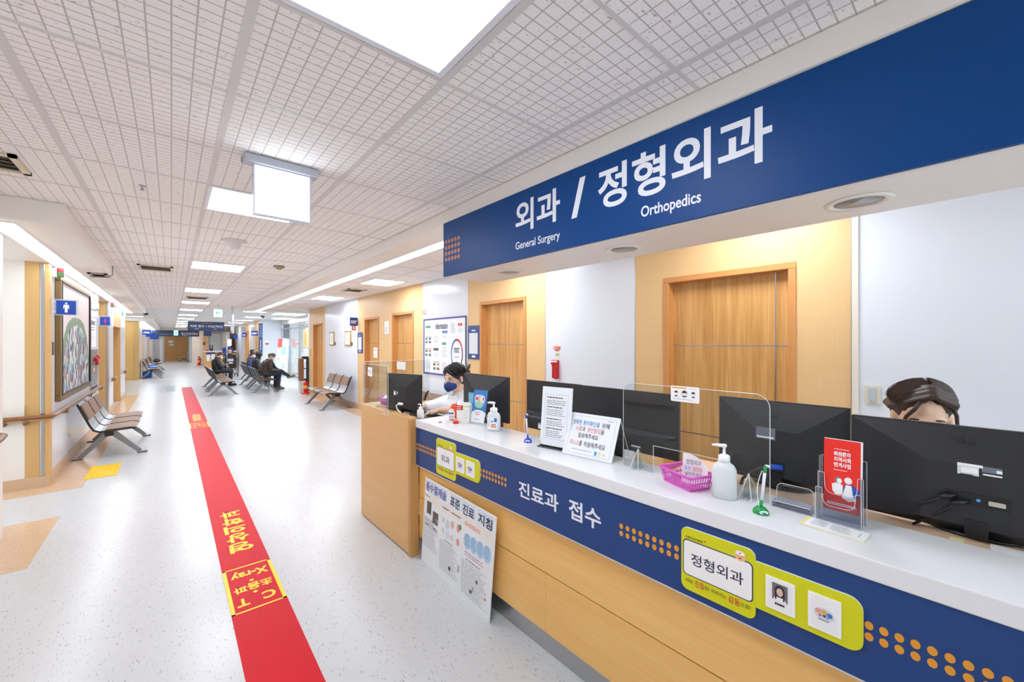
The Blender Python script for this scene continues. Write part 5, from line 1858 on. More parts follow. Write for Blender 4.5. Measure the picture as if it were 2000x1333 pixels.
# ---------------------------------------------------------------- people: one continuous surface grown from limbs
def union_mesh(name, prims, voxel, smooth=5):
    """prims: ('cap', a, b, ra, rb) tapered limb, ('ell', centre, radii, rotation matrix or None). Fused, smoothed."""
    m = MB()
    dm = SKIN
    for p in prims:
        if p[0] == 'cap':
            a, b, ra, rb = Vector(p[1]), Vector(p[2]), p[3], p[4]
            d = (b - a)
            L = d.length
            n = 6
            pts, rs = [], []
            for i in range(n + 1):
                t = -PI / 2 + (PI / 2) * i / n
                pts.append(a + d / L * (ra * math.sin(t)))
                rs.append(max(ra * math.cos(t), ra * 0.05))
            for i in range(1, n + 1):
                t = (PI / 2) * i / n
                pts.append(b + d / L * (rb * math.sin(t)))
                rs.append(max(rb * math.cos(t), rb * 0.05))
            m.tube(pts, rs, dm, 14)
        else:
            c, r = Vector(p[1]), p[2]
            q = p[3] if len(p) > 3 and p[3] is not None else Matrix.Identity(3)
            t = MB()
            t.ball((0, 0, 0), r, dm, 20, 14)
            m.add([c + q @ v for v in t.v], t.f, dm)
    me = bpy.data.meshes.new(name)
    me.from_pydata([tuple(v) for v in m.v], [], m.f)
    o = bpy.data.objects.new(name, me)
    COL.objects.link(o)
    r = o.modifiers.new('r', 'REMESH')
    r.mode = 'VOXEL'
    r.voxel_size = voxel
    if smooth:
        s = o.modifiers.new('s', 'SMOOTH')
        s.factor = 0.5
        s.iterations = smooth
    bpy.context.view_layer.update()
    dg = bpy.context.evaluated_depsgraph_get()
    out = bpy.data.meshes.new_from_object(o.evaluated_get(dg), depsgraph=dg)
    bpy.data.objects.remove(o)
    bpy.data.meshes.remove(me)
    out.polygons.foreach_set('use_smooth', [True] * len(out.polygons))
    out.name = name
    return out


def link_mesh(name, me, mats, parent, pick=None, origin=None):
    """Hang a grown mesh on a Thing; pick(centre) -> material slot for its colour regions."""
    for m in mats:
        me.materials.append(m)
    if pick:
        me.polygons.foreach_set('material_index', [pick(p.center) for p in me.polygons])
    org = Vector(origin) if origin is not None else (parent.P if isinstance(parent, Thing) else Vector((0, 0, 0)))
    for v in me.vertices:
        v.co -= org
    o = bpy.data.objects.new(name, me)
    COL.objects.link(o)
    o.parent = parent.o if isinstance(parent, Thing) else parent
    o['_o'] = tuple(org)
    return o


def hand_prims(wrist, direction, up, s=1.0, curl=0.5, side=1):
    """Palm, four unequal bent fingers and a thumb leaving the side of the palm."""
    d = Vector(direction).normalized()
    u = Vector(up)
    u = (u - d * u.dot(d)).normalized()
    w = d.cross(u) * side
    W = Vector(wrist)
    out = [('cap', W, W + d * 0.03 * s, 0.022 * s, 0.026 * s),
           ('ell', W + d * 0.055 * s, (0.042 * s, 0.038 * s, 0.016 * s), Matrix((d, w, u)).transposed())]
    for i, (off, L) in enumerate(((-0.028, 0.060), (-0.010, 0.070), (0.009, 0.066), (0.027, 0.052))):
        b = W + d * 0.088 * s + w * off * s
        k = b + (d * math.cos(curl * 0.6) - u * math.sin(curl * 0.6)) * L * 0.5 * s
        t = k + (d * math.cos(curl * 1.5) - u * math.sin(curl * 1.5)) * L * 0.5 * s
        out += [('cap', b - d * 0.015 * s, k, 0.0095 * s, 0.0085 * s), ('cap', k, t, 0.0085 * s, 0.007 * s)]
    b = W + d * 0.03 * s - w * 0.026 * s
    k = b + (d * 0.6 - w * 0.7).normalized() * 0.034 * s
    out += [('cap', b, k, 0.011 * s, 0.0095 * s), ('cap', k, k + (d * 0.9 - u * 0.3).normalized() * 0.028 * s, 0.0095 * s, 0.008 * s)]
    return out


def head_frame(centre, face, pitch=0.0, roll=0.0):
    f = Vector(face).normalized()
    yaw = math.atan2(f.y, f.x)
    R = Matrix.Rotation(yaw, 3, 'Z') @ Matrix.Rotation(pitch, 3, 'Y') @ Matrix.Rotation(roll, 3, 'X')
    return Vector(centre), R


def head_prims(hf, s=1.0):
    """Head facing its local +x: skull, face, jaw, nose, brow ridge, ears."""
    C, R = hf

    def p(x, y, z):
        return C + R @ Vector((x, y, z)) * s

    def e(c, r):
        return ('ell', p(*c), tuple(k * s for k in r), R)
    out = [e((-0.012, 0, 0.028), (0.092, 0.074, 0.086)), e((0.020, 0, -0.018), (0.070, 0.060, 0.092)), e((0.042, 0, -0.072), (0.036, 0.034, 0.032)),
           ('cap', p(0.086, 0, 0.010), p(0.100, 0, -0.022), 0.008 * s, 0.013 * s), e((0.070, 0.025, 0.018), (0.018, 0.028, 0.010)), e((0.070, -0.025, 0.018), (0.018, 0.028, 0.010)),
           e((0.074, 0, -0.050), (0.018, 0.024, 0.012))]
    for k in (-1, 1):
        out.append(e((-0.004, k * 0.075, -0.008), (0.018, 0.010, 0.030)))
    return out


def eye_parts(root, hf, s=1.0, lid=True):
    C, R = hf
    for k in (-1, 1):
        m = MB()
        c = C + R @ Vector((0.0775, k * 0.030, 0.000)) * s
        t = MB()
        t.ball((0, 0, 0), (0.005 * s, 0.0125 * s, 0.0040 * s), M('#F3EFEA', 0.3, grain=0), 14, 8)
        m.add([c + R @ v for v in t.v], t.f, M('#F3EFEA', 0.3, grain=0), True)
        t = MB()
        t.ball((0, 0, 0), (0.0045 * s, 0.0048 * s, 0.0046 * s), M('#1E1512', 0.2, grain=0), 12, 8)
        m.add([c + R @ (v + Vector((0.0025, 0, 0)) * s) for v in t.v], t.f, M('#1E1512', 0.2, grain=0), True)
        m.build('eye', root)
        m = MB()
        pts = [C + R @ Vector((0.083 - 0.004 * abs(i) - 0.0015 * (i * k > 0), k * 0.030 + 0.0055 * i, 0.0046 - 0.0008 * i * i)) * s for i in (-2.6, -1.3, 0, 1.3, 2.6)]
        m.tube(pts, 0.0016 * s, M('#2A1D18', 0.5, grain=0), 6)
        m.build('eyelash', root)
        m = MB()
        pts = [C + R @ Vector((0.088 - 0.0035 * abs(i), k * 0.031 + 0.006 * i, 0.0235 - 0.0009 * i * i)) * s for i in (-2.6, -1.3, 0, 1.3, 2.6)]
        m.tube(pts, [0.0015 * s, 0.003 * s, 0.0032 * s, 0.0028 * s, 0.0012 * s], M('#3A2920', 0.6, grain=0), 6)
        m.build('eyebrow', root)


def mask_part(root, hf, s, col, loops=True):
    """Face mask curved over nose and jaw, with ear loops."""
    C, R = hf
    m = MB()
    vs, fs = [], []
    nu, nv = 14, 10
    for j in range(nv + 1):
        v = j / nv
        for i in range(nu + 1):
            u = -1 + 2 * i / nu
            ang = u * 1.12
            bulge = math.sin(PI * min(1, max(0, v)))
            rx = 0.088 + 0.020 * bulge * (1 - u * u) + 0.003
            ry = 0.071 + 0.004 * bulge
            z0 = -0.100 + 0.030 * abs(u) ** 1.5
            z1 = -0.012 - 0.022 * abs(u) ** 1.3 + 0.006 * (1 - abs(u))
            vs.append(C + R @ Vector((rx * math.cos(ang) + 0.008, ry * math.sin(ang) * 1.04, z0 + (z1 - z0) * v)) * s)
    for j in range(nv):
        for i in range(nu):
            a = j * (nu + 1) + i
            fs.append((a, a + 1, a + nu + 2, a + nu + 1))
    m.add(vs, fs, col, True)
    o = m.build('face_mask', root)
    if loops:
        m = MB()
        for k in (-1, 1):
            for zz in (-0.034, -0.066):
                m.tube([C + R @ Vector((0.046, k * 0.070, zz)) * s, C + R @ Vector((0.02, k * 0.078, zz * 0.6 - 0.004)) * s, C + R @ Vector((-0.012, k * 0.085, 0.004 if zz > -0.05 else -0.03)) * s], 0.0016 * s, col, 5)
        m.build('ear_loop', o)
    return o


SKIN_F = M('#EBC4A8', 0.45, grain=0.02, scale=60)
HAIR_X = None
COAT = M('#EEF0F4', 0.6, grain=0.02, scale=90)
HAIR_B = M('#1D1A1B', 0.45, grain=0.25, scale=120)
HAIR_BR = M('#3B2A22', 0.5, grain=0.35, scale=120)


def strands(name, parent, curves, mat, seed, jitter=0.004, n=26):
    """Combed locks: thin tubes laid along guide curves over the grown hair."""
    r = random.Random(seed)
    q = MB()
    for c in curves:
        for k in range(n):
            j = [Vector((r.gauss(0, jitter), r.gauss(0, jitter), r.gauss(0, jitter * 0.5))) for _ in range(2)]
            pts = [Vector(p) + j[0].lerp(j[1], i / (len(c) - 1)) for i, p in enumerate(c)]
            q.tube(pts, [0.0012] + [0.0017] * (len(c) - 2) + [0.0007], mat, 4, cap=False)
    o = q.build(name, parent)
    o['kind'] = 'stuff'
    return o

# masked receptionist, seated behind the left desk, facing the corridor
hp = Vector((1.872, 2.885, 1.196))
t = Thing('person', 'receptionist in a white coat and navy mask, black hair tied back, at the left desk', 'person', (1.95, 2.88, 0.45), K_FRAME)
hf = head_frame(hp, (-1.0, -0.10), 0.16)
body = head_prims(hf, 1.0)
sh_n, sh_f = Vector((1.93, 2.73, 0.985)), Vector((1.90, 3.05, 0.975))
el_n, el_f = Vector((1.78, 2.70, 0.950)), Vector((1.74, 3.02, 0.958))
wr_n, wr_f = Vector((1.66, 2.78, 0.957)), Vector((1.60, 2.97, 0.966))
pel = Vector((2.00, 2.89, 0.52))
body += [('cap', hp + Vector((0.02, 0, -0.06)), Vector((1.925, 2.89, 1.04)), 0.05, 0.055), ('cap', Vector((1.95, 2.89, 1.0)), pel, 0.11, 0.13),
         ('cap', sh_n, sh_f, 0.05, 0.05), ('cap', sh_n, el_n, 0.045, 0.035), ('cap', el_n, wr_n, 0.036, 0.024), ('cap', sh_f, el_f, 0.045, 0.035), ('cap', el_f, wr_f, 0.036, 0.024),
         ('cap', pel + Vector((0, -0.09, 0)), Vector((1.62, 2.79, 0.52)), 0.085, 0.06), ('cap', pel + Vector((0, 0.09, 0)), Vector((1.62, 2.98, 0.52)), 0.085, 0.06),
         ('cap', Vector((1.62, 2.79, 0.52)), Vector((1.66, 2.79, 0.09)), 0.058, 0.04), ('cap', Vector((1.62, 2.98, 0.52)), Vector((1.66, 2.98, 0.09)), 0.058, 0.04),
         ('cap', Vector((1.67, 2.79, 0.05)), Vector((1.52, 2.79, 0.04)), 0.04, 0.03), ('cap', Vector((1.67, 2.98, 0.05)), Vector((1.52, 2.98, 0.04)), 0.04, 0.03)]
body += hand_prims(wr_n, (-0.8, 0.35, -0.12), (0, 0, 1), 0.95, 0.5, 1)
body += hand_prims(wr_f, (-0.85, -0.05, 0.0), (0, 0, 1), 0.95, 0.6, -1)
link_mesh('body', union_mesh('body', body, 0.0055, 6), [SKIN_F, M('#3A3F52', 0.7)], t, lambda c: 0 if c.z > 0.66 else 1)
coat = [('cap', Vector((1.945, 2.89, 0.98)), pel + Vector((0, 0, 0.05)), 0.128, 0.155), ('cap', sh_n, sh_f, 0.064, 0.064), ('cap', Vector((1.925, 2.84, 1.01)), Vector((1.925, 2.94, 1.01)), 0.062, 0.062),
        ('cap', sh_n, el_n + Vector((0.02, 0, 0)), 0.062, 0.052), ('cap', sh_f, el_f, 0.062, 0.05), ('cap', el_f, wr_f + Vector((0.05, 0.01, 0)), 0.05, 0.036),
        ('cap', Vector((1.86, 2.82, 0.93)), Vector((1.86, 2.96, 0.93)), 0.09, 0.09)]
coat_o = link_mesh('coat', union_mesh('coat', coat, 0.008, 5), [COAT], t)
m = MB()
m.tube([el_n + Vector((0.012, -0.002, 0.0)), el_n + Vector((-0.022, 0.012, 0.002))], [0.050, 0.047], COAT, 18)
m.tube([wr_f + Vector((0.055, 0.012, 0)), wr_f + Vector((0.022, 0.004, 0))], [0.038, 0.036], COAT, 16)
m.build('cuff', coat_o)
m = MB()
for k in (-1, 1):
    a = Vector((1.93, 2.89 + k * 0.062, 1.075))
    b = Vector((1.845, 2.89 + k * 0.040, 1.045))
    c = Vector((1.812, 2.89 + k * 0.012, 0.965))
    d = Vector((1.835, 2.89 + k * 0.075, 1.000))
    m.add([a, b, c, d, a + Vector((0.004, 0, 0.012)), b + Vector((-0.008, 0, 0.008)), c + Vector((-0.008, 0, 0)), d + Vector((-0.01, 0, 0))],
          [(0, 1, 2, 3), (7, 6, 5, 4), (0, 4, 5, 1), (1, 5, 6, 2), (2, 6, 7, 3), (3, 7, 4, 0)], COAT)
m.build('collar', coat_o)
C, R = hf


def L(x, y, z, hf_=None):
    c_, r_m = hf_ or hf
    return c_ + r_m @ Vector((x, y, z))


hair = [('ell', L(-0.022, 0, 0.040), (0.096, 0.084, 0.088), R), ('ell', L(-0.045, 0, 0.0), (0.062, 0.078, 0.075), R),
        ('cap', L(0.070, -0.018, 0.088), L(0.066, 0.050, 0.052), 0.020, 0.016), ('cap', L(0.066, 0.050, 0.052), L(0.034, 0.074, 0.010), 0.016, 0.010),
        ('cap', L(0.060, -0.010, 0.092), L(0.062, -0.050, 0.060), 0.022, 0.018), ('cap', L(0.062, -0.050, 0.060), L(0.020, -0.076, 0.020), 0.018, 0.011),
        ('cap', L(0.020, 0.076, 0.02), L(0.012, 0.078, -0.030), 0.009, 0.004), ('ell', L(-0.118, 0, 0.045), (0.030, 0.034, 0.030), R)]
rnd = random.Random(3)
for i in range(11):
    a = -0.9 + 1.9 * i / 10
    hair.append(('cap', L(-0.125, 0, 0.045), L(-0.165 - 0.02 * rnd.random(), 0.05 * (rnd.random() - 0.5), 0.045 + 0.06 * math.sin(a)), 0.009, 0.0025))
hair_o = link_mesh('hair', union_mesh('hair', hair, 0.0045, 2), [HAIR_B], t)
gc = []
for k in (-1, 1):
    for i in range(7):
        f = i / 6
        pts = []
        for u in range(6):
            q = u / 5
            ang = k * (0.08 + 1.35 * q)
            x = 0.066 - 0.10 * f - 0.02 * q
            pts.append(L(x, 0.086 * math.sin(ang), 0.040 + 0.088 * math.sqrt(max(0.05, 1 - ((x + 0.022) / 0.102) ** 2)) * math.cos(ang) - 0.008 * q))
        gc.append(pts)
strands('hair_strands', hair_o, gc, M('#232021', 0.4, grain=0.3, scale=60), 8, 0.004, 16)
m = MB()
m.tube([L(-0.098 + 0.006 * math.cos(q), 0.032 * math.sin(q), 0.045 + 0.034 * math.cos(q)) for q in [2 * PI * i / 14 for i in range(15)]], 0.003, PURE_WHITE, 6)
m.build('hair_tie', hair_o)
eye_parts(t, hf, 1.0)
mask_part(t, hf, 1.0, M('#1F3F86', 0.6, grain=0.05, scale=200))
m = MB()
m.tube([L(-0.01, 0.05, -0.13), Vector((1.848, 2.925, 1.02)), Vector((1.822, 2.90, 0.94))], 0.003, M('#7A3B42', 0.6), 6)
m.tube([L(-0.01, -0.05, -0.13), Vector((1.848, 2.855, 1.02)), Vector((1.822, 2.88, 0.94))], 0.003, M('#7A3B42', 0.6), 6)
m.build('lanyard', t)
t = Thing('office_chair', 'office chair under the masked receptionist, hidden behind the desk', 'chair', (2.02, 2.89, 0), K_FRAME)
m = MB()
m.box(1.80, 2.24, 2.67, 3.11, 0.29, 0.35, M('#3A3B40', 0.7), 0.02, 2)
m.build('seat', t)
m = MB()
m.box(2.20, 2.26, 2.70, 3.08, 0.5, 0.92, M('#3A3B40', 0.7), 0.02, 2)
m.build('backrest', t)
m = MB()
m.tube([(2.02, 2.89, 0.29), (2.02, 2.89, 0.08)], 0.03, BLACK_PL, 10)
for q in range(5):
    a = 2 * PI * q / 5
    m.tube([(2.02, 2.89, 0.09), (2.02 + 0.28 * math.cos(a), 2.89 + 0.28 * math.sin(a), 0.03)], [0.025, 0.03], BLACK_PL, 8)
m.build('base', t)

# second receptionist: only the top of the head shows over the rightmost monitor
hp2 = Vector((2.165, 0.130, 1.222))
t = Thing('person', 'receptionist with brown hair looking down behind the rightmost monitor', 'person', (2.2, 0.13, 0.45), K_FRAME)
hf2 = head_frame(hp2, (-0.948, -0.24), 0.30)
C2, R2 = hf2
body = head_prims(hf2, 1.02)
n0 = L(-0.03, 0, -0.09, hf2)
body += [('cap', n0, Vector((2.24, 0.14, 1.02)), 0.05, 0.058), ('cap', Vector((2.26, 0.14, 0.98)), Vector((2.32, 0.14, 0.50)), 0.12, 0.14),
         ('cap', Vector((2.26, -0.03, 0.98)), Vector((2.26, 0.31, 0.98)), 0.055, 0.055),
         ('cap', Vector((2.26, -0.04, 0.98)), Vector((2.16, -0.10, 0.80)), 0.048, 0.038), ('cap', Vector((2.16, -0.10, 0.80)), Vector((1.98, -0.03, 0.775)), 0.036, 0.025),
         ('cap', Vector((2.26, 0.32, 0.98)), Vector((2.16, 0.38, 0.80)), 0.048, 0.038), ('cap', Vector((2.16, 0.38, 0.80)), Vector((1.98, 0.28, 0.775)), 0.036, 0.025),
         ('cap', Vector((2.32, 0.05, 0.50)), Vector((2.0, 0.03, 0.50)), 0.085, 0.06), ('cap', Vector((2.32, 0.23, 0.50)), Vector((2.0, 0.25, 0.50)), 0.085, 0.06),
         ('cap', Vector((2.0, 0.03, 0.50)), Vector((2.05, 0.03, 0.07)), 0.058, 0.04), ('cap', Vector((2.0, 0.25, 0.50)), Vector((2.05, 0.25, 0.07)), 0.058, 0.04)]
body += hand_prims((1.98, -0.03, 0.775), (-0.9, 0.2, -0.1), (0, 0, 1), 0.95, 0.5, 1) + hand_prims((1.98, 0.28, 0.775), (-0.9, -0.2, -0.1), (0, 0, 1), 0.95, 0.5, -1)
link_mesh('body', union_mesh('body', body, 0.0055, 6), [SKIN_F, M('#3A3F52', 0.7)], t, lambda c: 0 if c.z > 0.66 else 1)
coat = [('cap', Vector((2.26, 0.14, 0.96)), Vector((2.32, 0.14, 0.52)), 0.14, 0.165), ('cap', Vector((2.26, -0.04, 0.98)), Vector((2.26, 0.32, 0.98)), 0.068, 0.068),
        ('cap', Vector((2.26, -0.05, 0.98)), Vector((2.16, -0.10, 0.80)), 0.062, 0.052), ('cap', Vector((2.16, -0.10, 0.80)), Vector((2.02, -0.04, 0.78)), 0.050, 0.038),
        ('cap', Vector((2.26, 0.33, 0.98)), Vector((2.16, 0.38, 0.80)), 0.062, 0.052), ('cap', Vector((2.16, 0.38, 0.80)), Vector((2.02, 0.29, 0.78)), 0.050, 0.038)]
link_mesh('coat', union_mesh('coat', coat, 0.01, 4), [COAT], t)


def L2(x, y, z):
    return C2 + R2 @ Vector((x, y, z)) * 1.02


hair = [('ell', L2(-0.026, 0, 0.040), (0.099, 0.088, 0.088), R2), ('ell', L2(-0.055, 0, -0.005), (0.062, 0.080, 0.078), R2)]
for k in (-1, 1):
    # locks swept from the parting back over the temples
    for i in range(7):
        f = i / 6
        a = L2(0.074 - 0.10 * f, 0.012 + k * 0.006, 0.090 + 0.034 * math.sin(PI * min(1, f * 0.8 + 0.15)))
        b = L2(0.050 - 0.11 * f, 0.012 + k * 0.058, 0.070 + 0.020 * math.sin(PI * f))
        c = L2(-0.01 - 0.085 * f, k * 0.083, 0.025 - 0.02 * f)
        hair += [('cap', a, b, 0.010, 0.014), ('cap', b, c, 0.014, 0.012)]
hair += [('ell', L2(-0.125, 0.01, 0.0), (0.034, 0.045, 0.040), R2)]
hair_o = link_mesh('hair', union_mesh('hair', hair, 0.0045, 2), [HAIR_BR], t)
gc = []
for k in (-1, 1):
    for i in range(22):
        f = i / 21
        pts = []
        for u in range(7):
            q = u / 6
            ang = k * (0.08 + 1.30 * q)
            x = 0.064 - 0.115 * f - 0.030 * q
            rad = 0.089
            sq = math.sqrt(max(0.08, 1 - ((x + 0.026) / 0.108) ** 2))
            pts.append(L2(x, 0.012 * (1 - q) + 0.090 * sq * math.sin(ang), 0.040 + 0.090 * sq * math.cos(ang)))
        gc.append(pts)
strands('hair_strands', hair_o, gc, M('#46342A', 0.5, grain=0.4, scale=60), 5, 0.0034, 9)
m = MB()
m.tube([L2(0.078, -0.02, 0.086), L2(0.090, -0.038, 0.060), L2(0.083, -0.055, 0.030), L2(0.074, -0.060, 0.0), L2(0.066, -0.062, -0.03)], [0.006, 0.007, 0.006, 0.005, 0.002], HAIR_BR, 8)
m.build('loose_strand', hair_o)
m = MB()
m.tube([L2(0.040, 0.066, 0.066), L2(0.048, 0.078, 0.03), L2(0.042, 0.084, -0.01), L2(0.038, 0.083, -0.05)], [0.006, 0.006, 0.005, 0.002], HAIR_BR, 8)
m.build('loose_strand', hair_o)
m = MB()
for i in range(2):
    a = 0.9 - 0.25 * i
    p0 = L2(-0.06 - 0.05 * rnd.random(), 0.085 * math.sin(a), 0.02)
    m.tube([p0, p0 + R2 @ Vector((-0.012, 0.03 * math.sin(a), -0.02 + 0.03 * rnd.random()))], [0.002, 0.0006], HAIR_BR, 5)
m.build('loose_strand', hair_o)
eye_parts(t, hf2, 1.02)
mask_part(t, hf2, 1.02, PURE_WHITE)
t = Thing('office_chair', 'office chair under the brown-haired receptionist, hidden behind the counter', 'chair', (2.36, 0.14, 0), K_FRAME)
m = MB()
m.box(2.14, 2.56, -0.08, 0.36, 0.27, 0.33, M('#3A3B40', 0.7), 0.02, 2)
m.build('seat', t)
m = MB()
m.box(2.52, 2.58, -0.05, 0.33, 0.5, 0.92, M('#3A3B40', 0.7), 0.02, 2)
m.build('backrest', t)
m = MB()
m.tube([(2.36, 0.14, 0.27), (2.36, 0.14, 0.08)], 0.03, BLACK_PL, 10)
for q in range(5):
    a = 2 * PI * q / 5
    m.tube([(2.36, 0.14, 0.09), (2.36 + 0.28 * math.cos(a), 0.14 + 0.28 * math.sin(a), 0.03)], [0.025, 0.03], BLACK_PL, 8)
m.build('base', t)

# ---------------------------------------------------------------- fixtures on the right wall
PURPLE = M('#4B3F9A', 0.4)
t = Thing('notice_board', 'white information board with a purple frame and pinned notices on the right wall', 'notice board', (XR, 5.385, 1.43))
fr = FR(XR - 0.02)
s0, s1, z0, z1 = -6.01, -4.77, 0.985, 1.875
m = MB()
m.slab(fr, [(s0, z0), (s1, z0), (s1, z1), (s0, z1)], -0.018, -0.006, M('#EDF0F5', 0.35, grain=0.01))
m.build('board', t)
m = MB()
w = 0.022
for a in ((s0, s1, z1 - w, z1), (s0, s1, z0, z0 + w), (s0, s0 + w, z0, z1)):
    m.slab(fr, [(a[0], a[2]), (a[1], a[2]), (a[1], a[3]), (a[0], a[3])], -0.018, 0.0, PURPLE)
m.slab(fr, [(s1 - 0.012, z0), (s1, z0), (s1, z1), (s1 - 0.012, z1)], -0.018, 0.0, M('#A8B0C2', 0.4))
m.build('frame', t)
m = MB()
f2 = FR(XR - 0.014)
m.text('Information', f2, -5.62, -5.26, 1.70, 1.80, M('#4A4B52', 0.5, grain=0), 0.02, n=0.0015)
m.rect(f2, -5.42, -5.26, 1.635, 1.675, 0.0015, M('#5B8CC6', 0.5, grain=0))
m.build('lettering', t)


def pinned(s, z, w_, h_, kind):
    q = MB()
    q.slab(f2, [(s, z), (s + w_, z), (s + w_, z + h_), (s, z + h_)], 0.0004, 0.0012, M('#F0F2F4', 0.5, grain=0.01))
    r = random.Random(int(s * 97) + int(z * 131))
    if kind == 'text':
        q.lines(f2, s + 0.02, s + w_ - 0.02, z + 0.03, z + h_ - 0.03, 6, GREY_INK, n=0.002, h=0.25)
    elif kind == 'photo':
        for k in range(4):
            c = r.choice(['#5E7F62', '#8C6A5A', '#A7B86A', '#C9826B', '#6E7A86'])
            x = s + 0.015 + (w_ - 0.03) * (k % 2) * 0.55
            y = z + 0.03 + (h_ - 0.06) * (k // 2) * 0.5
            q.rect(f2, x, x + w_ * 0.32, y, y + h_ * 0.22, 0.002, M(c, 0.5, grain=0.1))
        q.lines(f2, s + 0.02, s + w_ - 0.02, z + h_ - 0.05, z + h_ - 0.02, 1, GREY_INK, n=0.002)
    elif kind == 'head':
        q.lines(f2, s + 0.02, s + w_ - 0.02, z + h_ - 0.07, z + h_ - 0.02, 1, r.choice([RED_INK, INK, M('#2E8B6A', 0.5, grain=0)]), n=0.002, h=0.8)
        q.lines(f2, s + 0.02, s + w_ - 0.02, z + 0.03, z + h_ - 0.09, 5, PALE_INK, n=0.002, h=0.3)
    q.build('pinned_notice', t)


for i in range(3):
    for j, k in enumerate((('photo', 'photo', 'head'), ('photo', 'head', 'text'), ('text', 'text', 'text'))[i]):
        pass
for s, z, w_, h_, k in ((-5.97, 1.03, 0.24, 0.19, 'text'), (-5.71, 1.03, 0.24, 0.19, 'photo'), (-5.97, 1.24, 0.24, 0.19, 'photo'), (-5.71, 1.24, 0.24, 0.19, 'head'),
                        (-5.97, 1.45, 0.24, 0.17, 'photo'), (-5.71, 1.45, 0.24, 0.17, 'text'), (-5.97, 1.64, 0.24, 0.15, 'head'),
                        (-5.44, 1.03, 0.20, 0.19, 'text'), (-5.44, 1.24, 0.20, 0.28, 'head'), (-5.44, 1.53, 0.20, 0.09, 'text'),
                        (-5.19, 1.60, 0.17, 0.22, 'text'), (-4.99, 1.60, 0.18, 0.20, 'head')):
    pinned(s, z, w_, h_, k)
m = MB()
m.rect(f2, -5.20, -4.80, 1.03, 1.565, 0.0016, M('#F3F5F8', 0.5, grain=0))
ring_cols = ['#2B66C0', '#1F8CC4', '#23A08A', '#5BB65A', '#E4572E', '#D8303A', '#7A2E58', '#3D3C86']
ctr = (-5.0, 1.325)
for i in range(32):
    a0, a1 = 2 * PI * i / 32, 2 * PI * (i + 1) / 32
    col = '#D8303A' if a0 < 1.7 and a0 > 0.3 else ('#4A2A6A' if a0 <= 0.3 or a0 > 5.6 else ('#2B66C0' if a0 < 3.0 else ('#1F8CC4' if a0 < 4.2 else '#5BB65A')))
    q = [(ctr[0] + rr * 0.72 * math.cos(a), ctr[1] + rr * math.sin(a)) for rr, a in ((0.19, a0), (0.225, a0), (0.225, a1), (0.19, a1))]
    m.face(f2, q, 0.0026, M(col, 0.5, grain=0))
m.lines(f2, -5.08, -4.92, 1.34, 1.42, 3, INK, n=0.0026, h=0.6)
m.lines(f2, -5.07, -4.93, 1.26, 1.30, 1, PALE_INK, n=0.0026)
m.face(f2, [(-5.14, 1.17), (-4.88, 1.15), (-4.86, 1.18), (-5.13, 1.205)], 0.0032, M('#2446A0', 0.5, grain=0))
m.face(f2, [(-5.11, 1.145), (-4.92, 1.13), (-4.99, 1.095)], 0.003, M('#3FA9D8', 0.5, grain=0))
m.build('poster', t)


def room_plate(label, y0, y1, za, zb):
    root = Thing('room_plate', label, 'sign', (XR, (y0 + y1) / 2, za))
    fr_ = FR(XR)
    q = MB()
    q.slab(fr_, [(-y1, za), (-y0, za), (-y0, zb), (-y1, zb)], 0.0, 0.012, M('#2C4C84', 0.4))
    q.build('panel', root)
    q = MB()
    w_ = y1 - y0
    q.rect(fr_, -y1 + 0.12 * w_, -y0 - 0.16 * w_, za + 0.16 * (zb - za), zb - 0.22 * (zb - za), 0.0128, M('#DCE0E4', 0.35, grain=0.01))
    q.rect(fr_, -y1 + 0.36 * w_, -y0 - 0.36 * w_, za + 0.05 * (zb - za), za + 0.11 * (zb - za), 0.0128, PURE_WHITE)
    q.build('insert', root)
    q = MB()
    q.lines(fr_, -y1 + 0.34 * w_, -y0 - 0.34 * w_, zb - 0.17 * (zb - za), zb - 0.12 * (zb - za), 1, LETTER, n=0.0128, h=0.8)
    for k in (0.02, 0.70):
        q.lines(fr_, -y1 + k * w_ + 0.01, -y1 + (k + 0.26) * w_, zb - 0.08 * (zb - za), zb - 0.05 * (zb - za), 1, RUST_DOT, n=0.0128)
    q.build('lettering', root)


room_plate('navy room plate with an empty pale insert beside the information board', 4.435, 4.722, 1.262, 1.727)
room_plate('narrow navy room plate left of the farther pair of doors, above the pale desk', 8.82, 9.12, 1.255, 1.71)

t = Thing('wall_sticker', 'round red and white sticker on the white wall above the red torch', 'sticker', (XR, 3.013, 1.40))
fr = FR(XR)
m = MB()
m.slab(fr, disc(-3.013, 1.453, 0.056, n=32), 0.0, 0.002, M('#E9E4E6', 0.4, grain=0))
m.build('disc', t)
m = MB()
half = [(-3.013 + 0.053 * math.cos(a), 1.453 + 0.053 * math.sin(a)) for a in [PI + 0.02 + (PI - 0.04) * i / 16 for i in range(17)]]
m.face(fr, half, 0.0026, M('#C9303C', 0.4, grain=0))
m.lines(fr, -3.055, -3.013, 1.428, 1.446, 2, PURE_WHITE, n=0.0032, h=0.7)
m.rect(fr, -3.007, -2.975, 1.430, 1.444, 0.0032, M('#E9A03A', 0.4, grain=0))
m.rect(fr, -3.04, -2.985, 1.414, 1.424, 0.0032, M('#E8A0A0', 0.4, grain=0))
m.face(fr, disc(-3.013, 1.482, 0.006), 0.003, GREY_INK)
m.lines(fr, -3.03, -2.996, 1.464, 1.472, 1, GREY_INK, n=0.003)
m.build('print', t)
t = Thing('wall_torch', 'red emergency torch clipped in its bracket on the white wall', 'torch', (XR, 3.015, 1.09))
m = MB()
TR = M('#D22A2E', 0.3)
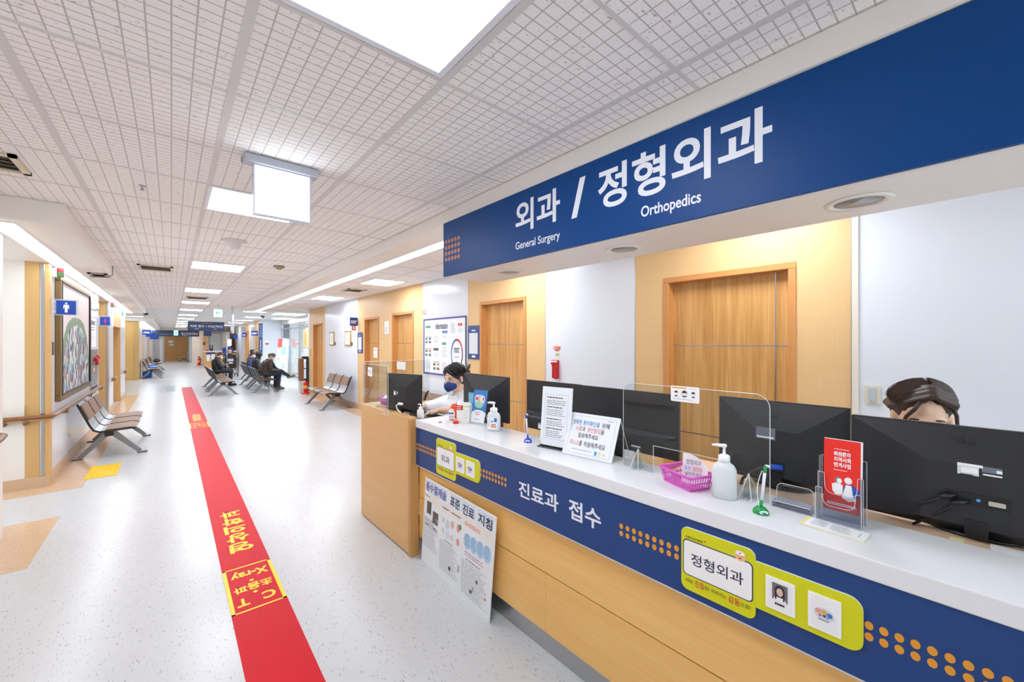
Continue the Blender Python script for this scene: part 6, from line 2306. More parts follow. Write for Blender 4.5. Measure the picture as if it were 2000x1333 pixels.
m.lathe([(0.020, 1.11), (0.020, 1.22), (0.024, 1.25), (0.036, 1.275), (0.037, 1.30), (0.033, 1.305)], TR, (XR - 0.045, 3.02, 0), 20)
m.build('body', t)
m = MB()
m.box(XR - 0.06, XR, 2.985, 3.008, 1.10, 1.305, M('#C4242A', 0.35), 0.006, 2)
m.box(XR - 0.012, XR, 2.98, 3.05, 1.105, 1.30, TR, 0.004, 1)
m.build('bracket', t)
m = MB()
m.lathe([(0.0375, 1.281), (0.0378, 1.283), (0.0378, 1.296), (0.0375, 1.298)], PURE_WHITE, (XR - 0.045, 3.02, 0), 20)
m.build('band', t)
t = Thing('torch_label', 'small pale green label on the wall just over the red torch', 'label', (XR, 3.005, 1.345))
m = MB()
m.slab(FR(XR), [(-3.035, 1.347), (-2.97, 1.347), (-2.97, 1.378), (-3.035, 1.378)], 0, 0.001, M('#C9DC9E', 0.5))
m.build('card', t)
m = MB()
m.lines(FR(XR), -3.03, -2.975, 1.352, 1.373, 2, M('#6E7F4A', 0.5, grain=0), n=0.0016, h=0.6)
m.build('lettering', t)
t = Thing('light_switch', 'cream light switch plate on the white wall beside the brown-haired receptionist', 'light switch', (XR, 0.436, 1.13))
fr = FR(XR)
m = MB()
m.slab(fr, rrect(-0.472, -0.400, 1.13, 1.241, 0.004), 0, 0.009, M('#D9D5C3', 0.4))
m.build('plate', t)
m = MB()
m.slab(fr, rrect(-0.455, -0.417, 1.142, 1.231, 0.003), 0.009, 0.013, M('#CFCBBD', 0.4))
m.slab(fr, rrect(-0.449, -0.421, 1.148, 1.226, 0.002), 0.013, 0.0165, M('#B9BFC8', 0.35))
m.build('rocker', t)
t = Thing('wall_frame', 'gold-framed small picture on the white wall, left one of the two', 'picture', (XR, 11.05, 1.40))
t2 = Thing('wall_frame', 'gold-framed small picture on the white wall, right one by the blue sign', 'picture', (XR, 9.78, 1.40))
for root, y0, y1, col in ((t, 10.82, 11.2, '#E9DCCB'), (t2, 9.56, 9.98, '#E6DFA8')):
    fr = FR(XR)
    m = MB()
    m.slab(fr, [(-y1, 1.405), (-y0, 1.405), (-y0, 1.765), (-y1, 1.765)], 0.0, 0.02, M('#B49A62', 0.35, metal=0.4))
    m.build('frame', root)
    m = MB()
    m.rect(fr, -y1 + 0.04, -y0 - 0.04, 1.44, 1.73, 0.0208, M('#EFEDE6', 0.5))
    m.face(fr, disc(-(y0 + y1) / 2, 1.58, 0.045, 0.09), 0.0215, M(col, 0.5))
    m.lines(fr, -(y0 + y1) / 2 - 0.03, -(y0 + y1) / 2 + 0.03, 1.53, 1.64, 3, M('#C08A5A', 0.5), n=0.022)
    m.build('picture_sheet', root)
    m = MB()
    m.slab(fr, [(-y0 + 0.0, 1.42), (-y0 + 0.09, 1.42), (-y0 + 0.09, 1.5), (-y0 + 0.0, 1.5)], 0, 0.012, M('#7A5230', 0.4))
    m.build('caption_plate', root)


def flag_sign(label, x0, x1, y, za, zb, txt, wall=None, face=True):
    root = Thing('flag_sign', label, 'sign', ((x0 + x1) / 2, y, za))
    q = MB()
    q.box(x0, x1, y - 0.006, y + 0.006, za, zb, SIGN_BLUE)
    q.build('panel', root)
    q = MB()
    w_ = x1 - x0
    if wall is not None:
        q.box(min(wall, x0 if wall < x0 else x1), max(wall, x1 if wall > x1 else x0), y - 0.008, y + 0.008, (za + zb) / 2 - 0.05, (za + zb) / 2 + 0.05, SILVER)
        q.build('bracket', root)
    q = MB()
    if txt:
        q.lines(FF(y - 0.006), x0 + 0.12 * w_, x1 - 0.08 * w_, za + 0.26 * (zb - za), za + 0.66 * (zb - za), 2, LETTER, n=0.001, h=0.7)
        q.build('lettering', root)
    return root


flag_sign('blue projecting sign on the right wall over the farther gold frame side', 3.02, 3.19, 9.12, 1.86, 2.05, '진료실', XR)
m = MB()
m.box(3.06, 3.15, 9.11, 9.13, 1.76, 1.855, M('#D8433F', 0.4), 0.003, 1)
m.slab(FF(9.11), disc(3.105, 1.81, 0.025), 0, 0.001, PURE_WHITE)
tag(m.build('small_sign', P=(3.105, 9.12, 1.76)), 'little red and white sign hanging under the blue projecting sign', 'sign')
m = MB()
m.slab(FR(XR), rrect(-7.62, -7.44, 1.655, 1.905, 0.004), 0, 0.012, M('#E7EDF4', 0.35))
m.lines(FR(XR), -7.6, -7.46, 1.68, 1.80, 5, PALE_INK, n=0.0125)
tag(m.build('wall_card', P=(XR, 7.53, 1.65)), 'tall white notice card on the wood wall between the farther two doors', 'notice')
m = MB()
m.slab(FR(3.28), [(-8.42, 1.17), (-8.19, 1.17), (-8.19, 1.38), (-8.42, 1.38)], 0.0, 0.001, PAPER)
m.lines(FR(3.28), -8.38, -8.23, 1.31, 1.35, 1, GREY_INK, n=0.0015)
m.lines(FR(3.28), -8.36, -8.25, 1.21, 1.25, 1, PALE_INK, n=0.0015)
tag(m.build('door_notice', P=(3.28, 8.3, 1.17)), 'white paper notice taped to the door behind the left acrylic guard', 'notice')
t = Thing('wall_ornament', 'tiny red paper ornament on the wall over the information board\'s corner', 'ornament', (XR, 6.02, 1.95))
m = MB()
for a, b in ((-6.05, 2.0), (-6.01, 2.03), (-5.97, 1.995), (-6.03, 1.965), (-5.985, 1.965)):
    m.slab(FR(XR), disc(a, b, 0.017, n=8), 0, 0.003, M('#D86A4A', 0.5))
m.build('paper_flowers', t)
m = MB()
m.slab(FR(XR), rrect(-13.18, -13.08, 1.05, 1.30, 0.01), 0, 0.02, M('#D9B57C', 0.4))
tag(m.build('wall_intercom', P=(XR, 13.13, 1.05)), 'tall beige intercom plate on the wood wall end by the lobby', 'intercom')

# ---------------------------------------------------------------- left wall fixtures
t = Thing('mural_picture', 'large framed painting of a crowded green hill on the left wall', 'picture', (XL, 7.82, 0.84))
m = MB()
m.rect(FL(XL + 0.03), 6.80, 8.86, 0.89, 2.22, 0.0, mural_mat())
cv = m.build('canvas', t)
for v in cv.data.vertices:
    v.co += Vector((0, 0, 0))
m = MB()
GOLD = M('#7A6238', 0.4, metal=0.4)
for a in ((6.70, 8.95, 2.19, 2.26), (6.70, 8.95, 0.83, 0.90), (6.70, 6.80, 0.9005, 2.1895), (8.85, 8.95, 0.9005, 2.1895)):
    m.box(XL, XL + 0.045, a[0], a[1], a[2], a[3], GOLD, 0.006, 1)
for a in ((6.78, 8.87, 2.185, 2.20), (6.78, 8.87, 0.89, 0.905), (6.785, 6.80, 0.9055, 2.1845), (8.85, 8.865, 0.9055, 2.1845)):
    m.box(XL + 0.03, XL + 0.05, a[0], a[1], a[2], a[3], M('#2B2324', 0.4))
m.build('frame', t)


def call_light(label, y):
    root = Thing('call_light', label, 'signal light', (XL, y, 2.22))
    q = MB()
    q.box(XL, XL + 0.03, y - 0.04, y + 0.04, 2.215, 2.32, M('#D9DEDB', 0.4), 0.003, 1)
    q.build('base', root)
    q = MB()
    q.box(XL + 0.03, XL + 0.085, y - 0.03, y + 0.03, 2.268, 2.318, M('#E3121C', 0.3))
    q.build('red_lens', root)
    q = MB()
    q.box(XL + 0.03, XL + 0.085, y - 0.03, y + 0.03, 2.22, 2.266, M('#1C5A2E', 0.3))
    q.build('green_lens', root)


call_light('red and green signal light high on the left wall beside the painting\'s corner', 6.62)
call_light('red and green signal light high on the left wall at the second wood pillar', 11.72)


def restroom_sign(label, x0, x1, y, za, zb, figure):
    root = Thing('restroom_sign', label, 'sign', ((x0 + x1) / 2, y, za))
    q = MB()
    q.box(x0 - 0.015, x1 + 0.02, y - 0.004, y + 0.004, za - 0.012, zb + 0.012, M('#C9D6DC', 0.15, alpha=0.5))
    q.build('clear_plate', root)
    q = MB()
    q.box(x0, x1, y - 0.006, y + 0.0055, za, zb, SIGN_BLUE)
    q.build('blue_face', root)
    q = MB()
    q.box(XL, x0 - 0.005, y - 0.012, y + 0.012, za + 0.005, zb - 0.005, SILVER)
    for z in (za + 0.02, zb - 0.02):
        q.tube([(x0 - 0.012, y - 0.016, z), (x0 - 0.012, y - 0.012, z)], 0.008, CHROME, 10)
    q.build('bracket', root)
    q = MB()
    f = FF(y - 0.006)
    cx, w_, h_ = (x0 + x1) / 2, x1 - x0, zb - za
    if figure == 'man':
        c = M('#DDE2E4', 0.4, grain=0)
        q.face(f, disc(cx, za + 0.80 * h_, 0.055 * w_ * 1.1, 0.06 * h_), 0.0008, c)
        q.face(f, [(cx - 0.13 * w_, za + 0.70 * h_), (cx - 0.16 * w_, za + 0.42 * h_), (cx - 0.11 * w_, za + 0.42 * h_), (cx - 0.08 * w_, za + 0.58 * h_),
                   (cx - 0.07 * w_, za + 0.14 * h_), (cx + 0.07 * w_, za + 0.14 * h_), (cx + 0.08 * w_, za + 0.58 * h_), (cx + 0.11 * w_, za + 0.42 * h_),
                   (cx + 0.16 * w_, za + 0.42 * h_), (cx + 0.13 * w_, za + 0.70 * h_)], 0.0008, c)
    else:
        c = M('#C8207A', 0.4, grain=0)
        q.face(f, disc(cx, za + 0.76 * h_, 0.06 * w_, 0.07 * h_), 0.0008, c)
        q.face(f, [(cx - 0.06 * w_, za + 0.68 * h_), (cx - 0.15 * w_, za + 0.45 * h_), (cx - 0.05 * w_, za + 0.30 * h_), (cx - 0.03 * w_, za + 0.12 * h_),
                   (cx + 0.03 * w_, za + 0.12 * h_), (cx + 0.05 * w_, za + 0.30 * h_), (cx + 0.15 * w_, za + 0.45 * h_), (cx + 0.06 * w_, za + 0.68 * h_)], 0.0008, c)
    q.build('figure', root)


restroom_sign('blue projecting sign with a white man figure in front of the painting', -0.975, -0.825, 6.68, 1.81, 1.965, 'man')
restroom_sign('blue projecting sign with a pink woman figure before the second wood pillar', -0.965, -0.84, 10.17, 1.80, 1.95, 'woman')
t = Thing('wall_dispenser', 'small white rounded dispenser high on the left wall beyond the painting', 'dispenser', (XL, 9.25, 2.0))
m = MB()
m.box(XL, XL + 0.09, 9.12, 9.42, 2.0, 2.16, M('#DDE0E6', 0.35), 0.04, 4)
m.build('shell', t)
t = Thing('wall_notice', 'white printed notice sheets on the left wall beyond the painting', 'notice', (XL, 9.4, 1.40))
m = MB()
m.slab(FL(XL), [(9.08, 1.42), (9.85, 1.42), (9.85, 1.90), (9.08, 1.90)], 0, 0.004, PAPER)
m.build('sheet', t)
m = MB()
m.rect(FL(XL), 9.15, 9.75, 1.78, 1.85, 0.0048, M('#6E7484', 0.5, grain=0))
m.lines(FL(XL), 9.2, 9.75, 1.68, 1.76, 2, GREY_INK, n=0.0048)
m.lines(FL(XL), 9.12, 9.8, 1.44, 1.64, 5, PALE_INK, n=0.0048, h=0.2)
m.build('print', t)
t = Thing('hydrant_panel', 'steel fire hydrant panel with red fittings on the left wall', 'hydrant panel', (XL, 9.6, 0.66))
m = MB()
m.box(XL + 0.001, XL + 0.02, 9.25, 9.95, 0.66, 1.38, M('#A9ABAE', 0.25, metal=0.8), 0.003, 1)
m.build('panel', t)
m = MB()
m.lathe([(0.0, 0), (0.04, 0.005), (0.042, 0.03), (0.022, 0.04)], M('#C81E2A', 0.3), (XL + 0.02, 9.82, 1.24), 18, axis=(1, 0, 0))
m.tube([(XL + 0.02, 9.52, 1.22), (XL + 0.06, 9.52, 1.22)], 0.035, M('#B01C26', 0.35), 12)
m.tube([(XL + 0.05, 9.52, 1.22), (XL + 0.05, 9.52, 1.12)], 0.022, M('#B01C26', 0.35), 10)
m.build('red_valve', t)
m = MB()
m.lines(FL(XL + 0.021), 9.35, 9.85, 0.75, 1.0, 5, GREY_INK, n=0.0005)
m.rect(FL(XL + 0.021), 9.4, 9.55, 1.02, 1.08, 0.0005, M('#E4B8B4', 0.5))
m.build('print', t)
t = Thing('wall_bracket_sign', 'small dark name strip on the left wall between the pillar and the painting', 'sign', (XL, 6.58, 1.36))
m = MB()
m.slab(FL(XL + 0.006), [(6.53, 1.36), (6.61, 1.36), (6.61, 1.50), (6.53, 1.50)], -0.006, 0.004, M('#4A3A40', 0.4))
m.build('strip', t)
m = MB()
m.slab(FL(XL), rrect(7.44, 7.56, 0.235, 0.315, 0.004), 0, 0.008, PURE_WHITE)
tag(m.build('power_outlet', P=(XL, 7.5, 0.235)), 'white power outlet low on the left wall behind the bench', 'outlet')


def handrail(label, pts, brackets, nrm):
    root = Thing('handrail', label, 'handrail', pts[0])
    q = MB()
    q.tube(pts, 0.019, RAIL_WOOD, 12)
    q.tube([Vector(p) + Vector(nrm) * -0.012 + Vector((0, 0, -0.028)) for p in pts], 0.010, M('#B98B5C', 0.4), 8)
    q.build('rail', root)
    for b in brackets:
        q = MB()
        b = Vector(b)
        q.tube([b + Vector((0, 0, -0.018)), b + Vector((0, 0, -0.06)), b + Vector((0, 0, -0.06)) - Vector(nrm) * 0.054], 0.014, M('#8A6644', 0.4), 8)
        q.build('bracket', root)


handrail('brown wooden handrail rounding the first pillar and running under the painting', [(-3.0, 6.235, 0.735), (-1.1, 6.235, 0.735), (-0.965, 6.235, 0.735), (-0.935, 6.28, 0.735), (-0.935, 6.4, 0.735), (-0.935, 10.15, 0.735)],
         [(-0.935, 7.0, 0.735), (-0.935, 8.95, 0.735), (-0.935, 10.05, 0.735)], (1, 0, 0))
handrail('short brown handrail on the second wood pillar of the left wall', [(-0.93, 11.72, 0.735), (-0.925, 12.5, 0.735)], [(-0.925, 12.1, 0.735)], (1, 0, 0))
handrail('short brown handrail stub on the white pier before the left side corridor', [(-0.93, 14.5, 0.735), (-0.925, 15.4, 0.735)], [(-0.925, 14.9, 0.735)], (1, 0, 0))
handrail('brown handrail end with a turned-in tip at the left edge of the photo', [(-0.91, 2.0, 0.82), (-0.91, 4.45, 0.82), (-0.925, 4.60, 0.82), (-0.965, 4.66, 0.82)], [(-0.91, 4.1, 0.82), (-0.91, 3.0, 0.82)], (1, 0, 0))
t = Thing('handrail_bracket', 'pair of brown rail brackets on the alcove wall and pillar', 'bracket', (-1.2, 6.28, 0.65))
m = MB()
for x in (-1.26, -1.12):
    m.tube([(x, 6.235, 0.715), (x, 6.235, 0.675), (x, 6.29, 0.675)], 0.018, M('#8A6644', 0.4), 8)
m.build('bracket', t)
t = Thing('exit_sign', 'green exit sign over the recessed wood door of the left wall', 'exit sign', (XL, 13.9, 2.12))
m = MB()
m.box(XL, XL + 0.12, 13.9, 13.94, 2.12, 2.31, M('#DDF2E6', 0.4), 0.004, 1)
m.build('housing', t)
m = MB()
m.rect(FF(13.9), XL + 0.01, XL + 0.11, 2.135, 2.295, 0.0008, emit_mat('exit_green_emission', '#A8E8D0', 1.6))
m.face(FF(13.9), [(XL + 0.045, 2.16), (XL + 0.075, 2.16), (XL + 0.07, 2.25), (XL + 0.05, 2.25)], 0.0016, M('#1E8A5A', 0.5))
m.face(FF(13.9), disc(XL + 0.06, 2.268, 0.011), 0.0016, M('#1E8A5A', 0.5))
m.build('face', t)
t = Thing('recessed_door', 'wood door set back in the left wall beyond the second pillar', 'door', (-1.45, 13.4, 0))
m = MB()
m.box(-1.5, -1.46, 12.62, 14.19, 0, 1.85, M('#C79B58', 0.4, grain=0.03))
m.build('leaf', t)

# ---------------------------------------------------------------- ceiling fixtures
t = Thing('hanging_light_box', 'glowing white sign box hanging from a grey ceiling bar', 'sign', (0.46, 2.48, 2.436))
m = MB()
m.box(0.285, 0.640, 2.45, 2.53, 2.436, CZ - 0.004, M('#B9BCC6', 0.35), 0.003, 1)
m.box(0.28, 0.30, 2.535, 2.55, 2.45, CZ - 0.004, M('#B9BCC6', 0.35))
m.build('mount', t)
m = MB()
m.box(0.325, 0.603, 2.47, 2.50, 2.170, 2.436, M('#C6CAD8', 0.3))
m.build('housing', t)
m = MB()
m.rect(FF(2.47), 0.333, 0.595, 2.178, 2.428, 0.001, emit_mat('box_emission', '#EAF4FF', 3.0))
m.build('lit_face', t)
t = Thing('ceiling_speaker', 'white conical ceiling speaker beyond the hanging light box', 'speaker', (0.465, 4.70, CZ))
m = MB()
m.lathe([(0.105, 0.0), (0.105, -0.008), (0.055, -0.014), (0.045, -0.05), (0.030, -0.075), (0.012, -0.085)], M('#DAD6D6', 0.5), (0.465, 4.70, CZ - 0.002), 28)
m.build('body', t)
t = Thing('smoke_detector', 'olive-grey smoke detector on the ceiling near the right beam', 'smoke detector', (1.06, 5.90, CZ))
m = MB()
m.lathe([(0.068, 0), (0.066, -0.012), (0.045, -0.022), (0.028, -0.040), (0.018, -0.044)], M('#8C8A68', 0.4), (1.06, 5.90, CZ - 0.002), 24)
m.build('body', t)
t = Thing('sprinkler', 'tiny steel sprinkler head in the ceiling left of the square light', 'sprinkler', (-0.139, 3.42, CZ))
m = MB()
m.lathe([(0.018, 0), (0.017, -0.004), (0.006, -0.006), (0.006, -0.022), (0.013, -0.024), (0.012, -0.027)], STEEL, (-0.139, 3.42, CZ - 0.002), 16)
m.build('head', t)


def vent(label, x0, x1, y0, y1, n, z=None, col='#D8CDB5'):
    z = CZ - 0.003 if z is None else z
    root = Thing('ceiling_vent', label, 'vent', ((x0 + x1) / 2, (y0 + y1) / 2, z))
    fm = M(col, 0.45)
    q = MB()
    w_ = 0.03
    q.box(x0, x1, y0, y0 + w_, z - 0.012, z + 0.002, fm)
    q.box(x0, x1, y1 - w_, y1, z - 0.012, z + 0.002, fm)
    q.box(x0, x0 + w_, y0, y1, z - 0.012, z + 0.002, fm)
    q.box(x1 - w_, x1, y0, y1, z - 0.012, z + 0.002, fm)
    q.build('frame', root)
    q = MB()
    q.rect((Vector((0, 0, z)), Vector((1, 0, 0)), Vector((0, 1, 0)), Vector((0, 0, -1))), x0 + w_, x1 - w_, y0 + w_, y1 - w_, 0.001, M('#4E4A3C', 0.6))
    q.build('backing', root)
    q = MB()
    for i in range(n):
        y = y0 + w_ + (y1 - y0 - 2 * w_) * (i + 0.5) / n
        q.add([(x0 + w_, y - 0.012, z - 0.010), (x1 - w_, y - 0.012, z - 0.010), (x1 - w_, y + 0.012, z - 0.002), (x0 + w_, y + 0.012, z - 0.002)], [(0, 1, 2, 3)], fm)
    q.build('louvre', root)


vent('cream ceiling vent at the far left under the photo\'s dark corner', -0.97, -0.62, 3.28, 3.60, 4)
vent('slim cream ceiling vent above the left side of the corridor', -0.33, 0.02, 6.86, 7.30, 3)
vent('narrow ceiling vent between the fourth and fifth corridor lights', 0.25, 0.62, 11.0, 11.5, 3)
vent('narrow vent in the right-hand ceiling between the two light panels', 2.45, 2.80, 7.5, 7.9, 3)
vent('grey louvred vent in the soffit over the painting', -0.76, -0.59, 6.85, 7.15, 5, 2.322, '#A9A39A')
t = Thing('soffit_bracket', 'small wire bracket hanging at the soffit edge beside the grey vent', 'bracket', (-0.56, 7.0, 2.3))
m = MB()
m.tube([(-0.565, 7.0, 2.44), (-0.555, 7.0, 2.44), (-0.555, 7.0, 2.33), (-0.60, 7.0, 2.30)], 0.006, LEG_GREY, 6)
m.tube([(-0.60, 7.0, 2.30), (-0.75, 7.02, 2.29)], 0.005, LEG_GREY, 6)
m.build('wire', t)
t = Thing('ceiling_camera', 'small dark dome camera on the far left ceiling by the side corridor', 'camera', (-0.66, 18.4, CZ))
m = MB()
m.lathe([(0.07, 0), (0.07, -0.03), (0.045, -0.06), (0.015, -0.075)], M('#3A3D42', 0.3), (-0.66, 18.4, CZ - 0.004), 18)
m.build('dome', t)
t = Thing('ceiling_camera', 'small dark dome camera over the waiting seats beyond the beam', 'camera', (2.62, 17.6, CZ))
m = MB()
m.lathe([(0.07, 0), (0.07, -0.03), (0.045, -0.06), (0.015, -0.075)], M('#3A3D42', 0.3), (2.62, 17.6, CZ - 0.004), 18)
m.build('dome', t)

# hanging signs down the corridor
t = Thing('hanging_sign', 'navy hanging sign for registration and payment across the far corridor', 'sign', (0.95, 18, 1.893))
m = MB()
m.box(0.433, 1.475, 17.98, 18.02, 1.893, 2.223, DARK_NAVY)
m.build('panel', t)
m = MB()
m.text('외래 접수 / 수납(계산)', FF(17.98), 0.50, 1.43, 2.0, 2.11, LETTER, 0.02, n=0.002)
m.lines(FF(17.98), 0.62, 0.78, 1.955, 1.985, 1, LETTER, n=0.002, h=0.6)
m.lines(FF(17.98), 1.16, 1.28, 1.950, 1.975, 1, LETTER, n=0.002, h=0.6)
for i in range(9):
    for j in range(3):
        m.face(FF(17.98), disc(0.83 + 0.035 * i, 2.15 + 0.022 * j, 0.008, n=8), 0.002, RUST_DOT)
m.build('lettering', t)
m = MB()
for x in (0.55, 1.35):
    m.tube([(x, 18, 2.223), (x, 18, CZ)], 0.006, STEEL, 6)
m.build('rod', t)
t = Thing('exit_sign', 'white hanging box with a green left arrow over the waiting area', 'exit sign', (0.934, 13, 2.16))
m = MB()
m.box(0.845, 1.023, 12.985, 13.02, 2.155, 2.356, PURE_WHITE)
m.tube([(0.934, 13, 2.35), (0.934, 13, CZ)], 0.008, STEEL, 8)
m.build('housing', t)
m = MB()
f = FF(12.985)
m.rect(f, 0.85, 1.018, 2.16, 2.351, 0.001, emit_mat('arrow_box_emission', '#FFFFFF', 1.3))
GR = M('#18B57A', 0.5, grain=0)
m.face(f, [(0.875, 2.265), (0.925, 2.315), (0.94, 2.30), (0.918, 2.277), (0.99, 2.277), (0.99, 2.253), (0.918, 2.253), (0.94, 2.23), (0.925, 2.215)], 0.002, GR)
m.lines(f, 0.96, 1.0, 2.185, 2.2, 1, GR, n=0.002)
m.build('face', t)
t = Thing('hanging_screen', 'grey hanging display seen nearly edge-on beside the navy hanging sign', 'display', (1.29, 13.6, 1.74))
m = MB()
a = Vector((1.24, 13.2, 0))
b = Vector((1.34, 13.8, 0))
sd = (a, (b - a).normalized(), Vector((0, 0, 1)), Vector((-(b - a).y, (b - a).x, 0)).normalized())
L_ = (b - a).length
pts = [(0, 2.18), (0.08, 2.27), (L_ - 0.08, 2.27), (L_, 2.18), (L_, 1.83), (L_ - 0.08, 1.74), (0.08, 1.74), (0, 1.83)]
m.slab(sd, pts, -0.02, 0.02, M('#C5C9D4', 0.3))
m.build('housing', t)
m = MB()
m.slab(sd, [(0.05, 1.80), (L_ - 0.05, 1.80), (L_ - 0.05, 2.2), (0.05, 2.2)], 0.02, 0.024, M('#7E8696', 0.2))
m.build('face', t)
m = MB()
for q in (0.15, L_ - 0.15):
    p = a + (b - a).normalized() * q
    m.tube([p + Vector((0, 0, 2.27)), p + Vector((0, 0, CZ))], 0.008, STEEL, 6)
m.build('rod', t)
t = Thing('header_sign', 'far navy header across the corridor end over the double door', 'sign', (0.26, 36, 1.88))
m = MB()
m.box(-0.985, 1.52, 35.95, 36.1, 1.885, 2.30, DARK_NAVY)
m.build('panel', t)
m = MB()
m.text('정신건강의학과', FF(35.95), 0.52, 1.44, 1.975, 2.17, LETTER, 0.02, n=0.003)
m.rect(FF(35.95), -0.6, 0.1, 1.98, 2.08, 0.003, M('#5A6468', 0.4))
m.lines(FF(35.95), 0.56, 0.84, 1.915, 1.95, 1, LETTER, n=0.003, h=0.6)
m.build('lettering', t)
m = MB()
m.box(-0.985, 1.52, 35.97, 36.1, 2.30, CZ, WHITE_PAINT)
m.build('bulkhead', t)
t = Thing('exit_sign', 'small green exit box in front of the far navy header', 'exit sign', (0.24, 35.8, 1.94))
m = MB()
m.box(0.115, 0.358, 35.75, 35.85, 1.94, 2.325, M('#BFE8DC', 0.4))
m.tube([(0.236, 35.8, 2.32), (0.236, 35.8, CZ)], 0.012, STEEL, 6)
m.build('housing', t)
m = MB()
m.rect(FF(35.75), 0.13, 0.345, 1.96, 2.305, 0.002, emit_mat('far_exit_emission', '#8FE6CC', 1.4))
m.face(FF(35.75), [(0.2, 2.0), (0.29, 2.0), (0.27, 2.2), (0.21, 2.2)], 0.004, PURE_WHITE)
m.build('face', t)
t = Thing('section_sign', 'small navy section board beyond the registration sign', 'sign', (1.65, 30, 1.853))
m = MB()
m.box(1.467, 1.832, 29.98, 30.02, 1.853, 2.153, DARK_NAVY)
m.tube([(1.65, 30, 2.15), (1.65, 30, CZ)], 0.012, STEEL, 6)
m.build('panel', t)

# blue flag signs along the far walls
flag_sign('blue projecting sign on the far right wall nearest the navy vertical banner', 2.82, 3.08, 22.0, 1.80, 2.02, '내과', 3.1)
flag_sign('blue projecting sign on the far right wall, middle of the three', 2.86, 3.08, 25.6, 1.78, 1.99, '내과', 3.1)
flag_sign('blue projecting sign on the far right wall, farthest, behind the hanging display', 2.88, 3.08, 29.6, 1.72, 1.93, None, 3.1)
flag_sign('blue projecting sign on the far left wall, nearest of three', -0.97, -0.68, 24.0, 1.82, 2.04, '내과', XL)
flag_sign('blue projecting sign on the far left wall, middle of three', -0.97, -0.62, 27.0, 1.76, 1.96, None, XL)
flag_sign('blue projecting sign on the far left wall, farthest of three', -0.95, -0.55, 31.0, 1.66, 1.86, None, XL)
t = Thing('vertical_sign', 'tall navy vertical sign on the edge of the white lobby wall', 'sign', (3.08, 21.18, 1.0))
m = MB()
m.slab(FF(21.2), [(3.0, 1.0), (3.15, 1.0), (3.15, 2.35), (3.0, 2.35)], 0, 0.02, M('#33486F', 0.4))
m.build('panel', t)
m = MB()
m.rect(FF(21.18), 3.02, 3.13, 1.7, 2.3, 0.001, M('#5C7FB2', 0.4))
for i in range(8):
    m.rect(FF(21.18), 3.05, 3.10, 1.14 + 0.06 * i, 1.17 + 0.06 * i, 0.001, LETTER)
m.build('print', t)
t = Thing('wall_sticker', 'half-round red sticker on the white lobby wall', 'sticker', (3.33, 21.2, 1.4))
m = MB()
m.slab(FF(21.2), [(3.33 + 0.08 * math.cos(q), 1.46 + 0.09 * math.sin(q)) for q in [PI + PI * i / 12 for i in range(13)]], 0, 0.004, M('#D94A48', 0.4))
m.slab(FF(21.2), disc(3.33, 1.48, 0.08), 0, 0.002, PURE_WHITE)
m.build('disc', t)
t = Thing('banner_stand', 'white standing banner with red and blue panels by the lobby wall', 'banner', (3.68, 20.3, 0))
m = MB()
bf = (Vector((3.46, 20.1, 0.12)), Vector((1, 0.0, 0)), Vector((0.10, 0.10, 1)).normalized(), Vector((0, -1, 0.1)).normalized())
m.slab(bf, [(0, 0), (0.48, 0), (0.44, 1.56), (0.0, 1.56)], -0.004, 0, M('#EFF1F3', 0.5))
m.build('sheet', t)
m = MB()
m.rect(bf, 0.0, 0.17, 1.15, 1.55, 0.002, M('#E4575A', 0.5))
m.rect(bf, 0.17, 0.44, 1.50, 1.55, 0.002, M('#A7C9D6', 0.5))
m.rect(bf, 0.16, 0.34, 0.82, 1.2, 0.002, M('#A9D3DE', 0.5))
for z in (1.06, 0.62):
    m.rect(bf, 0.02, 0.12, z, z + 0.05, 0.002, M('#EE9A98', 0.5))
for z in (0.08, 0.22, 0.34):
    m.rect(bf, 0.2, 0.36, z, z + 0.08, 0.002, M('#BCD6E2', 0.5))
m.lines(bf, 0.02, 0.16, 0.1, 0.55, 8, PALE_INK, n=0.002)
m.build('print', t)
m = MB()
m.tube([(3.7, 20.45, 0.0), (3.7, 20.28, 1.5)], 0.012, STEEL, 6)
m.tube([(3.45, 20.1, 0.02), (3.7, 20.25, 0.05), (3.95, 20.1, 0.02)], 0.012, STEEL, 6)
m.tube([(3.46, 20.1, 0.0), (3.46, 20.1, 0.14)], 0.01, STEEL, 6)
m.build('stand', t)
t = Thing('poster', 'yellow and white poster on the glazed lobby entrance', 'poster', (3.94, 17.0, 1.0))
m = MB()
m.slab(FR(3.94), rrect(-17.3, -16.5, 1.3, 2.0, 0.02), 0, 0.004, M('#E9D9A0', 0.5))
m.slab(FR(3.94), disc(-16.9, 1.62, 0.2, 0.3), 0.004, 0.006, M('#E6BE5C', 0.5))
m.slab(FR(3.94), rrect(-17.3, -16.4, 0.7, 1.25, 0.02), 0, 0.004, M('#DDE4E4', 0.5))
m.build('sheet', t)

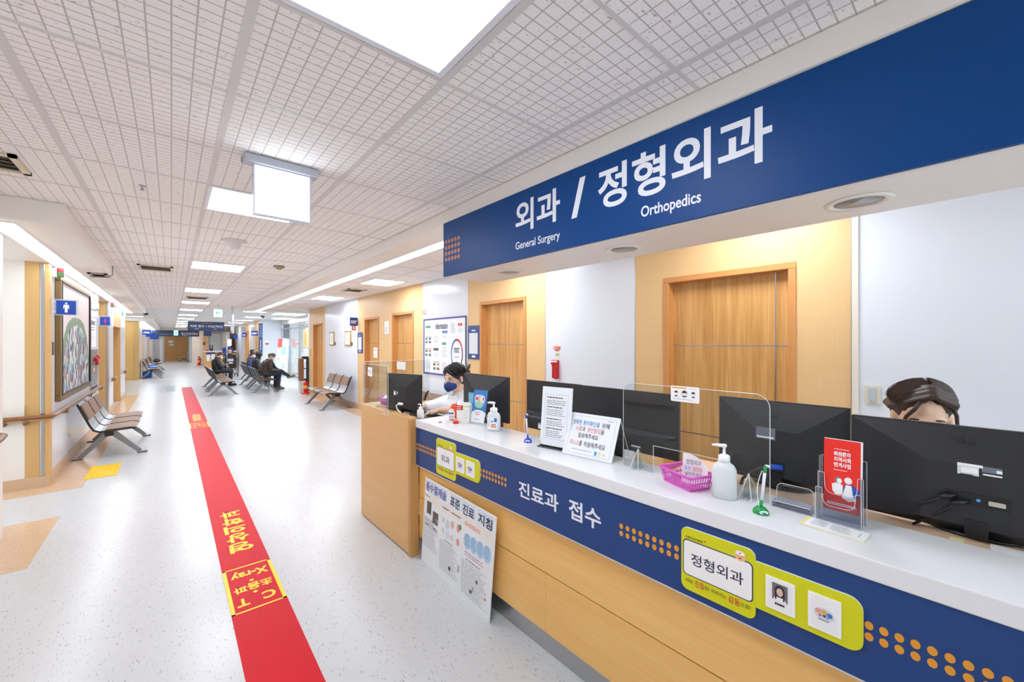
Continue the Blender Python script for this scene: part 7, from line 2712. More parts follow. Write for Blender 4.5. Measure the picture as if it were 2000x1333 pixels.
# cabinet, fire extinguishers
t = Thing('shelf_cabinet', 'narrow brown shelf cabinet with an open black side at the corner of the wall', 'cabinet', (3.08, 13.45, 0))
m = MB()
m.box(2.96, 3.06, 13.35, 13.6, 0.32, 1.0, M('#8C5E40', 0.4, grain=0.05))
m.box(2.96, 3.06, 13.35, 13.6, 0.0, 0.32, M('#DCDCDA', 0.4))
m.build('side_panel', t)
m = MB()
for z in (0.02, 0.36, 0.68, 0.98):
    m.box(3.06, 3.20, 13.35, 13.6, z, z + 0.025, BLACK_PL)
m.box(3.18, 3.2, 13.35, 13.6, 0.02, 1.0, BLACK_PL)
m.build('shelf', t)
m = MB()
m.box(3.04, 3.2, 13.38, 13.58, 1.005, 1.06, M('#2A2B30', 0.4), 0.01, 2)
tag(m.build('document_tray', P=(3.1, 13.48, 1.0)), 'black tray on top of the narrow brown shelf cabinet', 'tray')


def extinguisher(label, x, y, s, stand=True):
    root = Thing('fire_extinguisher', label, 'fire extinguisher', (x, y, 0))
    RE = M('#D21F1C', 0.25)
    q = MB()
    z = 0.05 if stand else 0.0
    q.lathe([(0.055 * s, z), (0.06 * s, z + 0.01), (0.06 * s, z + 0.27 * s), (0.045 * s, z + 0.31 * s), (0.018 * s, z + 0.33 * s), (0.018 * s, z + 0.35 * s)], RE, (x, y, 0), 20)
    q.build('cylinder', root)
    q = MB()
    q.box(x - 0.05 * s, x + 0.02 * s, y - 0.01, y + 0.01, z + 0.35 * s, z + 0.40 * s, BLACK_PL, 0.004, 1)
    q.build('valve', root)
    q = MB()
    q.tube([(x + 0.02 * s, y, z + 0.37 * s), (x + 0.08 * s, y - 0.01, z + 0.30 * s), (x + 0.072 * s, y - 0.02, z + 0.08 * s)], 0.010 * s, BLACK_PL, 7)
    q.build('hose', root)
    q = MB()
    q.lathe([(0.0605 * s, z + 0.10 * s), (0.0606 * s, z + 0.20 * s)], M('#E8A83A', 0.4), (x, y, 0), 20)
    q.build('label_band', root)
    if stand:
        q = MB()
        q.lathe([(0.12 * s, 0), (0.12 * s, 0.02), (0.07 * s, 0.05), (0.06 * s, 0.052)], M('#C91A18', 0.35), (x, y, 0), 20)
        q.build('stand', root)


extinguisher('red fire extinguisher in a stand in front of the brown shelf cabinet', 2.97, 12.75, 0.95)
extinguisher('tiny far red fire extinguisher by the wood column near the corridor end', 1.36, 32.7, 1.3)
t = Thing('fire_sign', 'small red fire alarm on the far wood column', 'alarm', (1.6, 32.99, 1.3))
m = MB()
m.box(1.57, 1.68, 32.97, 33.0, 1.3, 1.5, M('#B8282A', 0.4))
m.build('body', t)

# ---------------------------------------------------------------- floor markings
t = Thing('floor_stripe', 'long red guide stripe stuck along the corridor floor', 'floor marking', (0.385, 8, 0.0015))
m = MB()
m.box(0.25, 0.519, -1.5, 1.02, 0.0, 0.0022, RED_VINYL)
m.box(0.25, 0.519, 1.021, 17.1, 0.0, 0.0022, RED_VINYL)
m.build('strip', t)


def stripe_text(o, y0):
    dy = y0 - 2.653
    YL = M('#F2D40A', 0.4, grain=0)
    q = MB()
    f = FG(0.0022)
    for a in ((-0.519, -0.25, -3.203, -3.190), (-0.519, -0.25, -2.666, -2.653), (-0.519, -0.500, -3.203, -2.653), (-0.269, -0.25, -3.203, -2.653)):
        q.rect(f, a[0], a[1], a[2] - dy, a[3] - dy, 0.0006, YL)
    q.text('C', f, -0.478, -0.410, -2.80 - dy, -2.715 - dy, YL, 0.03, n=0.0006)
    q.text('T', f, -0.345, -0.285, -2.80 - dy, -2.715 - dy, YL, 0.03, n=0.0006)
    q.face(f, disc(-0.385, -2.835 - dy, 0.012), 0.0006, YL)
    q.text('초음파', f, -0.485, -0.285, -2.955 - dy, -2.865 - dy, YL, 0.03, n=0.0006)
    q.face(f, disc(-0.385, -2.985 - dy, 0.012), 0.0006, YL)
    q.text('X-ray', f, -0.488, -0.285, -3.15 - dy, -3.035 - dy, YL, 0.03, n=0.0006)
    for i, ch in enumerate('영상의학과'):
        y = 3.44 + 0.182 * i + dy
        q.text(ch, f, -0.462, -0.318, -(y + 0.165), -y, YL, 0.03, n=0.0006)
    q.build('lettering', o)


stripe_text(t, 2.653)
stripe_text(t, 8.9)
for label, x0, x1, y0, y1 in (('yellow ridged tactile tile on the floor before the left bench', -0.73, -0.47, 6.33, 6.93),
                              ('yellow ridged tactile tile beyond the left bench near the second pillar', -0.72, -0.46, 9.76, 10.2)):
    t = Thing('tactile_tile', label, 'tactile tile', ((x0 + x1) / 2, (y0 + y1) / 2, 0.0012))
    m = MB()
    m.box(x0, x1, y0, y1, 0.0012, 0.004, YELLOW)
    m.build('base', t)
    m = MB()
    for i in range(6):
        x = x0 + (x1 - x0) * (i + 0.5) / 6
        m.box(x - 0.010, x + 0.010, y0 + 0.015, y1 - 0.015, 0.004, 0.0075, YELLOW, 0.002, 1)
    m.build('ridge', t)
t = Thing('floor_marking', 'grey printed floor guide patch beyond the red stripe', 'floor marking', (-0.05, 16.8, 0.001))
m = MB()
m.box(-0.20, 0.10, 15.9, 17.9, 0.0, 0.002, M('#AEB4BA', 0.35, grain=0.15, scale=12))
m.build('patch', t)
m = MB()
for i in range(4):
    m.lines(FG(0.002), -0.08, 0.18, -17.8 + 0.47 * i, -17.45 + 0.47 * i, 2, M('#6E747C', 0.5), n=0.0008, h=0.5)
m.build('print', t)
m = MB()
m.box(-0.95, 3.0, 17.88, 17.92, 0.0, 0.001, M('#A9A9A6', 0.4))
m.box(-3.2, -0.73, 5.148, 5.153, 0.0, 0.001, M('#C9C6C0', 0.4))
structure('trim_4', m)

# ---------------------------------------------------------------- waiting benches
def make_bench(label, group):
    """Three-seat beam bench facing local +x, seats in a row along local y."""
    root = Thing('waiting_bench', label, 'bench', (0, 0, 0), group=group)
    prof = [(0.255, 0.352), (0.262, 0.366), (0.20, 0.378), (0.0, 0.366), (-0.09, 0.362), (-0.135, 0.385), (-0.165, 0.44), (-0.215, 0.57), (-0.275, 0.725)]
    pw, gap = 0.50, 0.016

    def outline(pts, th):
        up, dn = [], []
        for i, p in enumerate(pts):
            a = Vector(pts[max(0, i - 1)])
            b = Vector(pts[min(len(pts) - 1, i + 1)])
            d = (b - a).normalized()
            n = Vector((-d.y, d.x))
            up.append(tuple(Vector(p)))
            dn.append(tuple(Vector(p) + n * th))
        return up + dn[::-1]

    for k in range(3):
        y0 = -0.782 + k * (pw + gap + 0.016)
        m = MB()
        f = (Vector((0, y0 + pw, 0)), Vector((1, 0, 0)), Vector((0, 0, 1)), Vector((0, -1, 0)))
        m.slab(f, outline(prof, 0.012), 0.006, pw - 0.006, M('#B9BCC1', 0.38, metal=0.6))
        shell = m.build('seat_shell', root)
        for yy in (-0.0, pw - 0.012):
            m = MB()
            g = (Vector((0, y0 + yy + 0.012, 0)), Vector((1, 0, 0)), Vector((0, 0, 1)), Vector((0, -1, 0)))
            m.slab(g, outline([(p[0], p[1] + 0.004) for p in prof], 0.022), 0.0, 0.012, BLACK_PL)
            m.build('edge_trim', shell)
        m = MB()
        seat = [(0.252, 0.376), (0.19, 0.390), (0.02, 0.380), (-0.045, 0.376)]
        m.slab(f, outline(seat, 0.014), 0.022, pw - 0.022, BROWN_PAD)
        m.build('seat_pad', root)
        m = MB()
        back = [(-0.188, 0.525), (-0.205, 0.565), (-0.262, 0.71)]
        m.slab(f, outline([(p[0] + 0.012, p[1]) for p in back], 0.014), 0.022, pw - 0.022, BROWN_PAD)
        m.build('back_pad', root)
        m = MB()
        for j in range(5):
            yy = y0 + 0.06 + (pw - 0.12) * j / 4
            g = (Vector((0, yy + 0.004, 0)), Vector((1, 0, 0)), Vector((0, 0, 1)), Vector((0, -1, 0)))
            m.slab(g, outline([(-0.150, 0.395), (-0.178, 0.44), (-0.228, 0.57), (-0.284, 0.715)], 0.006), 0.0, 0.008, M('#5E6268', 0.4))
        m.build('back_rib', root)
    m = MB()
    m.box(-0.05, 0.03, -0.74, 0.74, 0.285, 0.345, BLACK_PL, 0.006, 1)
    m.build('beam', root)
    for y in (-0.62, 0.62):
        for s, xe in ((1, 0.285), (-1, -0.285)):
            m = MB()
            a = Vector((s * 0.02 - 0.005, y, 0.315))
            b = Vector((xe, y, 0.022))
            d = (b - a).normalized()
            n = Vector((d.z, 0, -d.x)) * s
            w = 0.022
            q = []
            for p, h in ((a, 0.034), (b, 0.024)):
                q += [p + n * h + Vector((0, -w, 0)), p + n * h + Vector((0, w, 0)), p - n * h + Vector((0, w, 0)), p - n * h + Vector((0, -w, 0))]
            m.add(q, [(0, 1, 2, 3), (7, 6, 5, 4), (0, 4, 5, 1), (1, 5, 6, 2), (2, 6, 7, 3), (3, 7, 4, 0)], LEG_GREY)
            leg = m.build('leg', root)
            m = MB()
            m.box(xe - 0.05 + 0.02 * s, xe + 0.05 + 0.02 * s, y - 0.026, y + 0.026, 0.0, 0.016, M('#5B5E63', 0.5), 0.004, 1)
            m.build('foot_pad', leg)
    return root.o


GB = 'brown padded waiting benches'
bench = make_bench('three-seat brown padded bench under the painting on the left wall', GB)
bench.matrix_world = Matrix.Translation((-0.605, 8.05, 0))
for label, x, y, rz in (('three-seat brown padded bench against the right wall below the gold frames', 2.815, 10.02, PI),
                        ('three-seat bench behind the pale desk, its backs seen past the leftmost monitor', 2.835, 5.45, PI),
                        ('nearest bench of the left waiting row, empty, seen from its end', 1.13, 14.6, 0),
                        ('second bench of the left waiting row, where the man in the black puffer jacket sits', 1.13, 16.3, 0),
                        ('nearest bench of the middle waiting row, under the man in the brown jacket', 2.15, 14.55, 0),
                        ('second bench of the middle waiting row, behind the hooded person', 2.15, 16.3, 0),
                        ('bench deep in the waiting area under the grey-haired person', 2.45, 18.9, 0),
                        ('nearest bench of the far left wall, with the blue bag', -0.62, 22.9, 0),
                        ('second bench of the far left wall, beyond the blue bag', -0.62, 25.4, 0),
                        ('third bench of the far left wall, with a dark coat on it', -0.62, 28.6, 0)):
    copy_thing(bench, (x, y, 0), rz, label, GB)
t = Thing('side_bench', 'grey bench end beside the far double door', 'bench', (0.8, 39.5, 0))
m = MB()
m.box(0.55, 0.98, 38.8, 40.4, 0.36, 0.40, SILVER, 0.01, 1)
m.build('seat', t)
m = MB()
m.box(0.94, 0.98, 38.8, 40.4, 0.4, 0.72, SILVER, 0.01, 1)
m.build('backrest', t)
for y in (39.0, 40.2):
    m = MB()
    m.tube([(0.75, y, 0.36), (0.5, y, 0.0)], 0.025, LEG_GREY, 6)
    m.tube([(0.8, y, 0.36), (0.98, y, 0.0)], 0.025, LEG_GREY, 6)
    m.build('leg', t)
t = Thing('shopping_bag', 'blue and white bag on the nearest bench of the far left wall', 'bag', (-0.62, 22.55, 0.40))
m = MB()
m.box(-0.74, -0.44, 22.42, 22.7, 0.412, 0.55, M('#2E7AD0', 0.5), 0.03, 2)
m.build('body', t)
m = MB()
m.box(-0.68, -0.43, 22.41, 22.69, 0.45, 0.50, M('#DCE6EE', 0.5), 0.015, 2)
m.build('white_band', t)
t = Thing('shopping_bag', 'blue bag on the floor under the nearest far-left bench', 'bag', (-0.75, 22.7, 0))
m = MB()
m.box(-0.92, -0.62, 22.75, 23.1, 0.0, 0.26, M('#1F66C4', 0.5), 0.03, 2)
m.build('body', t)
m = MB()
m.tube([(-0.85, 22.9, 0.24), (-0.83, 22.9, 0.30), (-0.72, 22.9, 0.30), (-0.70, 22.9, 0.24)], 0.008, M('#DCE6EE', 0.5), 6)
m.build('handle', t)
t = Thing('folded_coat', 'dark coat lying on the third bench of the far left wall', 'coat', (-0.72, 28.3, 0.40))
link_mesh('fabric', union_mesh('fabric', [('ell', (-0.60, 28.1, 0.50), (0.14, 0.28, 0.08)), ('ell', (-0.58, 28.5, 0.51), (0.14, 0.26, 0.09)), ('ell', (-0.60, 28.2, 0.55), (0.09, 0.22, 0.10))], 0.025, 4), [M('#2B2724', 0.8)], t)


# ---------------------------------------------------------------- seated visitors
def visitor(label, pos, face_deg, top, legs, hair=None, cap=None, hood=False, lean=0.0, nod=0.0, arms='lap', cross=False, mask=True, s=0.86,
            seat=0.405, shoe='#3B3A36', phone=False, skin='#DDB08E', bulk=1.0, turn=0.0):
    """A sitting figure: continuous body, jacket, trousers, shoes, hair. Local +x is forward; origin on the floor under the hips."""
    root = Thing('person', label, 'person', (0, 0, 0))
    zp = seat / s + 0.122
    P_ = lambda x, y, z: Vector((x, y, z)) * s
    pel = (0.0, 0.0, zp)
    ch = (-0.06 + lean * 0.55, 0, zp + 0.34)
    nk = (-0.05 + lean, 0, zp + 0.52 - 0.25 * lean * lean)
    hd = Vector(nk) + Vector((0.055 + nod * 0.06, 0, 0.125 - nod * 0.03))
    hf_ = (hd * s, Matrix.Rotation(turn, 3, 'Z') @ Matrix.Rotation(nod, 3, 'Y'))
    sk = M(skin, 0.5, grain=0.02)
    shl = [(nk[0] - 0.02, k * 0.185, nk[2] - 0.075) for k in (-1, 1)]
    if arms == 'fold':
        el = [(nk[0] + 0.10, k * 0.24, nk[2] - 0.33) for k in (-1, 1)]
        wr = [(nk[0] + 0.27, -k * 0.02, nk[2] - 0.30 - 0.03 * k) for k in (-1, 1)]
    elif arms == 'knee':
        el = [(nk[0] + 0.10, k * 0.23, nk[2] - 0.30) for k in (-1, 1)]
        wr = [(nk[0] + 0.32, k * 0.05, nk[2] - 0.42) for k in (-1, 1)]
    else:
        el = [(nk[0] + 0.04, k * 0.24, nk[2] - 0.35) for k in (-1, 1)]
        wr = [(nk[0] + 0.26, k * 0.07, zp + 0.12) for k in (-1, 1)]
    kn = [(0.44, k * 0.10, zp + 0.02) for k in (-1, 1)]
    an = [(0.42, k * 0.11, 0.085) for k in (-1, 1)]
    if cross:
        kn[0] = (0.46, -0.06, zp + 0.10)
        an[0] = (0.74, 0.02, zp - 0.10)
    body = head_prims(hf_, s)
    body += [('cap', hf_[0] + hf_[1] @ Vector((-0.02, 0, -0.06)) * s, P_(*nk) + Vector((0, 0, -0.05)), 0.052 * s, 0.056 * s), ('cap', P_(*ch), P_(*pel), 0.12 * s, 0.13 * s),
             ('cap', P_(*shl[0]), P_(*shl[1]), 0.055 * s, 0.055 * s)]
    for i in (0, 1):
        k = -1 if i == 0 else 1
        body += [('cap', P_(*shl[i]), P_(*el[i]), 0.05 * s, 0.038 * s), ('cap', P_(*el[i]), P_(*wr[i]), 0.038 * s, 0.026 * s),
                 ('cap', P_(0, k * 0.09, zp), P_(*kn[i]), 0.085 * s, 0.06 * s), ('cap', P_(*kn[i]), P_(*an[i]), 0.058 * s, 0.038 * s),
                 ('cap', P_(*an[i]) + Vector((0, 0, -0.02)), P_(*an[i]) + Vector((0.12, 0, -0.045)) * s, 0.036 * s, 0.03 * s)]
        d = Vector(wr[i]) - Vector(el[i])
        body += hand_prims(P_(*wr[i]), d, (0, 0, 1), s, 0.7, k)
    link_mesh('body', union_mesh('body', body, 0.0115, 3), [sk], root)
    b = bulk
    jk = [('cap', P_(*ch), P_(pel[0], 0, pel[2] + 0.07), 0.148 * s * b, 0.152 * s * b), ('cap', P_(*shl[0]), P_(*shl[1]), 0.075 * s * b, 0.075 * s * b),
          ('cap', P_(nk[0] - 0.01, 0, nk[2] - 0.04), P_(*ch), 0.085 * s * b, 0.145 * s * b)]
    for i in (0, 1):
        w_ = Vector(el[i]).lerp(Vector(wr[i]), 0.9)
        jk += [('cap', P_(*shl[i]), P_(*el[i]), 0.075 * s * b, 0.062 * s * b), ('cap', P_(*el[i]), P_(*w_), 0.060 * s * b, 0.044 * s * b)]
    if hood:
        jk += [('ell', hf_[0] + hf_[1] @ Vector((-0.03, 0, 0.025)) * s, (0.125 * s, 0.105 * s, 0.128 * s), hf_[1]), ('cap', hf_[0] + Vector((-0.05, 0, -0.09)) * s, P_(*nk), 0.10 * s, 0.10 * s)]
    jacket = link_mesh('jacket', union_mesh('jacket', jk, 0.0135, 3), [M(top, 0.55, grain=0.12, scale=25)], root)
    m_ = MB()
    m_.tube([P_(nk[0] + 0.075 * math.cos(q), 0.078 * math.sin(q), nk[2] + 0.0 - 0.02 * math.cos(q)) for q in [2 * PI * i / 12 for i in range(13)]], 0.024 * s * b, M(top, 0.55, grain=0.12, scale=25), 8)
    m_.build('collar', jacket)
    tr_ = []
    for i in (0, 1):
        k = -1 if i == 0 else 1
        tr_ += [('cap', P_(0, k * 0.09, zp), P_(*kn[i]), 0.100 * s, 0.076 * s), ('cap', P_(*kn[i]), P_(*Vector(kn[i]).lerp(Vector(an[i]), 0.93)), 0.074 * s, 0.056 * s)]
    tr_ += [('cap', P_(0, -0.06, zp), P_(0, 0.06, zp), 0.116 * s, 0.116 * s)]
    link_mesh('trousers', union_mesh('trousers', tr_, 0.0135, 3), [M(legs, 0.7, grain=0.08)], root)
    for i in (0, 1):
        A = P_(*an[i])
        tip = Vector((0.165, 0, -0.035)) if not (cross and i == 0) else Vector((0.17, 0, 0.0))
        link_mesh('shoe', union_mesh('shoe', [('cap', A + Vector((-0.03, 0, -0.035)) * s, A + tip * s, 0.05 * s, 0.042 * s), ('cap', A + Vector((-0.02, 0, 0.0)) * s, A + Vector((0.04, 0, -0.03)) * s, 0.05 * s, 0.045 * s)], 0.012, 2), [M(shoe, 0.6)], root)
    R_ = hf_[1]
    C_ = hf_[0]
    if hair and not hood:
        hr = [('ell', C_ + R_ @ Vector((-0.022, 0, 0.042)) * s, (0.096 * s, 0.082 * s, 0.086 * s), R_), ('ell', C_ + R_ @ Vector((-0.05, 0, 0.0)) * s, (0.055 * s, 0.074 * s, 0.072 * s), R_),
              ('cap', C_ + R_ @ Vector((0.066, -0.03, 0.075)) * s, C_ + R_ @ Vector((0.066, 0.03, 0.075)) * s, 0.018 * s, 0.018 * s)]
        link_mesh('hair', union_mesh('hair', hr, 0.010, 2), [M(hair, 0.5, grain=0.2, scale=80)], root)
    if cap:
        m_ = MB()
        t_ = MB()
        t_.lathe([(0.096, 0.03), (0.094, 0.06), (0.075, 0.095), (0.03, 0.115)], M(cap, 0.8), (-0.008, 0, 0), 20, 1.05, 0.92)
        m_.add([C_ + R_ @ (v * s) for v in t_.v], t_.f, M(cap, 0.8, grain=0.2, scale=90), True)
        cp = m_.build('cap', root)
        m_ = MB()
        vs = []
        for zz in (0.030, 0.024):
            for q in [-1.1 + 2.2 * i / 10 for i in range(11)]:
                vs.append(C_ + R_ @ Vector((0.085 * math.cos(q) + 0.0, 0.085 * math.sin(q), zz)) * s)
                vs.append(C_ + R_ @ Vector((0.150 * math.cos(q * 0.7), 0.095 * math.sin(q * 0.9), zz - 0.014)) * s)
        fs = [(2 * i, 2 * i + 2, 2 * i + 3, 2 * i + 1) for i in range(10)] + [(22 + 2 * i, 22 + 2 * i + 1, 22 + 2 * i + 3, 22 + 2 * i + 2) for i in range(10)]
        fs += [(2 * i + 1, 2 * i + 3, 22 + 2 * i + 3, 22 + 2 * i + 1) for i in range(10)]
        m_.add(vs, fs, M(cap, 0.8, grain=0.2, scale=90))
        m_.build('cap_visor', cp)
        hr = [('ell', C_ + R_ @ Vector((-0.035, 0, 0.012)) * s, (0.078 * s, 0.079 * s, 0.06 * s), R_)]
        link_mesh('hair', union_mesh('hair', hr, 0.010, 2), [M('#8A8580', 0.6)], root)
    if mask:
        mask_part(root, hf_, s, PURE_WHITE)
    eye_parts(root, hf_, s)
    root.o.matrix_world = Matrix.Translation(Vector((pos[0], pos[1], 0))) @ Matrix.Rotation(math.radians(face_deg), 4, 'Z')
    if phone:
        q = (P_(*wr[0]) + P_(*wr[1])) / 2 + Vector((0.12, 0, 0.05)) * s
        w3 = root.o.matrix_world @ q
        m_ = MB()
        m_.slab((w3, Vector((0, 1, 0)), Vector((0.5, 0, 0.87)), Vector((-0.87, 0, 0.5))), rrect(-0.034, 0.034, -0.065, 0.065, 0.008), -0.004, 0.004, M('#D8DADC', 0.3))
        tag(m_.build('mobile_phone', P=tuple(w3)), 'pale phone in the hands of the man in the brown jacket', 'phone')
    return root


visitor('man in a black puffer jacket and white mask, arms folded, head bowed, left bench row', (1.18, 16.75), 0, '#1B1D22', '#20242C', hair='#3A2A1E', lean=0.06, nod=0.55, arms='fold', shoe='#1C1C1E', bulk=1.12)
visitor('old man in a brown jacket, flat cap and white mask, legs crossed, reading', (2.20, 14.22), 0, '#3E2C24', '#2B3442', cap='#5E5344', lean=0.14, nod=0.30, arms='lap', cross=True, shoe='#6E5F46', phone=True)
visitor('man in a black jacket and white mask leaning forward beside the brown-jacketed man', (2.20, 14.78), 0, '#22262E', '#262B36', hair='#2A2422', lean=0.30, nod=0.35, arms='knee', shoe='#3A3732')
visitor('person in a black hooded coat with the hood up, on the second middle bench', (2.17, 15.85), -12, '#17181B', '#33353A', hood=True, lean=0.10, nod=0.25, shoe='#8A8A66', mask=False)
visitor('person in a navy padded jacket and white mask turned right, beyond the hooded person', (2.19, 16.80), -30, '#27305A', '#2A2D38', hair='#241F22', lean=0.02, nod=0.20, s=0.84)
visitor('grey-haired person in a navy coat sitting deep in the waiting area', (2.52, 18.5), 5, '#1F2A4C', '#2A2D38', hair='#6E6A68', lean=0.05, nod=0.15)
visitor('dark-haired person whose head shows above the hooded person', (2.55, 19.4), 0, '#4A4F5C', '#2A2D38', hair='#1E1A1A', lean=-0.02, nod=0.05, s=0.9, seat=0.40)

# wheelchair seen from behind, with its sitter, and the drip stand
wx, wy = 1.93, 20.9
t = Thing('wheelchair', 'folding wheelchair with a black back seen from behind, by the drip stand', 'wheelchair', (wx, wy, 0))
m = MB()
m.box(wx - 0.20, wx + 0.20, wy - 0.03, wy - 0.01, 0.42, 0.82, M('#1A1B1E', 0.7), 0.008, 1)
bk = m.build('backrest', t)
m = MB()
m.rect(FF(wy - 0.03), wx - 0.10, wx + 0.10, 0.68, 0.78, 0.001, M('#E6D9D6', 0.5))
m.rect(FF(wy - 0.03), wx - 0.06, wx + 0.08, 0.58, 0.64, 0.001, M('#E9C9C6', 0.5))
m.lines(FF(wy - 0.03), wx - 0.09, wx + 0.09, 0.70, 0.76, 1, RED_INK, n=0.002)
m.build('print', bk)
m = MB()
m.box(wx - 0.20, wx + 0.20, wy, wy + 0.42, 0.38, 0.42, M('#1A1B1E', 0.7), 0.01, 1)
m.build('seat', t)
m = MB()
for k in (-1, 1):
    m.tube([(wx + k * 0.22, wy - 0.10, 0.86), (wx + k * 0.22, wy - 0.02, 0.86), (wx + k * 0.22, wy - 0.02, 0.2), (wx + k * 0.22, wy + 0.45, 0.2)], 0.012, SILVER, 8)
    m.tube([(wx + k * 0.22, wy + 0.0, 0.60), (wx + k * 0.22, wy + 0.38, 0.60), (wx + k * 0.22, wy + 0.40, 0.2)], 0.012, SILVER, 8)
    m.tube([(wx + k * 0.22, wy, 0.38), (wx - k * 0.22, wy, 0.12)], 0.014, BLACK_PL, 8)
m.build('frame', t)
for k in (-1, 1):
    m = MB()
    m.tube([(wx + k * 0.26, wy + 0.05 + 0.27 * math.cos(q), 0.28 + 0.27 * math.sin(q)) for q in [2 * PI * i / 28 for i in range(29)]], 0.016, M('#4A4C50', 0.6), 7)
    for i in range(8):
        q = 2 * PI * i / 8
        m.tube([(wx + k * 0.26, wy + 0.05, 0.28), (wx + k * 0.26, wy + 0.05 + 0.26 * math.cos(q), 0.28 + 0.26 * math.sin(q))], 0.003, CHROME, 4)
    m.build('wheel', t)
    m = MB()
    m.lathe([(0.03, -0.015), (0.07, -0.012), (0.07, 0.012), (0.03, 0.015)], M('#4A4C50', 0.6), (wx + k * 0.2, wy + 0.48, 0.07), 16, axis=(1, 0, 0))
    m.build('caster', t)
    m = MB()
    m.tube([(wx + k * 0.22, wy - 0.20, 0.875), (wx + k * 0.22, wy - 0.08, 0.86)], 0.018, M('#C9CCD2', 0.5), 8)
    m.build('handle', t)
visitor('fair-haired patient in a black jacket sitting in the wheelchair, seen from behind', (wx, wy + 0.23), 90, '#1C2026', '#2A2D38', hair='#C9A070', lean=0.02, nod=0.1, s=0.84, seat=0.43, mask=False)
t = Thing('drip_stand', 'steel drip stand with a clear fluid bag beside the wheelchair', 'drip stand', (1.72, 19.9, 0))
m = MB()
m.tube([(1.72, 19.9, 0.05), (1.72, 19.9, 1.72)], 0.010, CHROME, 8)
m.tube([(1.64, 19.9, 1.70), (1.72, 19.9, 1.74), (1.80, 19.9, 1.70)], 0.008, CHROME, 6)
m.build('pole', t)
m = MB()
for i in range(5):
    q = 2 * PI * i / 5
    m.tube([(1.72, 19.9, 0.08), (1.72 + 0.22 * math.cos(q), 19.9 + 0.22 * math.sin(q), 0.035)], 0.012, CHROME, 6)
m.build('base', t)
m = MB()
m.slab(FF(19.86), rrect(1.73, 1.87, 1.34, 1.62, 0.03), -0.02, 0.02, M('#EDEBDD', 0.3))
m.build('fluid_bag', t)

# registration desk at the far side of the waiting area
t = Thing('registration_desk', 'far wood registration desk with a navy notice panel', 'desk', (1.9, 29, 0))
m = MB()
m.box(1.44, 1.95, 29.0, 29.6, 0, 0.92, M('#DDAA66', 0.4, grain=0.04))
m.box(1.95, 3.0, 29.15, 29.6, 0, 0.86, M('#D29D58', 0.4, grain=0.04))
m.build('front_panel', t)
m = MB()
m.box(1.40, 3.0, 28.95, 29.7, 0.92, 0.97, STONE)
m.build('countertop', t)
m = MB()
m.box(1.52, 1.95, 28.98, 29.0, 0.78, 0.90, DARK_NAVY)
m.box(1.54, 1.70, 28.97, 28.98, 0.40, 0.78, PAPER)
m.box(1.76, 1.93, 28.97, 28.98, 0.50, 0.80, PAPER)
m.build('notice_panel', t)
t = Thing('monitor', 'pair of slim dark screens on a stand on the far registration desk', 'monitor', (1.78, 29.2, 0.97))
m = MB()
m.box(1.70, 1.745, 29.15, 29.35, 1.02, 1.34, BLACK_PL)
m.box(1.80, 1.845, 29.15, 29.35, 1.0, 1.32, BLACK_PL)
m.build('screen', t)
m = MB()
m.tube([(1.77, 29.25, 0.97), (1.77, 29.25, 1.1)], 0.02, BLACK_PL, 8)
m.box(1.70, 1.88, 29.2, 29.3, 1.06, 1.08, BLACK_PL)
m.build('stand', t)
m = MB()
for x in (1.50, 1.56, 1.61):
    m.lathe([(0.02, 0.97), (0.024, 1.04), (0.012, 1.06)], M('#D8404A', 0.5), (x, 29.2, 0), 10)
tag(m.build('red_ornament', P=(1.56, 29.2, 0.97)), 'small red table ornaments on the far registration desk', 'ornament')
t = Thing('person', 'person in a blue top standing at the far registration desk', 'person', (2.22, 27.3, 0))
bd = [('cap', (2.22, 27.3, 0.80), (2.25, 27.4, 1.12), 0.13, 0.12), ('cap', (2.08, 27.4, 1.14), (2.42, 27.4, 1.14), 0.05, 0.05), ('cap', (2.25, 27.4, 1.14), (2.25, 27.42, 1.26), 0.05, 0.045)]
bd += head_prims((Vector((2.26, 27.45, 1.36)), Matrix.Rotation(math.radians(80), 3, 'Z')), 0.88)
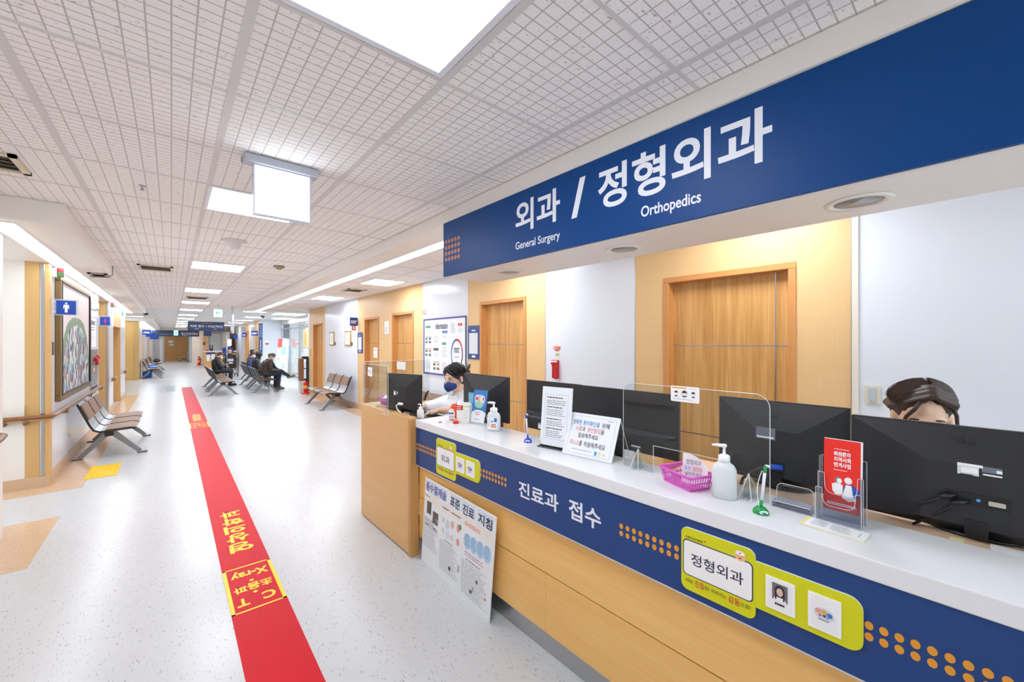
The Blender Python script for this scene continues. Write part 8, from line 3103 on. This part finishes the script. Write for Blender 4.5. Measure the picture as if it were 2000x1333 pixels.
for k in (-1, 1):
    bd += [('cap', (2.22 + k * 0.09, 27.3, 0.78), (2.22 + k * 0.09, 27.33, 0.40), 0.08, 0.055), ('cap', (2.22 + k * 0.09, 27.33, 0.40), (2.22 + k * 0.09, 27.3, 0.06), 0.052, 0.036),
           ('cap', (2.22 + k * 0.09, 27.3, 0.035), (2.22 + k * 0.09, 27.45, 0.03), 0.036, 0.03), ('cap', (2.25 + k * 0.18, 27.4, 1.14), (2.25 + k * 0.2, 27.5, 0.92), 0.046, 0.036), ('cap', (2.25 + k * 0.2, 27.5, 0.92), (2.25 + k * 0.12, 27.7, 0.98), 0.034, 0.024)]
    bd += hand_prims((2.25 + k * 0.12, 27.7, 0.98), (0, 1, 0), (0, 0, 1), 0.86, 0.6, k)
link_mesh('body', union_mesh('body', bd, 0.012, 3), [SKIN_F], t)
link_mesh('shirt', union_mesh('shirt', [('cap', (2.22, 27.3, 0.76), (2.25, 27.4, 1.10), 0.15, 0.14), ('cap', (2.08, 27.4, 1.13), (2.42, 27.4, 1.13), 0.068, 0.068), ('cap', (2.07, 27.4, 1.14), (2.05, 27.5, 0.92), 0.064, 0.05),
                                       ('cap', (2.43, 27.4, 1.14), (2.45, 27.5, 0.92), 0.064, 0.05)], 0.014, 3), [M('#3A4C9C', 0.7)], t)
link_mesh('trousers', union_mesh('trousers', [('cap', (2.13, 27.3, 0.78), (2.13, 27.32, 0.10), 0.10, 0.06), ('cap', (2.31, 27.3, 0.78), (2.31, 27.32, 0.10), 0.10, 0.06)], 0.014, 3), [M('#2C3040', 0.7)], t)
link_mesh('hair', union_mesh('hair', [('ell', (2.255, 27.43, 1.40), (0.08, 0.085, 0.075))], 0.012, 2), [HAIR_B], t)
t.o.location.x += 0.16
t = Thing('curtain', 'white pleated curtain behind the far registration desk', 'curtain', (2.1, 33, 0.6))
m = MB()
n = 90
vs = []
for i in range(n + 1):
    x = 1.50 + 1.15 * i / n
    for z in (0.0, 2.05):
        vs.append((x, 33.2 + 0.03 * math.sin(i * 1.15), z))
m.add(vs, [(2 * i, 2 * i + 2, 2 * i + 3, 2 * i + 1) for i in range(n)], M('#E4E6EA', 0.7), True)
m.build('fabric', t)
m = MB()
m.tube([(1.45, 33.2, 2.07), (2.7, 33.2, 2.07)], 0.012, SILVER, 8)
m.build('rail', t)
mb = MB()
mb.box(2.55, 2.75, 30.2, 33.3, 0, 2.1, M('#B9B1A6', 0.5))
mb.box(1.4, 3.2, 33.4, 33.5, 0, CZ, WHITE_PAINT)
structure('wall_partition', mb)
